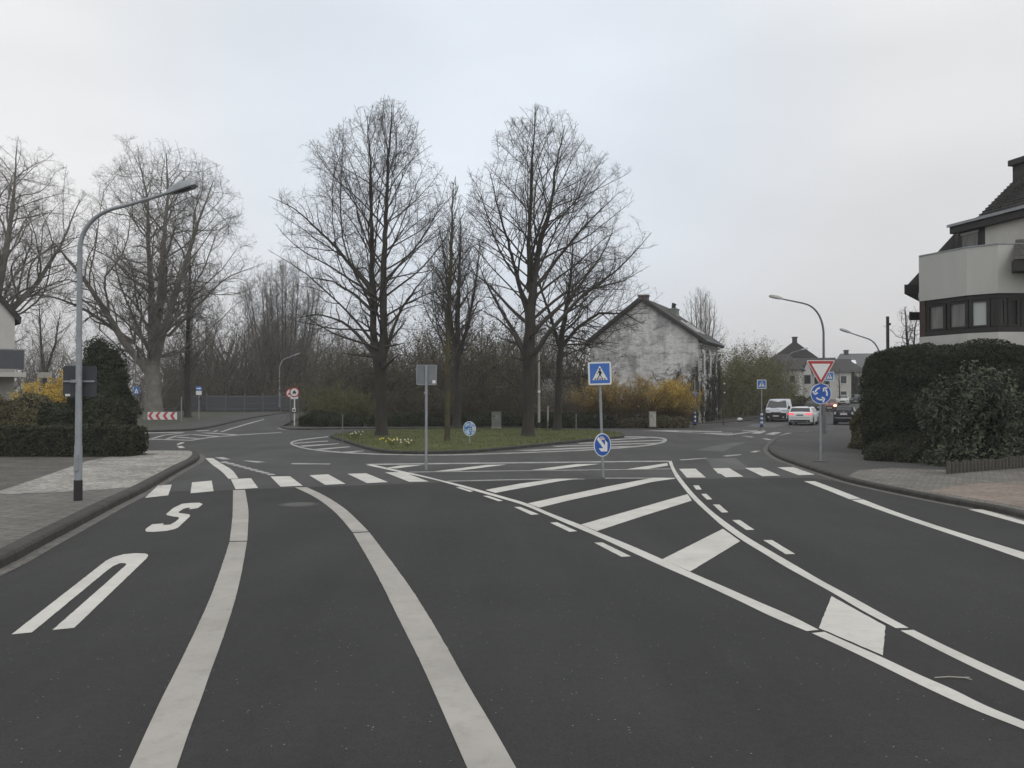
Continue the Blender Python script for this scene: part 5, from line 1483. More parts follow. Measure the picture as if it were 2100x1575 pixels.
d = 98.0; px0 = W(1442, 850, d).x; b = (px0, d, float(hgt(px0, d)))
rows = px_rows([(588, 1428, 1448), (610, 1400, 1468), (650, 1385, 1485), (700, 1385, 1497), (740, 1395, 1490), (790, 1425, 1460)], 1442, d, b[2])
lead = []
for i in range(6):
    o_ = (i - 2.5)
    lead.append(([(o_ * .08, 0, 0), P_(1442 + o_ * 5, 740, o_ * .2), P_(1442 + o_ * 11, 670, o_ * .5), P_(1441 + o_ * 13, 598 + abs(o_) * 9, o_ * .8)], [.22 if i == 0 else .14, .10, .055, .015]))
tree('willow_tree', 'pale bare tree with upright whip like branches, rising behind the roof of the old house', b, lead, envelope(rows, 0, 0, 1, .06, 10), 101, twigm=mat('pale_twig', (0.21, 0.20, 0.175), 1, 0.2, .5), l1_t0=4, l1=(0.4, 28, 8), l1_len=6, sp=(0.6, 0.46, 0.42), ang=(28, 30, 30), twig_r=0.0065, up1=0.7, up=(.5, .4, .2), twig_len=(.5, .9))

d = 46.0; px0 = W(1868, 850, d).x; b = (px0, d, float(hgt(px0, d)) + .1)
rows = px_rows([(628, 1855, 1885), (650, 1828, 1905), (690, 1812, 1915), (730, 1830, 1905), (780, 1860, 1880)], 1868, d, b[2])
lead = [([(0, 0, 0), P_(1868, 760), P_(1862, 700), P_(1856, 635)], [.13, .1, .07, .015]), ([P_(1868, 750), P_(1880, 700, .3), P_(1888, 640, .4)], [.08, .05, .012])]
tree('bare_tree', 'small bare garden tree behind the clipped dark hedge, next to the wooden pole', b, lead, envelope(rows, 0, 0, 1, .15, 12), 111, twigm=M['twig_far'], l1_t0=2, l1=(0.22, 52, 14), l1_len=3, sp=(0.36, 0.3, 0.3), twig_r=0.006, wob=(.6, .6, .6))

# --- hedges
hz = 0.12
hl = G(268, 939, .12)
hedge_line('clipped_hedge', 'low clipped evergreen hedge along the driveway on the left', 'hedge', (hl.x - 14.0, hl.y + .75), (hl.x - 0.02, hl.y + .75), 1.5, 1.12, M['hedge'], 52000, 0.042, 201, expo=26, amp=0.05, freq=2.2, deep=0.12)
hedge('cypress', 'dark tall cypress like conifer behind the sign back on the left', 'conifer', (W(196, 850, 38).x, 38.5, .1), (2.9, 2.6, 4.75), 0, M['thuja'], 30000, 0.06, 203, expo=2.1, amp=0.2, freq=1.6, deep=0.25, asp=0.4)
hedge('evergreen_bush', 'loose dark evergreen bush behind the low hedge, right of the lamp post', 'bush', (W(222, 850, 37).x, 36.6, .1), (2.6, 2.2, 2.3), 0, M['hedge'], 16000, 0.055, 205, expo=2.2, amp=0.22, freq=1.7, deep=0.3)
hedge('garden_hedge', 'rough brownish green hedge in front of the white gable on the left', 'hedge', (W(20, 850, 37).x - 1.4, 37.5, .1), (7.6, 2.2, 2.25), 0, M['brown_leaf'], 24000, 0.055, 207, expo=3, amp=0.2, freq=1.5, deep=0.25)
hedge('dark_bush', 'very dark bush left of the lamp post, below the flowering forsythia', 'bush', (W(128, 850, 36.8).x, 36.6, .1), (2.0, 1.8, 1.75), 0, M['thuja'], 12000, 0.05, 209, expo=2.4, amp=0.15, freq=1.6, deep=0.2)

ha, hb = (13.75, 32.7), (20.6, 27.6)
hedge_line('tall_hedge', 'tall clipped dark conifer hedge in front of the modern house', 'hedge', ha, hb, 3.0, 4.02, M['thuja'], 95000, 0.050, 211, expo=9.0, amp=0.11, freq=1.9, deep=0.16, asp=0.38)
hedge('rhododendron', 'loose rhododendron bush with lighter glossy leaves in front of the tall dark hedge', 'bush', (14.45, 26.7, .1), (2.75, 2.2, 3.05), R(-20), M['rhodo'], 10500, 0.068, 213, expo=2.3, amp=0.40, freq=1.9, deep=0.62, corem=M['hedge_core'], asp=0.42)
hedge('ground_shrub', 'low olive shrub spilling over the pavement edge, left of the tall dark hedge', 'bush', (15.75, 37.2, .06), (1.5, 7.0, 1.8), R(-24), M['olive_leaf'], 22000, 0.05, 215, expo=2.3, amp=0.22, freq=1.5, deep=0.25)
hedge('ground_shrub', 'dark trailing cotoneaster at the foot of the tall hedge, left of the stone palisade', 'bush', (13.35, 28.35, .06), (3.2, 1.4, 0.95), R(-50), M['hedge'], 11000, 0.035, 217, expo=2.2, amp=0.16, freq=2.2, deep=0.2)

# forsythias: twiggy bushes with flowers
M['amber_twig'] = mat('amber_twig', (.15, .105, .05), 1, .25, 1.0)
def flowering(name, label, base, length, depth, height, n_b, seed, flowerm, nf, rz=0, low=0.45, twigm=None, group=None, fsize=0.034, stems=9):
    rg = np.random.default_rng(seed)
    root = thing(name, label, 'bush', base, rz, group)
    ch, pts = [], []
    for i in range(n_b):
        x = (i + .5) / n_b * length - length / 2
        c_, p_ = bush_chunks(rg, (x, rg.uniform(-.3, .3) * depth, 0), height * rg.uniform(.8, 1.08), depth * .5, stems, .26, (0.2, 0.2), 0.007, 0.9, 0.015)
        ch += c_; pts.append(p_)
    np_mesh('branches', ch, twigm or M['amber_twig'], root)
    p = np.concatenate(pts)
    p = p[p[:, 2] > height * low]
    wgt = (p[:, 2] / height) ** 2.4; wgt /= wgt.sum()
    k = rg.choice(len(p), nf, p=wgt)
    c_ = p[k] + rg.normal(0, .05, (nf, 3))
    np_mesh('flowers', [leaf_cloud(rg, c_, fsize, None, .6)], flowerm, root)
    return root
fz = float(hgt(W(1330, 850, 62).x, 62)) + .06
flowering('forsythia_hedge', 'long amber forsythia hedge in front of the old white house, left part', (W(1272, 850, 62.6).x, 62.4, fz), 5.4, 1.8, 3.35, 8, 221, M['forsythia_dim'], 24000, R(2), .34, stems=26)
flowering('forsythia_hedge', 'brightest yellow forsythia bush in front of the old white house, behind the pale cabinet', (W(1378, 850, 62.4).x, 62.4, fz), 2.3, 1.7, 3.25, 4, 222, M['forsythia'], 19000, 0, .34, stems=26)
flowering('forsythia_bush', 'yellow forsythia bush flowering on the left beside the sign back', (W(97, 850, 39).x, 39.2, .1), 1.6, 1.0, 2.85, 3, 223, M['forsythia'], 14000, 0, .5, stems=14)

# clumps of daffodils on the island
for i, (u, dd, nfl, lab) in enumerate(((805, 36.6, 9, 'clump of yellow daffodils flowering on the island lawn beside the left bare tree'), (836, 35.6, 7, 'small white flowered clump of daffodils on the island, just left of the grey sign back'), (728, 43.2, 7, 'pale flower clump at the left tip of the island'))):
    rg = np.random.default_rng(300 + i)
    x = W(u, 850, dd).x
    root = thing('daffodils', lab, 'flowers', (x, dd, island_z(x, dd) - .01), 0, 'daffodils on the island')
    c_, p_ = bush_chunks(rg, (0, 0, 0), 0.3, 0.35, 30, .5, (.3, .3), .004, .3, .007, twigs=False)
    np_mesh('leaves', c_, M['blade'], root)
    fm_ = mat('daffodil_%d' % i, (.78, .62, .10) if i == 0 else (.78, .76, .62), .7)
    for q in range(nfl + 2):
        c0 = np.array([rg.normal(0, .27), rg.normal(0, .3), rg.uniform(.16, .33)])
        pet = MB()
        for w in range(6):
            an_ = w * math.pi / 3; ca, sa = math.cos(an_), math.sin(an_)
            pet.add([c0, c0 + np.array([ca * .022 - sa * .012, -.012, sa * .022 + ca * .012]), c0 + np.array([ca * .045, -.016, sa * .045]), c0 + np.array([ca * .022 + sa * .012, -.012, sa * .022 - ca * .012])], [(0, 1, 2, 3)])
        pet.build('flower', fm_, root, fix=False)

# shrubs along the far kerb and the wood behind them
shrub_spec = [  # (u, depth, height, half width, material, label)
    (682, 65, 3.5, 2.0, 'twig_olive', 'olive budding shrub at the corner right of the lorry ban sign'),
    (725, 66, 3.0, 2.2, 'twig_olive', 'olive twiggy shrub left of the left bare tree trunk'),
    (830, 66, 3.4, 2.3, 'twig_brown', 'dark brown twiggy shrub right of the left bare tree trunk'),
    (880, 67, 3.0, 2.0, 'twig_far', 'pale twiggy shrub behind the post of the grey sign back'),
    (985, 66, 4.2, 2.4, 'twig_brown', 'tall dark twiggy shrub above the small round blue sign'),
    (1045, 66, 3.6, 2.2, 'twig_brown', 'dark shrub left of the right bare tree trunk, behind the grey cabinet'),
    (1172, 65, 3.4, 1.9, 'twig_far', 'pale leafless shrub before the low white annexe of the old house')]
for i, (u, dd, hh, rad, mk, lab) in enumerate(shrub_spec):
    rg = np.random.default_rng(400 + i)
    x = W(u, 850, dd).x
    root = thing('twiggy_shrub', lab, 'shrub', (x, dd, float(hgt(x, dd)) + .03), 0, 'twiggy shrubs behind the far kerb')
    ch = []; pp = []
    for j in range(5):
        c_, p_ = bush_chunks(rg, (rg.uniform(-rad, rad) * .7, rg.uniform(-1, 1), 0), hh * rg.uniform(.7, 1.05), rad, 16, .8, (0.2, 0.2), 0.009, 0.35, 0.022, .4)
        ch += c_; pp.append(p_)
    np_mesh('branches', ch, M[mk], root)
    p = np.concatenate(pp); p = p[rg.choice(len(p), 5200)]
    np_mesh('leaves', [leaf_cloud(rg, p + rg.normal(0, .08, p.shape), .05)], M['olive_leaf'] if mk == 'twig_olive' else M['brown_leaf'], root)

hd = 59.9
for i, (u0, u1, hh, lab) in enumerate(((613, 745, 1.0, 'low dark hedge along the far kerb, left of the left bare tree'), (748, 905, 1.0, 'low dark hedge along the far kerb between the left bare tree and the mossy tree'), (908, 1080, 1.05, 'low dark hedge along the far kerb behind the round blue sign and grey cabinet'), (1085, 1262, 1.1, 'low dark hedge along the far kerb behind the crossing sign post'), (1262, 1420, .85, 'dull brownish green hedge at the foot of the forsythia'))):
    yy = 60.9 if i < 4 else 61.2
    hedge_line('low_hedge', lab, 'hedge', (W(u0, 850, yy).x, yy), (W(u1, 850, yy).x, yy), 1.4, hh, M['thuja'] if i < 4 else M['brown_leaf'], 15000, 0.06, 500 + i, z=.02, expo=4, amp=.14, freq=1.6, deep=.18, group='low hedges along the far kerb')

def wood(name, label, spots, m, seed, twig_r, scale=1.0, leafm=None, nl=0, stems=7, spread=.55, sp=(.5, .42), wob=.35):
    """a far wood that reads as one mass"""
    rg = np.random.default_rng(seed)
    ch, pp = [], []
    for (x, y, hh, rad) in spots:
        c_, p_ = bush_chunks(rg, (x, y, float(hgt(x, y))), hh, rad, stems, spread, sp, twig_r, .35, .03 + hh * .008, wob)
        ch += c_; pp.append(p_)
    o = np_mesh(name, ch, m)
    tag(o, label, 'wood', kind='stuff')
    if leafm:
        p = np.concatenate(pp); p = p[rg.choice(len(p), nl)] + rg.normal(0, .25, (nl, 3))
        q = np_mesh(name, [leaf_cloud(rg, p, .10)], leafm)
        tag(q, label.replace('bare', 'half leafy'), 'wood', kind='stuff')
rgw = np.random.default_rng(600)
def spots(n, u0, u1, d0, d1, prof, rad, lo=.75):
    out = []
    for i in range(n):
        u = u0 + (u1 - u0) * (i + rgw.uniform(0, 1)) / n; dd = rgw.uniform(d0, d1)
        v = np.interp(u, [p[0] for p in prof], [p[1] for p in prof])
        p = W(u, v, dd)
        out.append((p.x, dd, max(2.5, (p.z - float(hgt(p.x, dd))) * rgw.uniform(lo, 1.05)), rad))
    return out
wood('wood', 'dense brown bare thicket behind the roundabout, between the side street and the old house', spots(72, 660, 1215, 70, 104, [(640, 730), (700, 665), (760, 655), (900, 635), (1000, 610), (1100, 610), (1200, 665)], 3, .62), M['twig_brown'], 601, .012, leafm=M['brown_leaf'], nl=42000, stems=8)
wood('wood', 'dull bare trees behind the fence of the side street on the left', spots(78, 330, 730, 124, 170, [(300, 690), (400, 590), (480, 585), (560, 600), (640, 600), (720, 650)], 5, .6), M['twig_brown'], 602, .019, stems=7, sp=(.8, .7), leafm=M['olive_leaf'], nl=16000)
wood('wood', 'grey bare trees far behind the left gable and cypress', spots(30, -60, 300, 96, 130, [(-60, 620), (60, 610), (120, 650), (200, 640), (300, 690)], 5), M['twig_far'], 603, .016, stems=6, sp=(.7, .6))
wood('wood', 'low bare undergrowth along the side street fence', spots(34, 280, 640, 122, 130, [(280, 780), (420, 760), (640, 770)], 3), M['twig_brown'], 605, .013, stems=9, leafm=M['brown_leaf'], nl=16000)
# the budding thicket right of the old house, along the street
root_lab = 'wall of olive budding shrubs along the street, right of the old white house'
rg = np.random.default_rng(610)
ch, pp = [], []
r0_ = Vector((W(1490, 850, 80).x, 80))
for i in range(24):
    t = i / 23
    c = r0_ + SD * (t * 34) + Vector((rg.uniform(-1.2, 1.2) - .2, rg.uniform(-1, 1)))
    u_ = CX + F * c.x / c.y
    v_ = np.interp(u_, [1480, 1510, 1560, 1610, 1640], [690, 680, 715, 745, 765])
    hh = W(u_, v_, c.y).z - float(hgt(c.x, c.y))
    c_, p_ = bush_chunks(rg, (c.x, c.y, float(hgt(c.x, c.y)) + .05), hh * rg.uniform(.85, 1.03), 2.2, 12, .55, (.42, .36), .012, .2, .05, .4)
    ch += c_; pp.append(p_)
th = thing('budding_thicket', root_lab, 'shrubs', (0, 0, 0))
np_mesh('branches', ch, M['twig_olive'], th)
p = np.concatenate(pp); nl = 42000; p = p[rg.choice(len(p), nl)] + rg.normal(0, .2, (nl, 3))
np_mesh('leaves', [leaf_cloud(rg, p, .075)], M['olive_leaf'], th)
# trees on the skyline far down the street
wood('wood', 'faint bare trees on the skyline far down the right hand street', spots(16, 1700, 1830, 200, 260, [(1700, 745), (1830, 725)], 6, .9) + spots(8, 1560, 1640, 150, 175, [(1560, 705), (1640, 720)], 5, .9), M['twig_far'], 611, .025, stems=5, sp=(.9, .8))

for i, (u, dd_, hh, lab) in enumerate(((1722, 126, 5.6, 'small bare street tree before the cream house far down the street'), (1764, 140, 6.0, 'small bare street tree before the grey roofed house far down the street'), (1690, 130, 5.0, 'small bare tree before the pale grey terrace house'))):
    x = W(u, 850, dd_).x; b = (x, dd_, float(hgt(x, dd_)))
    lead = [([(0, 0, 0), (.05, 0, hh * .35), (-.1, 0, hh * .7), (0, 0, hh)], [.13, .1, .06, .015])]
    tree('street_tree', lab, b, lead, envelope([(hh * .25, .3, .3), (hh * .5, 1.5, 1.5), (hh * .8, 1.2, 1.2), (hh, .2, .2)], 0, 0, 1, .1, 20 + i), 130 + i, group='small street trees', twigm=M['twig_far'], l1_t0=hh * .3, l1=(.3, 45, 12), l1_len=3, sp=(.4, .35, .4), twig_r=.012)

# wind blown leaves and grit gathered along the gutters
rg = np.random.default_rng(950)
def litter(line, side, n, spread, label):
    L_ = resample(line, .2)
    arr = np.array([tuple(p) for p in L_]); nx = np.array([tuple(p) for p in offset_line(L_, -1.0 * side)]) - arr
    i = rg.integers(0, len(arr), n); t = np.abs(rg.normal(0, spread, n)) + .02
    keep = np.sin(i * .11) + rg.normal(0, .6, n) > -.2; i, t = i[keep], t[keep]
    c = np.concatenate([arr[i] + nx[i] * t[:, None] + rg.normal(0, .08, (len(i), 2)) * 1.0, np.full((len(i), 1), .014)], 1)
    c[:, 2] += rg.uniform(0, .006, len(i))
    up = np.tile(np.array([[0, 0, 3.0]]), (len(i), 1))
    o = np_mesh('leaf_litter', [leaf_cloud(rg, c, .016, up, .6)], M['litter'])
    tag(o, label, 'leaf litter', kind='stuff')
M['litter'] = mat('dead_leaves', (.05, .042, .03), .95, 0, 7.0, color2=(.17, .14, .095))
litter([p for p in left_s if 7 < p.y < 33], 1, 1500, .16, 'brown leaf crumbs and grit lying along the left gutter')
litter([p for p in right_s if 7 < p.y < 45], -1, 1500, .16, 'brown leaf crumbs and grit lying along the right gutter')

# ------------------------------------------------------------------ street furniture
def arc_lamp(name, label, base, top, reach, direction, r0=.075, r1=.04, head=.75, bend=1.6, rise=.35, band=None, group='arched street lamps', mt=None, headm=None, slope=None, tilt=0.0):
    """pole that bends over into an arm; direction: angle of the arm in plan"""
    root = thing(name, label, 'street lamp', base, direction, group)
    mt = mt or M['galv']
    H = top - base[2]
    path = [(0, 0, -.1), (0, 0, 1.1), (0, 0, 1.15), (0, 0, H - bend - rise)]
    rad = [r0, r0, r0 * .88, (r0 + r1) / 2 * .9]
    for i in range(1, 11):
        t = i / 10
        a = R(90) * t
        # quarter ellipse eased into the rising arm
        x = reach * .42 * (1 - math.cos(a)); z = H - bend - rise + bend * math.sin(a)
        path.append((x, 0, z)); rad.append((r0 + r1) / 2 * .9 * (1 - t) + r1 * 1.1 * t)
    path.append((reach - head * .9, 0, H - rise * .35)); rad.append(r1)
    # smooth
    pp = [Vector(p) for p in path]
    for _ in range(2):
        pp = pp[:4] + [(pp[i - 1] + pp[i] * 2 + pp[i + 1]) / 4 for i in range(4, len(pp) - 1)] + pp[-1:]
    pole = MB().tube(pp, rad, 12).build('pole', mt, root, smooth_ang=50)
    e = pp[-1]; d = (pp[-1] - pp[-2]).normalized()
    hd = MB()
    secs = [(-.02, .05, .05), (.06, .10, .10), (head * .45, .16, .13), (head * .85, .16, .115), (head, .10, .07)]
    vs, fs = [], []
    for (s, w, hh) in secs:
        c = e + d * s
        ring = [(-w, -.35 * hh), (-w * .95, .2 * hh), (-w * .5, hh), (w * .5, hh), (w * .95, .2 * hh), (w, -.35 * hh)]
        for (y, z) in ring: vs.append((c.x, c.y + y, c.z + z))
    k = 6
    for i in range(len(secs) - 1):
        for j in range(k): fs.append((i * k + j, i * k + (j + 1) % k, (i + 1) * k + (j + 1) % k, (i + 1) * k + j))
    fs += [tuple(range(k)), tuple(range(len(vs) - k, len(vs)))]
    hd.add(vs, fs); hh_ = hd.build('lamp_head', headm or M['galv'], root, smooth_ang=40)
    gl_ = MB(); vs, fs = [], []
    for (s, w, z) in ((head * .22, .08, -.05), (head * .5, .125, -.075), (head * .82, .12, -.06)):
        c = e + d * s
        for y in (-w, 0, w): vs.append((c.x, c.y + y, c.z + (z if y == 0 else -.028)))
    fs = [(0, 1, 4, 3), (1, 2, 5, 4), (3, 4, 7, 6), (4, 5, 8, 7)]
    gl_.add(vs, fs).build('lamp_glass', M['alu_dark'], hh_)
    if band: MB().tube([(0, 0, -.05), (0, 0, band)], r0 + .008, 12).build('black_band', M['pole_dark'], root, smooth_ang=50)
    MB().box((0, -r0 * .9, .78), (.09, .05, .34)).build('access_door', mt, root)
    return root

# near lamp on the left pavement
lb = G(160, 1026, .157); lb.z = .153
near_d = lb.y
lt = W(400, 381, near_d)
lamp = arc_lamp('street_lamp', 'galvanised arched street lamp with a black foot on the near left pavement', tuple(lb), lt.z, lt.x - lb.x, 0, .078, .032, .62, bend=.85, rise=.42, band=.42)
# big sign seen from behind, clamped on it
c = W(163, 782, near_d + .12)
sb = thing('traffic_sign', 'dark square sign seen from behind, clamped to the near left street lamp', 'sign', tuple(c))
MB().prism(rrect(.68, .64, .04), .0, .022, 'y').build('panel', M['alu_dark'], sb)
m_ = MB(); m_.box((0, -.018, 0), (.64, .03, .035)).tube([(-.02, -.12, -.03), (-.02, -.12, .03)], .095, 12); m_.build('clamp_bar', M['galv'], sb)
MB().box((-.24, -.004, -.285), (.10, .006, .045)).build('sticker', M['white'], sb)
MB().prism(rrect(.68, .64, .04), .023, .026, 'y').build('sign_face', M['blue'], sb)

# lamp behind the roundabout sign
lb2 = G(1690, 893); l2d = lb2.y
arc_lamp('street_lamp', 'tall grey street lamp curving left, standing just behind the yield and roundabout sign', (lb2.x, lb2.y, .12), W(1585, 609, l2d).z, lb2.x - W(1580, 609, l2d).x, math.pi, .10, .04, .8, bend=1.7, rise=.35, mt=M['galv_dark'], headm=M['cabinet_pale'])
d3 = 60
b3_ = W(1806, 850, d3)
arc_lamp('street_lamp', 'grey street lamp curving left, rising behind the tall dark hedge', (b3_.x, d3, float(hgt(b3_.x, d3))), W(1726, 678, d3).z, b3_.x - W(1724, 678, d3).x, math.pi, .085, .04, .8, bend=1.5, rise=.5, mt=M['galv_dark'])
d4 = 94
b4 = W(1611, 850, d4)
arc_lamp('street_lamp', 'distant street lamp curving right, behind the white van', (b4.x, d4, float(hgt(b4.x, d4))), W(1654, 716, d4).z, W(1656, 716, d4).x - b4.x, 0, .10, .05, .8, bend=1.9, rise=.3, mt=M['galv_dark'])
b5 = G(573, 845.5); d5 = b5.y
arc_lamp('street_lamp', 'slim far street lamp curving right over the side street on the left', (b5.x, d5, .1), W(612, 727, d5).z, W(614, 727, d5).x - b5.x, 0, .12, .06, .9, bend=1.6, rise=.5, band=.6, mt=M['galv'])

# ---- signs
def post(mb, h, r=.03): return mb.tube([(0, 0, -.1), (0, 0, h)], r, 10)

def person_on_crossing(mb, s, y0, y1, cx=0, cz=0):
    """black walking figure and stripes inside the triangle, size s"""
    def P(pts): return [(cx + a * s, cz + b * s) for a, b in pts]
    mb.prism(P([(a * .035 + .0, b * .035 + .165) for a, b in circle(0, 0, 1, 14)]), y0, y1, 'y')
    mb.prism(P([(-.045, .12), (.03, .12), (.055, .06), (.05, .02), (.03, -.03), (-.03, -.03), (-.035, .05)]), y0, y1, 'y')
    mb.prism(P([(-.045, .118), (-.03, .118), (-.055, .055), (-.075, .005), (-.092, .012), (-.072, .065)]), y0, y1, 'y')
    mb.prism(P([(.03, .118), (.055, .062), (.09, .03), (.082, .015), (.04, .045), (.01, .10)]), y0, y1, 'y')
    mb.prism(P([(-.03, -.028), (.0, -.028), (-.02, -.09), (-.085, -.165), (-.115, -.165), (-.06, -.09)]), y0, y1, 'y')
    mb.prism(P([(.0, -.028), (.03, -.028), (.05, -.09), (.105, -.165), (.072, -.165), (.025, -.09)]), y0, y1, 'y')
    for i in range(5):
        x = -.17 + i * .085
        mb.prism(P([(x - .028, -.19), (x + .022, -.19), (x + .026 - x * .12, -.145), (x - .016 - x * .12, -.145)]), y0, y1, 'y')

def zebra_panel(root, z, size, frame=True, light='white'):
    y = -.045
    p = MB().prism(rrect(size, size, .05 if frame else .02, 0, z), y - .03, y + .03, 'y').build('crossing_sign', M['white'], root)
    MB().prism(rrect(size * .86, size * .86, .01, 0, z), y - .033, y - .029, 'y').build('sign_face', M['blue'], p)
    MB().prism([(-size * .335, z - size * .285), (size * .335, z - size * .285), (0, z + size * .335)], y - .036, y - .0325, 'y').build('triangle', M['white'], p)
    fg = MB(); person_on_crossing(fg, size * 1.28, y - .039, y - .0355, 0, z - size * .03); fg.build('pictogram', M['black'], p)
    return p

# leaning pole on the splitter island: crossing sign + keep right disc
zb = G(1237, 980.5); zd = zb.y
root = thing('traffic_sign', 'leaning pole with square pedestrian crossing sign above a round blue keep right arrow', 'sign', (zb.x, zb.y, .004))
ztop = W(1229, 745, zd).z; lean = R(-1.9)
root.rotation_euler = (0, lean, 0)
MB().tube([(0, 0, -.1), (0, 0, ztop - .05)], .038, 12).build('pole', M['galv'], root, smooth_ang=50)
zebra_panel(root, W(1229, 766, zd).z, .645)
kz = W(1237, 912.5, zd).z
kr = MB().prism(circle(0, 0, .325, 40), -.012, .0, 'y').build('keep_right_sign', M['white'], root, loc=(.0, -.055, kz)); kr.rotation_euler = (0, 0, R(38))
MB().prism(circle(0, 0, .30, 40), -.0155, -.0115, 'y').build('sign_face', M['blue_deep'], kr)
ar = MB()
def rot(pts, a, s=1): return [(s * (x * math.cos(a) - z * math.sin(a)), s * (x * math.sin(a) + z * math.cos(a))) for x, z in pts]
ar.prism(rot([(-.27, -.05), (.10, -.05), (.10, .05), (-.27, .05)], R(-48)), -.019, -.015, 'y')
ar.prism(rot([(.25, 0), (.09, .17), (-.04, .17), (.085, .04), (.085, -.04), (-.04, -.17), (.09, -.17)], R(-48)), -.0192, -.0148, 'y')
ar.build('arrow', M['white'], kr)
st = MB(); st.box((-.03, -.021, .215), (.13, .004, .06)); st.build('sticker', mat('sticker_grey', (.38, .42, .46), .6), kr)
st = MB(); st.box((.0, -.0225, .165), (.17, .004, .05)); st.build('sticker', mat('sticker_pink', (.62, .48, .50), .6, .2, 60), kr)
st = MB(); st.box((.165, -.021, .125), (.11, .004, .028), ry=R(8)); st.build('sticker', M['black'], kr)
MB().prism(circle(0, 0, .055, 14), 0, .012, 'z').build('base_plate', M['pole_dark'], root)

# grey sign back on the left end of the splitter
gb = G(874, 964.5); gd = gb.y
root = thing('traffic_sign', 'grey square crossing sign seen from behind on a pole, before the roundabout island', 'sign', (gb.x, gb.y, .004))
gt = W(875, 748, gd).z
MB().tube([(0, 0, -.1), (0, 0, gt - .03)], .042, 12).build('pole', M['galv'], root, smooth_ang=50)
zc = W(875, 769, gd).z
pb_ = MB(); pb_.prism(rrect(.63, .635, .04, 0, zc), .045, .115, 'y'); pb_.build('panel', M['alu_back'], root)
fr_ = MB(); fr_.box((0, .040, zc + .30), (.60, .012, .022)).box((0, .040, zc - .30), (.60, .012, .022)).box((-.302, .040, zc), (.022, .012, .58)).box((.302, .040, zc), (.022, .012, .58)); fr_.build('rim', M['galv'], root)
MB().box((.235, .0415, zc - .215), (.10, .004, .095)).build('sticker', M['white'], root)
MB().box((-.045, 0, W(875, 806, gd).z), (.05, .05, .06)).build('clamp', M['galv'], root)
MB().prism(circle(0, 0, .06, 14), 0, .012, 'z').build('base_plate', M['galv_dark'], root)

# small round sign on the island
ib = (W(963, 850, 37.6).x, 37.6); iz = island_z(*ib)
root = thing('traffic_sign', 'small round blue sign with worn white patches and a black sticker, on the island lawn', 'sign', (ib[0], ib[1], iz))
MB().tube([(0, 0, -.1), (0, 0, W(963, 880, 37.6).z - iz)], .034, 10).build('pole', M['galv'], root, smooth_ang=50)
sg_ = MB().prism(circle(0, 0, .325, 36), -.012, 0, 'y').build('sign_plate', M['white'], root, loc=(0, -.05, W(963, 879, 37.6).z - iz)); sg_.rotation_euler = (0, 0, R(-28))
MB().prism(circle(0, 0, .295, 36), -.0155, -.0115, 'y').build('sign_face', M['blue_worn'], sg_)
st = MB(); st.box((.02, -.018, -.005), (.19, .004, .085)); s1 = st.build('sticker', M['black'], sg_)
st = MB(); st.box((-.025, -.0205, -.005), (.065, .004, .05)).box((.062, -.0205, -.005), (.065, .004, .05)); st.build('sticker_print', M['white'], s1)
ar = MB()
for k_ in range(3):
    a0 = R(90 + 120 * k_)
    ar.prism([(.235 * math.cos(t), .235 * math.sin(t)) for t in np.linspace(a0, a0 + R(70), 8)] + [(.175 * math.cos(t), .175 * math.sin(t)) for t in np.linspace(a0 + R(70), a0, 8)], -.019, -.015, 'y')
ar.build('arrows', mat('faded_white', (.55, .66, .74), .6), sg_)

# yield + roundabout sign on the right pavement
yb = G(1683, 946, .125); yd = yb.y; yb.z = .122
root = thing('traffic_sign', 'red and white yield triangle above a round blue roundabout sign on the right pavement', 'sign', tuple(yb))
MB().tube([(0, 0, -.1), (0, 0, W(1680, 742, yd).z - .12)], .036, 12).build('pole', M['galv'], root, smooth_ang=50)
def tri(cx, zt, w, h, r):
    pts = []
    for (x, z, a) in ((-w / 2 + r * 1.7, zt - r, 90), (0, zt - h + 2 * r, 210), (w / 2 - r * 1.7, zt - r, 330)):
        for i in range(6): pts.append((cx + x + r * math.cos(R(a + 120 * i / 5)), z + r * math.sin(R(a + 120 * i / 5))))
    return pts
ztp = W(1680, 739, yd).z - yb.z
yp = MB().prism(tri(0, ztp, .96, .86, .03), -.06, -.045, 'y').build('yield_sign', M['white'], root)
MB().prism(tri(0, ztp - .022, .895, .80, .025), -.0635, -.0595, 'y').build('red_border', M['red'], yp)
MB().prism(tri(0, ztp - .115, .63, .545, .012), -.067, -.063, 'y').build('sign_face', M['white'], yp)
zr_ = W(1680.5, 807.5, yd).z - yb.z
rp = MB().prism(circle(0, zr_, .345, 40), -.06, -.045, 'y').build('roundabout_sign', M['white'], root)
MB().prism(circle(0, zr_, .325, 40), -.0635, -.0595, 'y').build('sign_face', M['blue_deep'], rp)
ar = MB()
for k_ in range(3):
    a0 = R(100 + 120 * k_); a1 = a0 + R(66)
    ar.prism([(.225 * math.cos(t), zr_ + .225 * math.sin(t)) for t in np.linspace(a0, a1, 9)] + [(.175 * math.cos(t), zr_ + .175 * math.sin(t)) for t in np.linspace(a1, a0, 9)], -.067, -.063, 'y')
    te = a1 + R(20)
    tipv = (.205 * math.cos(te), .205 * math.sin(te))
    for rad_ in (.29, .115):
        b_ = (rad_ * math.cos(a1 - R(4)), rad_ * math.sin(a1 - R(4)))
        dv = Vector((tipv[0] - b_[0], tipv[1] - b_[1])).normalized(); nv_ = Vector((-dv.y, dv.x)) * .024
        ar.prism([(b_[0] + nv_.x, zr_ + b_[1] + nv_.y), (tipv[0] + nv_.x, zr_ + tipv[1] + nv_.y), (tipv[0] - nv_.x, zr_ + tipv[1] - nv_.y), (b_[0] - nv_.x, zr_ + b_[1] - nv_.y)], -.0672, -.0628, 'y')
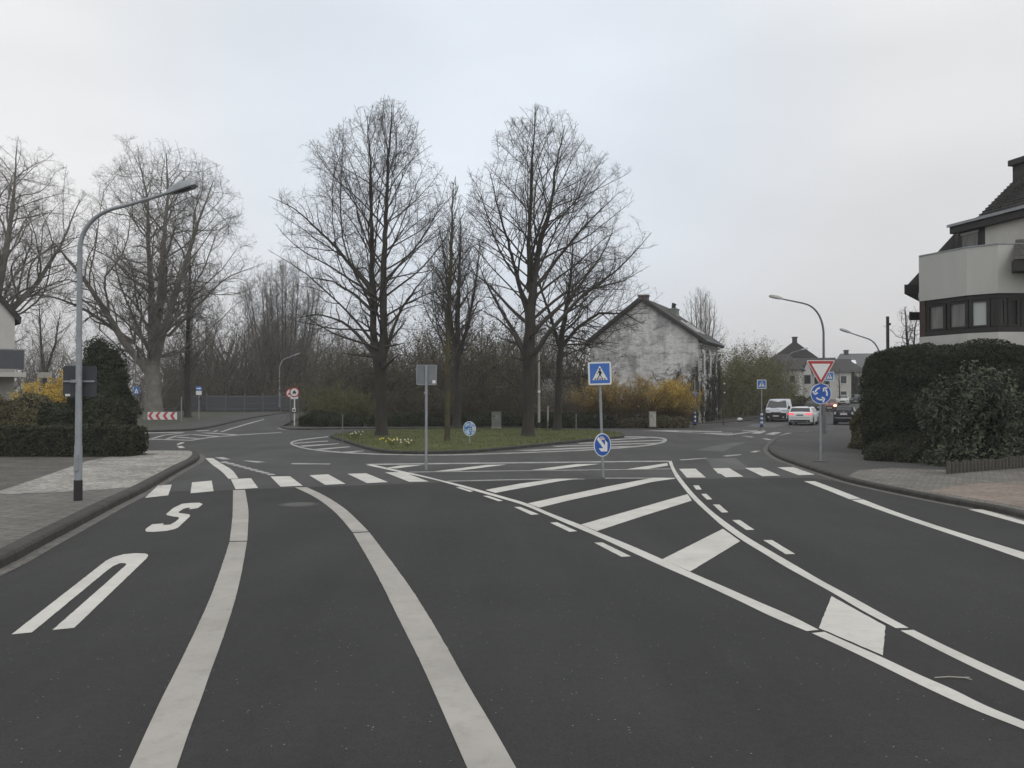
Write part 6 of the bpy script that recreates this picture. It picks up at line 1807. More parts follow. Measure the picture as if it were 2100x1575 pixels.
ar.build('arrows', M['white'], rp)
MB().box((-.02, -.05, zr_ + .37), (.10, .03, .06)).build('clamp', M['galv'], root)
MB().prism(circle(0, 0, .26, 20), -.01, .014, 'z').build('base_patch', M['pole_dark'], root)

# crossing signs with blue and white banded feet
def banded_sign(label, u, v, d, front, top_v, panel_v, base_v):
    x = W(u, 850, d).x; z0 = float(hgt(x, d)) + (0 if front else .12)
    r_ = thing('traffic_sign', label, 'sign', (x, d, z0), R(-6), 'crossing signs at the right hand street')
    MB().tube([(0, 0, -.1), (0, 0, W(u, top_v, d).z - z0 - .05)], .04, 10).build('pole', M['galv'], r_, smooth_ang=50)
    ft = MB().tube([(0, 0, 0), (0, 0, 1.1)], .085, 12).build('sleeve', M['blue_deep'], r_, smooth_ang=50)
    for k_ in range(3): MB().tube([(0, 0, .28 + k_ * .3), (0, 0, .42 + k_ * .3)], .088, 12).build('white_band', M['white'], ft, smooth_ang=50)
    MB().tube([(0, 0, 0), (0, 0, .14)], [.15, .12], 12).build('foot', M['pole_dark'], r_)
    return r_, W(u, panel_v, d).z - z0
bd1 = G(1562, 876).y
r_, z_ = banded_sign('blue crossing sign on a banded pole left of the white van', 1562, 876, bd1, True, 780, 788, 876)
zebra_panel(r_, z_, .66, False)
bd2 = 62.6
r_, z_ = banded_sign('grey sign back above a small blue sign, before the ivy covered front', 1425, 874, bd2, False, 778, 793, 874)
MB().prism(rrect(.66, .82, .03, 0, z_), .045, .08, 'y').build('sign_back', M['alu_dark'], r_)
MB().prism(rrect(.40, .26, .02, 0, W(1425, 807, bd2).z - float(hgt(W(1425, 850, bd2).x, bd2)) - .12), -.06, -.045, 'y').build('small_sign', M['blue'], r_)
x = W(1692, 850, 88).x
r_ = thing('traffic_sign', 'blue crossing sign partly hidden behind the yield triangle', 'sign', (x + .45, 88, float(hgt(x, 88))), 0)
MB().tube([(0, 0, 0), (0, 0, 5.0)], .05, 8).build('pole', M['galv_dark'], r_); zebra_panel(r_, W(1700, 772, 88).z - float(hgt(x, 88)), .95, False)

# lorry ban signs at the corner of the side street
lbp = G(604, 876.5); ld = 64.0
x = W(604, 850, ld).x
r_ = thing('traffic_sign', 'white pole with a red ringed lorry ban sign at the corner of the side street', 'sign', (x, ld, .02), 0)
MB().tube([(0, 0, -.1), (0, 0, W(603, 797, ld).z)], .05, 10).build('pole', M['white'], r_, smooth_ang=50)
zz = W(603, 805, ld).z
s_ = MB().prism(circle(0, zz, .38, 32), -.075, -.055, 'y').build('ban_sign', M['red'], r_)
MB().prism(circle(0, zz, .29, 32), -.079, -.074, 'y').build('sign_face', M['white'], s_)
tr_ = MB(); tr_.prism(rrect(.26, .10, .015, 0, zz - .03), -.083, -.078, 'y').prism([(-.085, zz + .02), (.085, zz + .02), (.07, zz + .13), (-.07, zz + .13)], -.083, -.078, 'y').box((-.09, -.0805, zz - .11), (.06, .005, .06)).box((.09, -.0805, zz - .11), (.06, .005, .06)); tr_.build('pictogram', M['black'], s_)
MB().box((0, -.065, W(603, 816, ld).z), (.56, .015, .2)).build('plate', M['white'], r_)
p_ = MB().box((-.03, -.065, W(603, 841, ld).z), (.24, .02, .28)).build('plate', M['white'], r_); MB().box((-.03, -.077, W(603, 841, ld).z - .02), (.13, .008, .12)).build('pictogram', M['black'], p_)
MB().box((-.03, -.06, W(603, 847, ld).z), (.26, .02, .07)).build('black_band', M['pole_dark'], r_)
x2 = W(596, 850, 66).x
r_ = thing('traffic_sign', 'second round red ringed sign half hidden behind the lorry ban sign', 'sign', (x2, 66.0, .02), 0)
MB().tube([(0, 0, -.1), (0, 0, W(596, 800, 66).z)], .05, 10).build('pole', M['galv_dark'], r_, smooth_ang=50)
zz = W(596, 807, 66).z
s_ = MB().prism(circle(0, zz, .38, 32), -.075, -.055, 'y').build('ban_sign', M['red'], r_); MB().prism(circle(0, zz, .29, 32), -.079, -.074, 'y').build('sign_face', M['white'], s_)
m_ = MB(); m_.prism(circle(-.1, zz - .05, .075, 16), -.083, -.078, 'y').prism(circle(.1, zz - .05, .075, 16), -.083, -.078, 'y').prism([(-.12, zz - .02), (.1, zz + .02), (.03, zz + .11)], -.083, -.078, 'y'); m_.build('pictogram', M['black'], s_)

# bus stop / one way sign on the left far pavement
od = 78.0; x = W(408, 850, od).x
r_ = thing('traffic_sign', 'small blue sign with a white arrow over a white plate, on the far left pavement', 'sign', (x, od, .1), 0)
MB().tube([(0, 0, -.1), (0, 0, W(408, 800, od).z)], .045, 10).build('pole', M['galv'], r_, smooth_ang=50)
zz = W(408, 799, od).z
s_ = MB().prism(rrect(.58, .42, .16, 0, zz), -.07, -.05, 'y').build('blue_sign', M['blue'], r_)
m_ = MB(); m_.prism([(-.22, zz - .05), (.06, zz - .05), (.06, zz - .11), (.24, zz), (.06, zz + .11), (.06, zz + .05), (-.22, zz + .05)], -.075, -.069, 'y'); m_.build('arrow', M['white'], s_)
MB().box((0, -.06, W(408, 808, od).z), (.52, .02, .36)).build('plate', M['white'], r_)
MB().box((.12, -.02, W(408, 820, od).z), (.14, .1, .16)).build('bracket', M['pole_dark'], r_)

# tall mast with street name plates on the left
md = 72.0; x = W(277, 850, md).x
r_ = thing('sign_mast', 'tall steel mast with street name plates and a blue crossing sign, right of the cypress', 'sign mast', (x, md, .1), 0)
MB().tube([(0, 0, -.1), (0, 0, W(277, 705, md).z)], [.075, .05], 10).build('pole', M['galv_dark'], r_, smooth_ang=50)
n1 = MB().box((-.47, -.02, W(265, 784, md).z), (.55, .03, .17)).build('name_plate', M['white'], r_); MB().box((-.47, -.038, W(265, 784, md).z), (.38, .006, .05)).build('lettering', M['alu_dark'], n1)
n1 = MB().box((.22, -.08, W(281, 788, md).z), (.36, .03, .15), rz=R(30)).build('name_plate', M['render_grey'], r_)
zz = W(280, 803.5, md).z
s_ = MB().prism(rrect(.46, .62, .02, .14, zz), -.10, -.08, 'y').build('crossing_sign', M['blue'], r_)
m_ = MB(); m_.prism([(-.03, zz - .22), (.31, zz - .22), (.14, zz + .22)], -.105, -.099, 'y'); tr_ = m_.build('triangle', M['white'], s_)
fg = MB(); person_on_crossing(fg, .52, -.109, -.104, .14, zz - .1); fg.build('pictogram', M['black'], tr_)

# chevron barrier board
cd = 71.0
xa_, xb_ = W(303, 850, cd).x, W(363, 850, cd).x
zt_c, zb_c = W(333, 845, cd).z, W(333, 860.5, cd).z
wch = xb_ - xa_; hch = zt_c - zb_c
r_ = thing('chevron_board', 'red and white chevron barrier board pointing left, opposite the side street', 'barrier board', ((xa_ + xb_) / 2, cd, .1), 0)
zc_ = (zt_c + zb_c) / 2 - .1
bd_ = MB().box((0, 0, zc_), (wch, .04, hch)).build('board', M['white'], r_)
rd_ = MB(); nC = 4; s = wch / nC
for i in range(nC):
    x0_ = -wch / 2 + i * s + .03; t_ = s * .5; a_ = hch * .49; sl_ = s * .36
    rd_.prism([(x0_ + .0, zc_), (x0_ + sl_, zc_ + a_), (x0_ + sl_ + t_ * .82, zc_ + a_), (x0_ + t_ * .82, zc_), (x0_ + sl_ + t_ * .82, zc_ - a_), (x0_ + sl_, zc_ - a_)], -.026, -.021, 'y')
rd_.build('chevrons', mat('chevron_red', (.50, .07, .09), .5, .1, 6), bd_)
lg_ = MB()
for sx in (-1, 1): lg_.tube([(sx * wch * .36, .04, -.1), (sx * wch * .36, .04, zc_ + .1)], .03, 8)
lg_.build('legs', M['galv_dark'], r_)

# chain link fence posts beside it
for u, dv, lab, sgn in ((372, 72.5, 'pale steel end post with a slanting brace, right of the chevron board', -1), (273, 73.5, 'pale steel fence post with a brace, behind the low hedge and mast', 1)):
    x = W(u, 850, dv).x
    r_ = thing('fence_post', lab, 'fence post', (x, dv, .08), 0, 'braced fence posts on the left')
    MB().tube([(0, 0, -.1), (0, 0, W(u, 814, dv).z - .08)], .045, 10).build('post', M['galv'], r_, smooth_ang=50)
    MB().tube([(0, 0, 1.75), (sgn * (.75 if sgn < 0 else 1.55), .05, .95 if sgn < 0 else -.05)], .03, 8).build('brace', M['galv_dark'], r_, smooth_ang=50)

# metal fence of the side street
fd = 112.0
x0_, x1_ = W(384, 850, fd).x, W(612, 850, fd + 6).x
r_ = thing('metal_fence', 'blue grey metal bar fence along the side street on the left', 'fence', (0, 0, 0))
n_b = 160; bars_ = MB()
for i in range(n_b):
    t = i / (n_b - 1); xx = x0_ + (x1_ - x0_) * t; yy = fd + 6 * t
    bars_.box((xx, yy, 1.35), (.032, .03, 2.0))
for zz in (.55, 1.3, 2.2):
    bars_.add([(x0_, fd - .03, zz - .04), (x1_, fd + 5.97, zz - .04), (x1_, fd + 5.97, zz + .04), (x0_, fd - .03, zz + .04), (x0_, fd + .03, zz - .04), (x1_, fd + 6.03, zz - .04), (x1_, fd + 6.03, zz + .04), (x0_, fd + .03, zz + .04)], [(0, 1, 2, 3), (4, 5, 6, 7), (3, 2, 6, 7), (0, 1, 5, 4)])
bars_.build('bars', mat('fence_paint', (.085, .092, .108), .6, .1, 3), r_)
for i in range(7):
    t = i / 6; xx = x0_ + (x1_ - x0_) * t; yy = fd + 6 * t
    MB().box((xx, yy + .06, 1.3), (.09, .09, 2.7)).build('post', M['galv_dark'], r_)
wl = MB(); wl.prism([(x0_, 0), (x1_, 0), (x1_, 2.25), (x0_, 2.2)], 0, .1, 'y')
sc = thing('screen_wall', 'dull grey boarded screen behind the bar fence of the side street', 'wall', (0, fd + 7.5, .0))
wl.build('boards', mat('grey_boards', (.04, .042, .046), .8, .25, .6, stretch=(6, 1, .3)), sc)
MB().box(((x0_ + x1_) / 2, .05, 2.29), (x1_ - x0_ + .1, .18, .08)).build('coping', M['galv_dark'], sc)

# utility cabinets
def cabinet(label, u, d, w, h, m, z):
    x = W(u, 850, d).x
    r_ = thing('utility_cabinet', label, 'utility cabinet', (x, d, z), 0, 'utility cabinets along the far kerb')
    MB().box((0, 0, h / 2), (w, .35, h)).build('body', m, r_)
    MB().box((0, -.01, h + .025), (w + .06, .42, .05)).build('cap', m, r_)
    MB().box((0, .0, .04), (w + .04, .40, .08)).build('plinth', M['concrete'], r_)
    dr = MB(); dr.box((-w * .24, -.182, h * .52), (w * .45, .012, h * .84)).box((w * .24, -.182, h * .52), (w * .45, .012, h * .84)); dd_ = dr.build('door', m, r_)
    MB().box((.03, -.195, h * .55), (.02, .02, .12)).build('handle', M['pole_dark'], dd_)
    g_ = MB()
    for k_ in range(5): g_.box((-w * .24, -.190, h * .82 - k_ * .03), (w * .3, .006, .012))
    g_.build('vents', M['pole_dark'], dd_)
cabinet('grey green utility cabinet with faint graffiti, left of the right bare tree', 1018, 58.4, .66, 1.08, M['cabinet'], .08)
cabinet('pale narrow utility cabinet in front of the forsythia', 1338, 59.9, .44, 1.02, M['cabinet_pale'], .12)
# graffiti strokes on the first cabinet
gx = W(1018, 850, 58.4).x
gcab = [o for o in bpy.data.objects if o.name.startswith('utility_cabinet')][0]
g_ = MB()
for a_, b_ in (((-.1, .95), (0, .55)), ((0, .95), (.1, .6)), ((-.12, .75), (.12, .7)), ((.0, .55), (.12, .95))):
    g_.tube([(a_[0], -.19, a_[1]), (b_[0], -.19, b_[1])], .012, 5)
g_.build('graffiti', M['cabinet_pale'], gcab)

# pale mast behind the right bare tree
x = W(1105.5, 850, 59.6).x
r_ = thing('concrete_mast', 'pale slender concrete mast with a small plate, right of the right bare tree trunk', 'mast', (x, 59.6, .1), 0)
MB().tube([(0, 0, -.1), (0, 0, 3.0), (-.03, 0, 7.6)], [.095, .08, .05], 10).build('pole', M['concrete'], r_, smooth_ang=50)
MB().box((0, -.10, W(1105, 803, 59.6).z - .1), (.2, .04, .15)).build('plate', M['white'], r_)
MB().tube([(0, 0, -.05), (0, 0, .35)], .10, 10).build('foot_band', M['pole_dark'], r_)
# thin posts
for u, d, vt, rr2, m_, lab in ((702.5, 41.5, 853, .028, 'galv_dark', 'thin grey marker post at the left tip of the island'), (1181.5, 57.8, 850, .045, 'galv_dark', 'short grey post on the far kerb, left of the leaning crossing sign'), (1123.5, 60.1, 834, .06, 'concrete', 'concrete post in the far hedge between the mast and the small tree'), (1484, 66.2, 785, .045, 'wood_pole', 'slim tall post on the pavement right of the ivy covered front')):
    x = W(u, 850, d).x; z0 = island_z(x, d) if d < 50 else float(hgt(x, d)) + .1
    r_ = thing('marker_post', lab, 'post', (x, d, z0), 0)
    MB().tube([(0, 0, -.1), (0, 0, W(u, vt, d).z - z0)], rr2, 8).build('shaft', M[m_], r_, smooth_ang=50)
    MB().tube([(0, 0, W(u, vt, d).z - z0), (0, 0, W(u, vt, d).z - z0 + .04)], [rr2 * 1.25, rr2 * .8], 8).build('cap', M['galv'], r_)
    if u == 1484:
        MB().box((.06, -.02, W(u, 787, d).z - z0), (.12, .06, .08)).build('insulator', M['white'], r_); MB().box((.06, -.02, W(u, 805, d).z - z0), (.12, .06, .08)).build('insulator', M['white'], r_)
x = W(1821.5, 850, 40).x
r_ = thing('wooden_pole', 'dark wooden utility pole behind the tall clipped hedge', 'pole', (x, 40, .1), 0)
MB().tube([(0, 0, -.1), (0, 0, W(1821, 649, 40).z - .1)], [.085, .07], 10).build('shaft', M['wood_pole'], r_, smooth_ang=50)
MB().box((.08, -.05, W(1821, 665, 40).z - .1), (.08, .08, .10)).build('insulator', M['pole_dark'], r_)
# noticeboard on the left behind the forsythia
x = W(89, 850, 40.2).x; zt_n = W(89, 763, 40.2).z
r_ = thing('notice_board', 'small pale framed board on two posts behind the yellow forsythia on the left', 'board', (x, 40.2, .1), 0)
MB().tube([(-.27, 0, 0), (-.27, 0, zt_n - .1)], .03, 8).tube([(.27, 0, 0), (.27, 0, zt_n - .1)], .03, 8).build('posts', M['concrete'], r_)
n1 = MB().box((0, -.02, zt_n - .1 - .14), (.56, .04, .26)).build('board', M['concrete'], r_)
MB().box((0, -.044, zt_n - .1 - .13), (.44, .006, .10)).build('sign_face', M['render_grey'], n1)

# stone palisade edging the bed on the right
pa = G(1945, 972, .12); pbb = G(2180, 953, .12)
n_p = 34
for i in range(n_p):
    t = i / n_p; q = pa.lerp(pbb, t)
    rgp = random.Random(900 + i)
    h_ = .34 + rgp.uniform(-.05, .03) + .04 * t
    if i == 0:
        e_ = MB(); e_.prism(circle(0, 0, .062, 9), -.1, .34, 'z').prism(circle(0, 0, .05, 9), .34, .36, 'z'); st0 = e_.build('palisade_stone', M['concrete'], None); o_ = st0
        o_.data.materials[0] = mat('palisade_concrete', (.085, .08, .066), .95, .35, 3, .3, 30)
    else:
        o_ = st0.copy(); col.objects.link(o_)
    o_.location = (q.x, q.y, .12); o_.rotation_euler = (rgp.uniform(-.04, .04), rgp.uniform(-.05, .05), rgp.uniform(0, 6)); o_.scale = (1, 1, h_ / .36)
    tag(o_, 'round concrete palisade stone edging the bed under the rhododendron', 'edging stone', 'palisade stones edging the right hand bed')
# a white bag on the far pavement, litter twig on the road
x = W(1517, 850, 74).x
rg = np.random.default_rng(910)
u_, v_ = np.meshgrid(np.linspace(0, 2 * np.pi, 14, endpoint=False), np.linspace(0, np.pi, 8))
P = np.stack([np.cos(u_) * np.sin(v_) * .24, np.sin(u_) * np.sin(v_) * .18, np.cos(v_) * .14 + .13], -1).reshape(-1, 3); P += (lump(P, .05, 9, 4)[:, None]) * .6
idx = np.arange(8 * 14).reshape(8, 14)
bag = np_mesh('white_bag', [(P, np.stack([idx[:-1], np.roll(idx[:-1], -1, 1), np.roll(idx[1:], -1, 1), idx[1:]], -1).reshape(-1, 4))], M['white'], None, (x, 74, float(hgt(x, 74)) + .12))
tag(bag, 'white plastic bag lying on the pavement beside the budding shrubs', 'bag')
g = G(1957, 1394)
tw = MB().tube([(-.16, 0, .012), (-.04, .01, .016), (.08, -.004, .013), (.13, .01, .012)], [.004, .005, .005, .003], 5).tube([(.08, -.004, .013), (.115, -.05, .012)], .0035, 5).build('dry_twig', mat('dry_twig', (.42, .40, .34), .9, .15, 20), None, loc=(g.x, g.y, .006))
tag(tw, 'pale dry twig lying on the hatched island at lower right', 'twig')

# ------------------------------------------------------------------ vehicles
M['tyre'] = mat('tyre', (.018, .018, .018), .9, .1, 20)
M['rim'] = mat('alloy_rim', (.38, .39, .40), .35, .1, 8, metal=.7)
M['car_glass'] = mat('car_glass', (.018, .02, .022), .06, 0, spec=.9)
M['car_trim'] = mat('black_trim', (.02, .02, .021), .6, .1, 8)
M['chrome'] = mat('chrome', (.62, .63, .64), .2, metal=.9)
M['plate_white'] = mat('number_plate', (.62, .62, .60), .5, .1, 30)
M['plate_dim'] = mat('number_plate_in_shade', (.22, .225, .22), .5, .3, 30)  # darker copy of the plate, shade put into its colour
M['lamp_clear'] = mat('clear_lamp', (.55, .57, .58), .15, .1, 10, spec=.8)
M['tail_red'] = mat('tail_lamp', (.30, .02, .02), .25, .1, 10, spec=.7)
M['tail_lit'] = mat('lit_tail_lamp', (.7, .06, .07), .3, emit=(1.0, .10, .13), estr=1.1)
M['head_lit'] = mat('lit_head_lamp', (.9, .8, .6), .3, emit=(1.0, .78, .48), estr=4.0)

def paintm(name, c): return mat(name, c, .32 if max(c) > .1 else .5, .03, 3, spec=.4 if max(c) > .1 else .2, coat=.25 if max(c) > .1 else 0)
def car(name, label, u, d, heading, paint, L, Wd, H, prof, belt, wheels, rw, front_glass, rear_glass, sides, base_z=.20, parts=(), cat='car', anchor='rear', trim=None, group=None):
    p = W(u, 850, d)
    rz = -heading
    fx = Vector((math.sin(heading), math.cos(heading)))
    c = Vector((p.x, d)) + (fx * (L / 2) if anchor == 'rear' else -fx * (L / 2))
    slope = (float(hgt(*(c + fx * 1.5))) - float(hgt(*(c - fx * 1.5)))) / 3.0
    root = thing(name, label, cat, (c.x, c.y, float(hgt(c.x, c.y))), rz, group)
    root.rotation_euler = (math.atan(slope), 0, rz)
    py = [q[0] for q in prof]; pz = [q[1] for q in prof]
    zt = lambda y: float(np.interp(y, py, pz))
    ra = rw + .055
    def zb(y):
        z = base_z + (.08 * max(0, abs(2 * y / L) - .86) / .14)
        for yw in wheels:
            if abs(y - yw) < ra: z = max(z, rw + math.sqrt(ra * ra - (y - yw) ** 2) * .98)
        return z
    hw = lambda y: Wd / 2 * (1 - .13 * abs(2 * y / L) ** 7)
    def top_w(y):
        z = zt(y); b_ = min(belt, z - .03)
        return hw(y) * (1 - .20 * max(0, z - b_ - .03) / (H - belt))
    def side_x(y, z):
        b_ = min(belt, zt(y) - .03)
        if z <= b_: return hw(y) * .99
        t = min(1, (z - b_) / max(.02, zt(y) - .06 - b_))
        return hw(y) * .99 + (top_w(y) - hw(y) * .99) * t
    st = set(np.linspace(-L / 2, L / 2, 28)) | set(py)
    for yw in wheels: st |= {yw + ra * math.cos(t) for t in np.linspace(0, math.pi, 11)}
    st = sorted(y for y in st if -L / 2 <= y <= L / 2)
    vs, k = [], None
    for y in st:
        z1, z0 = zt(y), zb(y); b_ = min(belt, z1 - .03); h_ = hw(y); tw = top_w(y)
        half = [(h_ * .86, z0), (h_ * .965, z0 + .05), (h_ * 1.0, max(z0 + .06, (z0 + b_) / 2)), (h_ * .99, max(b_, z0 + .07)), (tw, max(z1 - .06, z0 + .08)), (tw - .035, z1 - .015), (tw * .72, z1 + .0), (0, z1 + .012)]
        ring = [(0, z0)] + half + [(-x, z) for x, z in reversed(half[:-1])]
        k = len(ring)
        vs += [(x, y, z) for x, z in ring]
    fs = []
    for i in range(len(st) - 1):
        for j in range(k): fs.append((i * k + j, i * k + (j + 1) % k, (i + 1) * k + (j + 1) % k, (i + 1) * k + j))
    fs += [tuple(range(k)), tuple(range((len(st) - 1) * k, len(st) * k))]
    body = MB().add(vs, fs).build('body', paint, root, smooth_ang=38)
    MB().box((0, 0, base_z + .10), (Wd * .80, L * .86, .22)).build('underbody', M['car_trim'], root)
    def top_panel(nm, y0, y1, i0, i1, m):
        ys_ = np.linspace(y0, y1, 5); a_, b2 = [], []
        for t, y in zip(np.linspace(0, 1, 5), ys_):
            w_ = top_w(y) - (i0 + (i1 - i0) * t)
            a_.append((w_, y, zt(y) + .014)); b2.append((-w_, y, zt(y) + .014))
        dn_ = [(x, y, z - .03) for x, y, z in a_ + b2]
        vs = a_ + b2 + dn_
        fs = [(i, i + 1, 6 + i, 5 + i) for i in range(4)]
        n5 = 10
        fs += [(i, i + 1, n5 + i + 1, n5 + i) for i in range(4)] + [(5 + i, 6 + i, n5 + 6 + i, n5 + 5 + i) for i in range(4)] + [(0, 5, 15, 10), (4, 9, 19, 14)]
        return MB().add(vs, fs).build(nm, m, root)
    if front_glass: top_panel('windscreen', *front_glass, M['car_glass'])
    if rear_glass: top_panel('rear_window', *rear_glass, M['car_glass'])
    for sgn in (-1, 1):
        for poly in sides:
            o = [(sgn * (side_x(y, z) + .006), y, z) for y, z in poly]; i_ = [(sgn * (side_x(y, z) - .03), y, z) for y, z in poly]
            n_ = len(poly)
            MB().add(o + i_, [tuple(range(n_))] + [(j, (j + 1) % n_, n_ + (j + 1) % n_, n_ + j) for j in range(n_)]).build('side_window', M['car_glass'], root)
        for yw in wheels:
            x = sgn * (Wd / 2 - .115)
            ty = MB().tube([(x - .105, yw, rw), (x - .085, yw, rw), (x + .085, yw, rw), (x + .105, yw, rw)], [rw - .03, rw, rw, rw - .03], 24).build('wheel', M['tyre'], root, smooth_ang=40)
            rm = MB(); xo = x + sgn * .104
            for q in range(5):
                a = R(72 * q + 12)
                rm.box((xo, yw + math.cos(a) * rw * .34, rw + math.sin(a) * rw * .34), (.02, rw * .62, rw * .17), rx=a)
            rm.tube([(xo - sgn * .01, yw, rw), (xo + sgn * .006, yw, rw)], rw * .16, 12)
            rm.tube([(xo - sgn * .02, yw, rw), (xo - sgn * .004, yw, rw)], rw * .66, 20)
            rm.build('rim', M['rim'], ty)
        ym = front_glass[0] - .12 if front_glass else L * .2
        mr_ = MB(); mr_.box((sgn * (Wd / 2 + .075), ym, belt + .07), (.17, .10, .15 if H < 1.8 else .24)); mr_.build('mirror', trim or paint, root)
    for nm, m, boxes in parts:
        b_ = MB()
        for c_, s_ in boxes: b_.box(c_, s_)
        b_.build(nm, m, root)
    return root

def sym(c, s): return [((c[0], c[1], c[2]), s), ((-c[0], c[1], c[2]), s)]
hd_s = math.atan2(SD.x, SD.y)
# white estate driving away
car('estate_car', 'white estate car with lit red tail lights, driving away past the crossing', 1640, 66.0, R(26.5), paintm('white_car_paint', (.72, .73, .74)), 4.75, 1.86, 1.45,
    [(-2.375, .66), (-2.36, .80), (-2.30, .97), (-2.20, 1.03), (-1.86, 1.37), (-1.62, 1.42), (-.8, 1.445), (.2, 1.45), (.55, 1.40), (1.18, 1.02), (1.35, .98), (2.0, .88), (2.28, .74), (2.375, .58)], .95, (-1.42, 1.43), .335, (1.14, .58, .12, .12), (-2.17, -1.88, .10, .10),
    [[(-1.95, 1.02), (-1.25, 1.0), (-1.25, 1.34), (-1.66, 1.33)], [(-1.18, 1.0), (-.15, .99), (-.15, 1.37), (-1.18, 1.345)], [(-.07, .99), (.92, 1.02), (.42, 1.36), (-.07, 1.37)]],
    parts=[('tail_light', M['tail_lit'], [((.66, -2.325, .90), (.44, .06, .13))]), ('tail_light', M['tail_lit'], [((-.66, -2.325, .90), (.44, .06, .13))]), ('number_plate', M['plate_dim'], [((0, -2.345, .80), (.52, .05, .12))]),
           ('rear_bumper_trim', M['car_trim'], [((0, -2.34, .37), (1.5, .10, .16))]), ('exhaust', M['chrome'], [((.55, -2.385, .31), (.14, .04, .05)), ((-.55, -2.385, .31), (.14, .04, .05))]), ('roof_rail', M['car_trim'], [((.58, -.6, 1.455), (.035, 2.3, .03))]), ('roof_rail', M['car_trim'], [((-.58, -.6, 1.455), (.035, 2.3, .03))]),
           ('headlight', M['lamp_clear'], [((.66, 2.24, .70), (.4, .12, .12))]), ('headlight', M['lamp_clear'], [((-.66, 2.24, .70), (.4, .12, .12))]), ('reflector', M['tail_red'], [((.75, -2.30, .50), (.22, .08, .04)), ((-.75, -2.30, .50), (.22, .08, .04))])])
# dark small car parked on the right
car('small_car', 'small black hatchback with pale tail lights, parked on the right beside the olive shrub', 1730, 67.2, R(25), paintm('black_car_paint', (.012, .013, .018)), 3.55, 1.63, 1.49,
    [(-1.775, .62), (-1.76, .82), (-1.70, 1.0), (-1.56, 1.12), (-1.30, 1.40), (-1.05, 1.465), (-.4, 1.49), (.2, 1.47), (.42, 1.40), (.98, 1.02), (1.15, .97), (1.55, .86), (1.70, .72), (1.775, .55)], .96, (-1.12, 1.18), .30, (.94, .46, .12, .11), (-1.53, -1.31, .16, .14),
    [[(-1.25, 1.02), (-.55, 1.0), (-.55, 1.38), (-1.0, 1.37)], [(-.45, 1.0), (.70, 1.0), (.28, 1.38), (-.45, 1.40)]],
    parts=[('tail_light', M['lamp_clear'], [((.64, -1.70, .90), (.13, .10, .25))]), ('tail_light', M['lamp_clear'], [((-.64, -1.70, .90), (.13, .10, .25))]), ('number_plate', M['plate_white'], [((0, -1.755, .86), (.52, .05, .115))]), ('plate_trim', M['chrome'], [((0, -1.745, .96), (.56, .05, .04))]),
           ('bumper_strip', M['chrome'], [((0, -1.775, .56), (1.30, .03, .05))]), ('lower_strip', M['chrome'], [((.1, -1.745, .30), (.9, .03, .04))]), ('badge', M['chrome'], [((0, -1.70, 1.03), (.09, .04, .08))]), ('headlight', M['lamp_clear'], [((.58, 1.62, .74), (.2, .1, .2)), ((-.58, 1.62, .74), (.2, .1, .2))])])
# white van parked facing us
car('van', 'white delivery van with a black bumper, parked on the left facing us', 1591, 74.4, R(180 + 24.5), paintm('white_van_paint', (.55, .585, .64)), 4.8, 1.9, 1.97,
    [(-2.4, .9), (-2.38, 1.7), (-2.30, 1.90), (-2.0, 1.955), (.4, 1.965), (.78, 1.93), (1.02, 1.83), (1.72, 1.25), (1.86, 1.20), (2.20, 1.06), (2.31, .93), (2.36, .72), (2.4, .60)], 1.18, (-1.55, 1.55), .33, (1.74, .98, .08, .09), None,
    [[(.52, 1.22), (1.50, 1.22), (.98, 1.72), (.52, 1.76)]], base_z=.24,
    parts=[('front_bumper', M['car_trim'], [((0, 2.33, .52), (1.74, .17, .54))]), ('headlight', M['lamp_clear'], [((.70, 2.22, .94), (.34, .18, .26))]), ('headlight', M['lamp_clear'], [((-.70, 2.22, .94), (.34, .18, .26))]), ('grille', M['car_trim'], [((0, 2.345, .80), (.82, .06, .10))]), ('number_plate', M['plate_white'], [((0, 2.42, .52), (.5, .03, .11))]),
           ('fog_light', M['lamp_clear'], [((.62, 2.40, .42), (.14, .05, .09)), ((-.62, 2.40, .42), (.14, .05, .09))]), ('bonnet_lettering', mat('pale_lettering', (.10, .14, .28), .5), [((-.10, 2.12, 1.105), (.34, .10, .012)), ((.28, 2.16, 1.085), (.2, .06, .012))]), ('wiper', M['car_trim'], [((.2, 1.76, 1.262), (.75, .03, .02)), ((-.45, 1.76, 1.262), (.6, .03, .02))]), ('red_livery_panel', mat('red_livery', (.33, .07, .06), .4), [((.955, 1.98, .82), (.012, .42, .34))]), ('bonnet_vent', M['car_trim'], [((.22, 1.86, 1.22), (.5, .08, .015))])], trim=M['car_trim'], anchor='front')
generic = [(-2.1, .62), (-2.08, .85), (-2.0, 1.0), (-1.85, 1.06), (-1.35, 1.40), (-1.0, 1.45), (-.2, 1.47), (.25, 1.43), (.95, 1.03), (1.1, .98), (1.75, .86), (2.0, .74), (2.1, .56)]
gside = [[(-1.45, 1.02), (-.55, 1.0), (-.55, 1.38), (-1.15, 1.36)], [(-.47, 1.0), (.75, 1.0), (.2, 1.39), (-.47, 1.39)]]
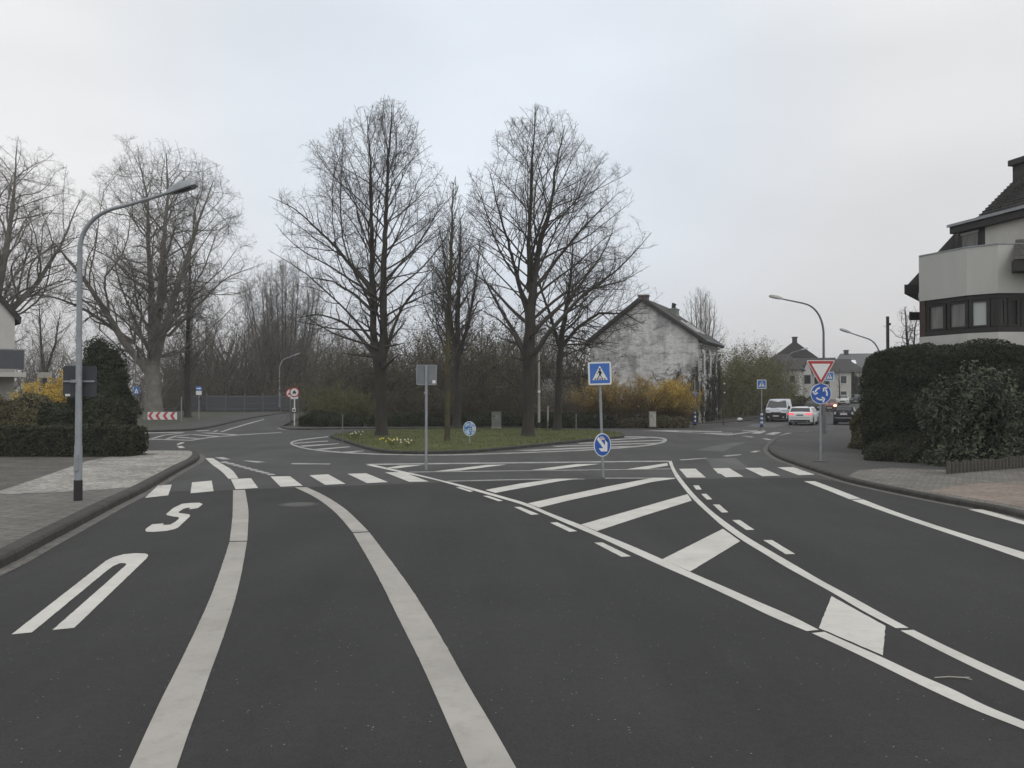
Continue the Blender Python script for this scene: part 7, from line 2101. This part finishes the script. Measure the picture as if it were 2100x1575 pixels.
def front_parts(lit, L2=2.1, sc=1.0, plate='plate_white'):
    hm_ = M['head_lit'] if lit else M['lamp_clear']
    return [('headlight', hm_, [((.62, L2 - .09, .72 * sc), (.32, .12, .15))]), ('headlight', hm_, [((-.62, L2 - .09, .72 * sc), (.32, .12, .15))]), ('grille', M['car_trim'], [((0, L2 - .02, .60 * sc), (.7, .06, .15))]), ('number_plate', M[plate], [((0, L2 + .02, .44 * sc), (.5, .04, .11))]), ('lower_grille', M['car_trim'], [((0, L2 - .01, .33), (1.0, .05, .12))]), ('tail_light', M['tail_red'], [((.66, -L2 + .08, .88 * sc), (.26, .1, .14)), ((-.66, -L2 + .08, .88 * sc), (.26, .1, .14))])]
car('car', 'red car with lit headlights coming towards us, behind the roundabout sign', 1701, 100, R(180 + 22), paintm('red_car_paint', (.22, .035, .03)), 4.2, 1.75, 1.47, generic, .95, (-1.3, 1.32), .31, (.92, .28, .11, .11), (-1.82, -1.38, .12, .12), gside, parts=front_parts(True), anchor='front', group='oncoming cars')
car('car', 'white car coming towards us, farther up the street behind the red car', 1728, 125, R(180 + 21), paintm('white_far_paint', (.62, .63, .63)), 4.4, 1.82, 1.47, [(y * 1.047, z) for y, z in generic], .95, (-1.35, 1.38), .32, (.96, .3, .11, .11), (-1.9, -1.45, .12, .12), gside, parts=front_parts(False, 2.2), anchor='front', group='oncoming cars')
car('car', 'dark grey car parked up the street on the right, near the conifer', 1755, 132, R(180 + 30), paintm('dark_grey_paint', (.05, .053, .058)), 4.3, 1.8, 1.47, [(y * 1.024, z) for y, z in generic], .95, (-1.3, 1.35), .31, (.94, .28, .11, .11), (-1.85, -1.4, .12, .12), gside, parts=front_parts(False, 2.15), anchor='front', group='parked cars up the street')
car('car', 'dark car with a pale roof, half hidden by the clipped hedge up the street', 1781, 122, R(180 + 60), paintm('dark_blue_paint', (.03, .033, .04)), 4.3, 1.8, 1.52, [(y * 1.024, z * 1.03) for y, z in generic], .98, (-1.3, 1.35), .31, (.94, .28, .11, .11), (-1.85, -1.4, .12, .12), gside, parts=front_parts(False, 2.15) + [('pale_roof', M['white'], [((0, -.4, 1.525), (1.1, 1.2, .03))])], anchor='front', group='parked cars up the street')
suv = [(-2.2, .7), (-2.18, .98), (-2.1, 1.12), (-1.98, 1.2), (-1.72, 1.56), (-1.4, 1.62), (-.2, 1.66), (.3, 1.62), (.98, 1.16), (1.15, 1.10), (1.85, 1.0), (2.08, .85), (2.2, .62)]
car('car', 'dark off road car parked facing us on the left, just left of the roundabout sign', 1667, 90, R(180 + 24), paintm('anthracite_paint', (.022, .023, .026)), 4.4, 1.85, 1.66, suv, 1.08, (-1.35, 1.38), .36, (.95, .33, .12, .12), (-1.95, -1.74, .13, .13), [[(-1.75, 1.15), (-.55, 1.13), (-.55, 1.54), (-1.5, 1.52)], [(-.47, 1.13), (.8, 1.14), (.22, 1.56), (-.47, 1.56)]], parts=front_parts(False, 2.2, 1.15), anchor='front', group='parked cars up the street')


# ------------------------------------------------------------------ the damp air
hz_m = bpy.data.materials.new('haze'); hz_m.use_nodes = True
hn = hz_m.node_tree; hn.nodes.clear()
ho = hn.nodes.new('ShaderNodeOutputMaterial'); hv = hn.nodes.new('ShaderNodeVolumePrincipled')
hv.inputs['Color'].default_value = (.93, .94, .96, 1); hv.inputs['Density'].default_value = 0.0007; hv.inputs['Anisotropy'].default_value = 0.2
hn.links.new(hv.outputs[0], ho.inputs['Volume'])
hb = MB().box((0, 1550, 14.5), (6200, 4100, 33)).build('haze', hz_m)
tag(hb, 'thin pale haze in the damp air over the whole crossing', 'haze', kind='stuff')
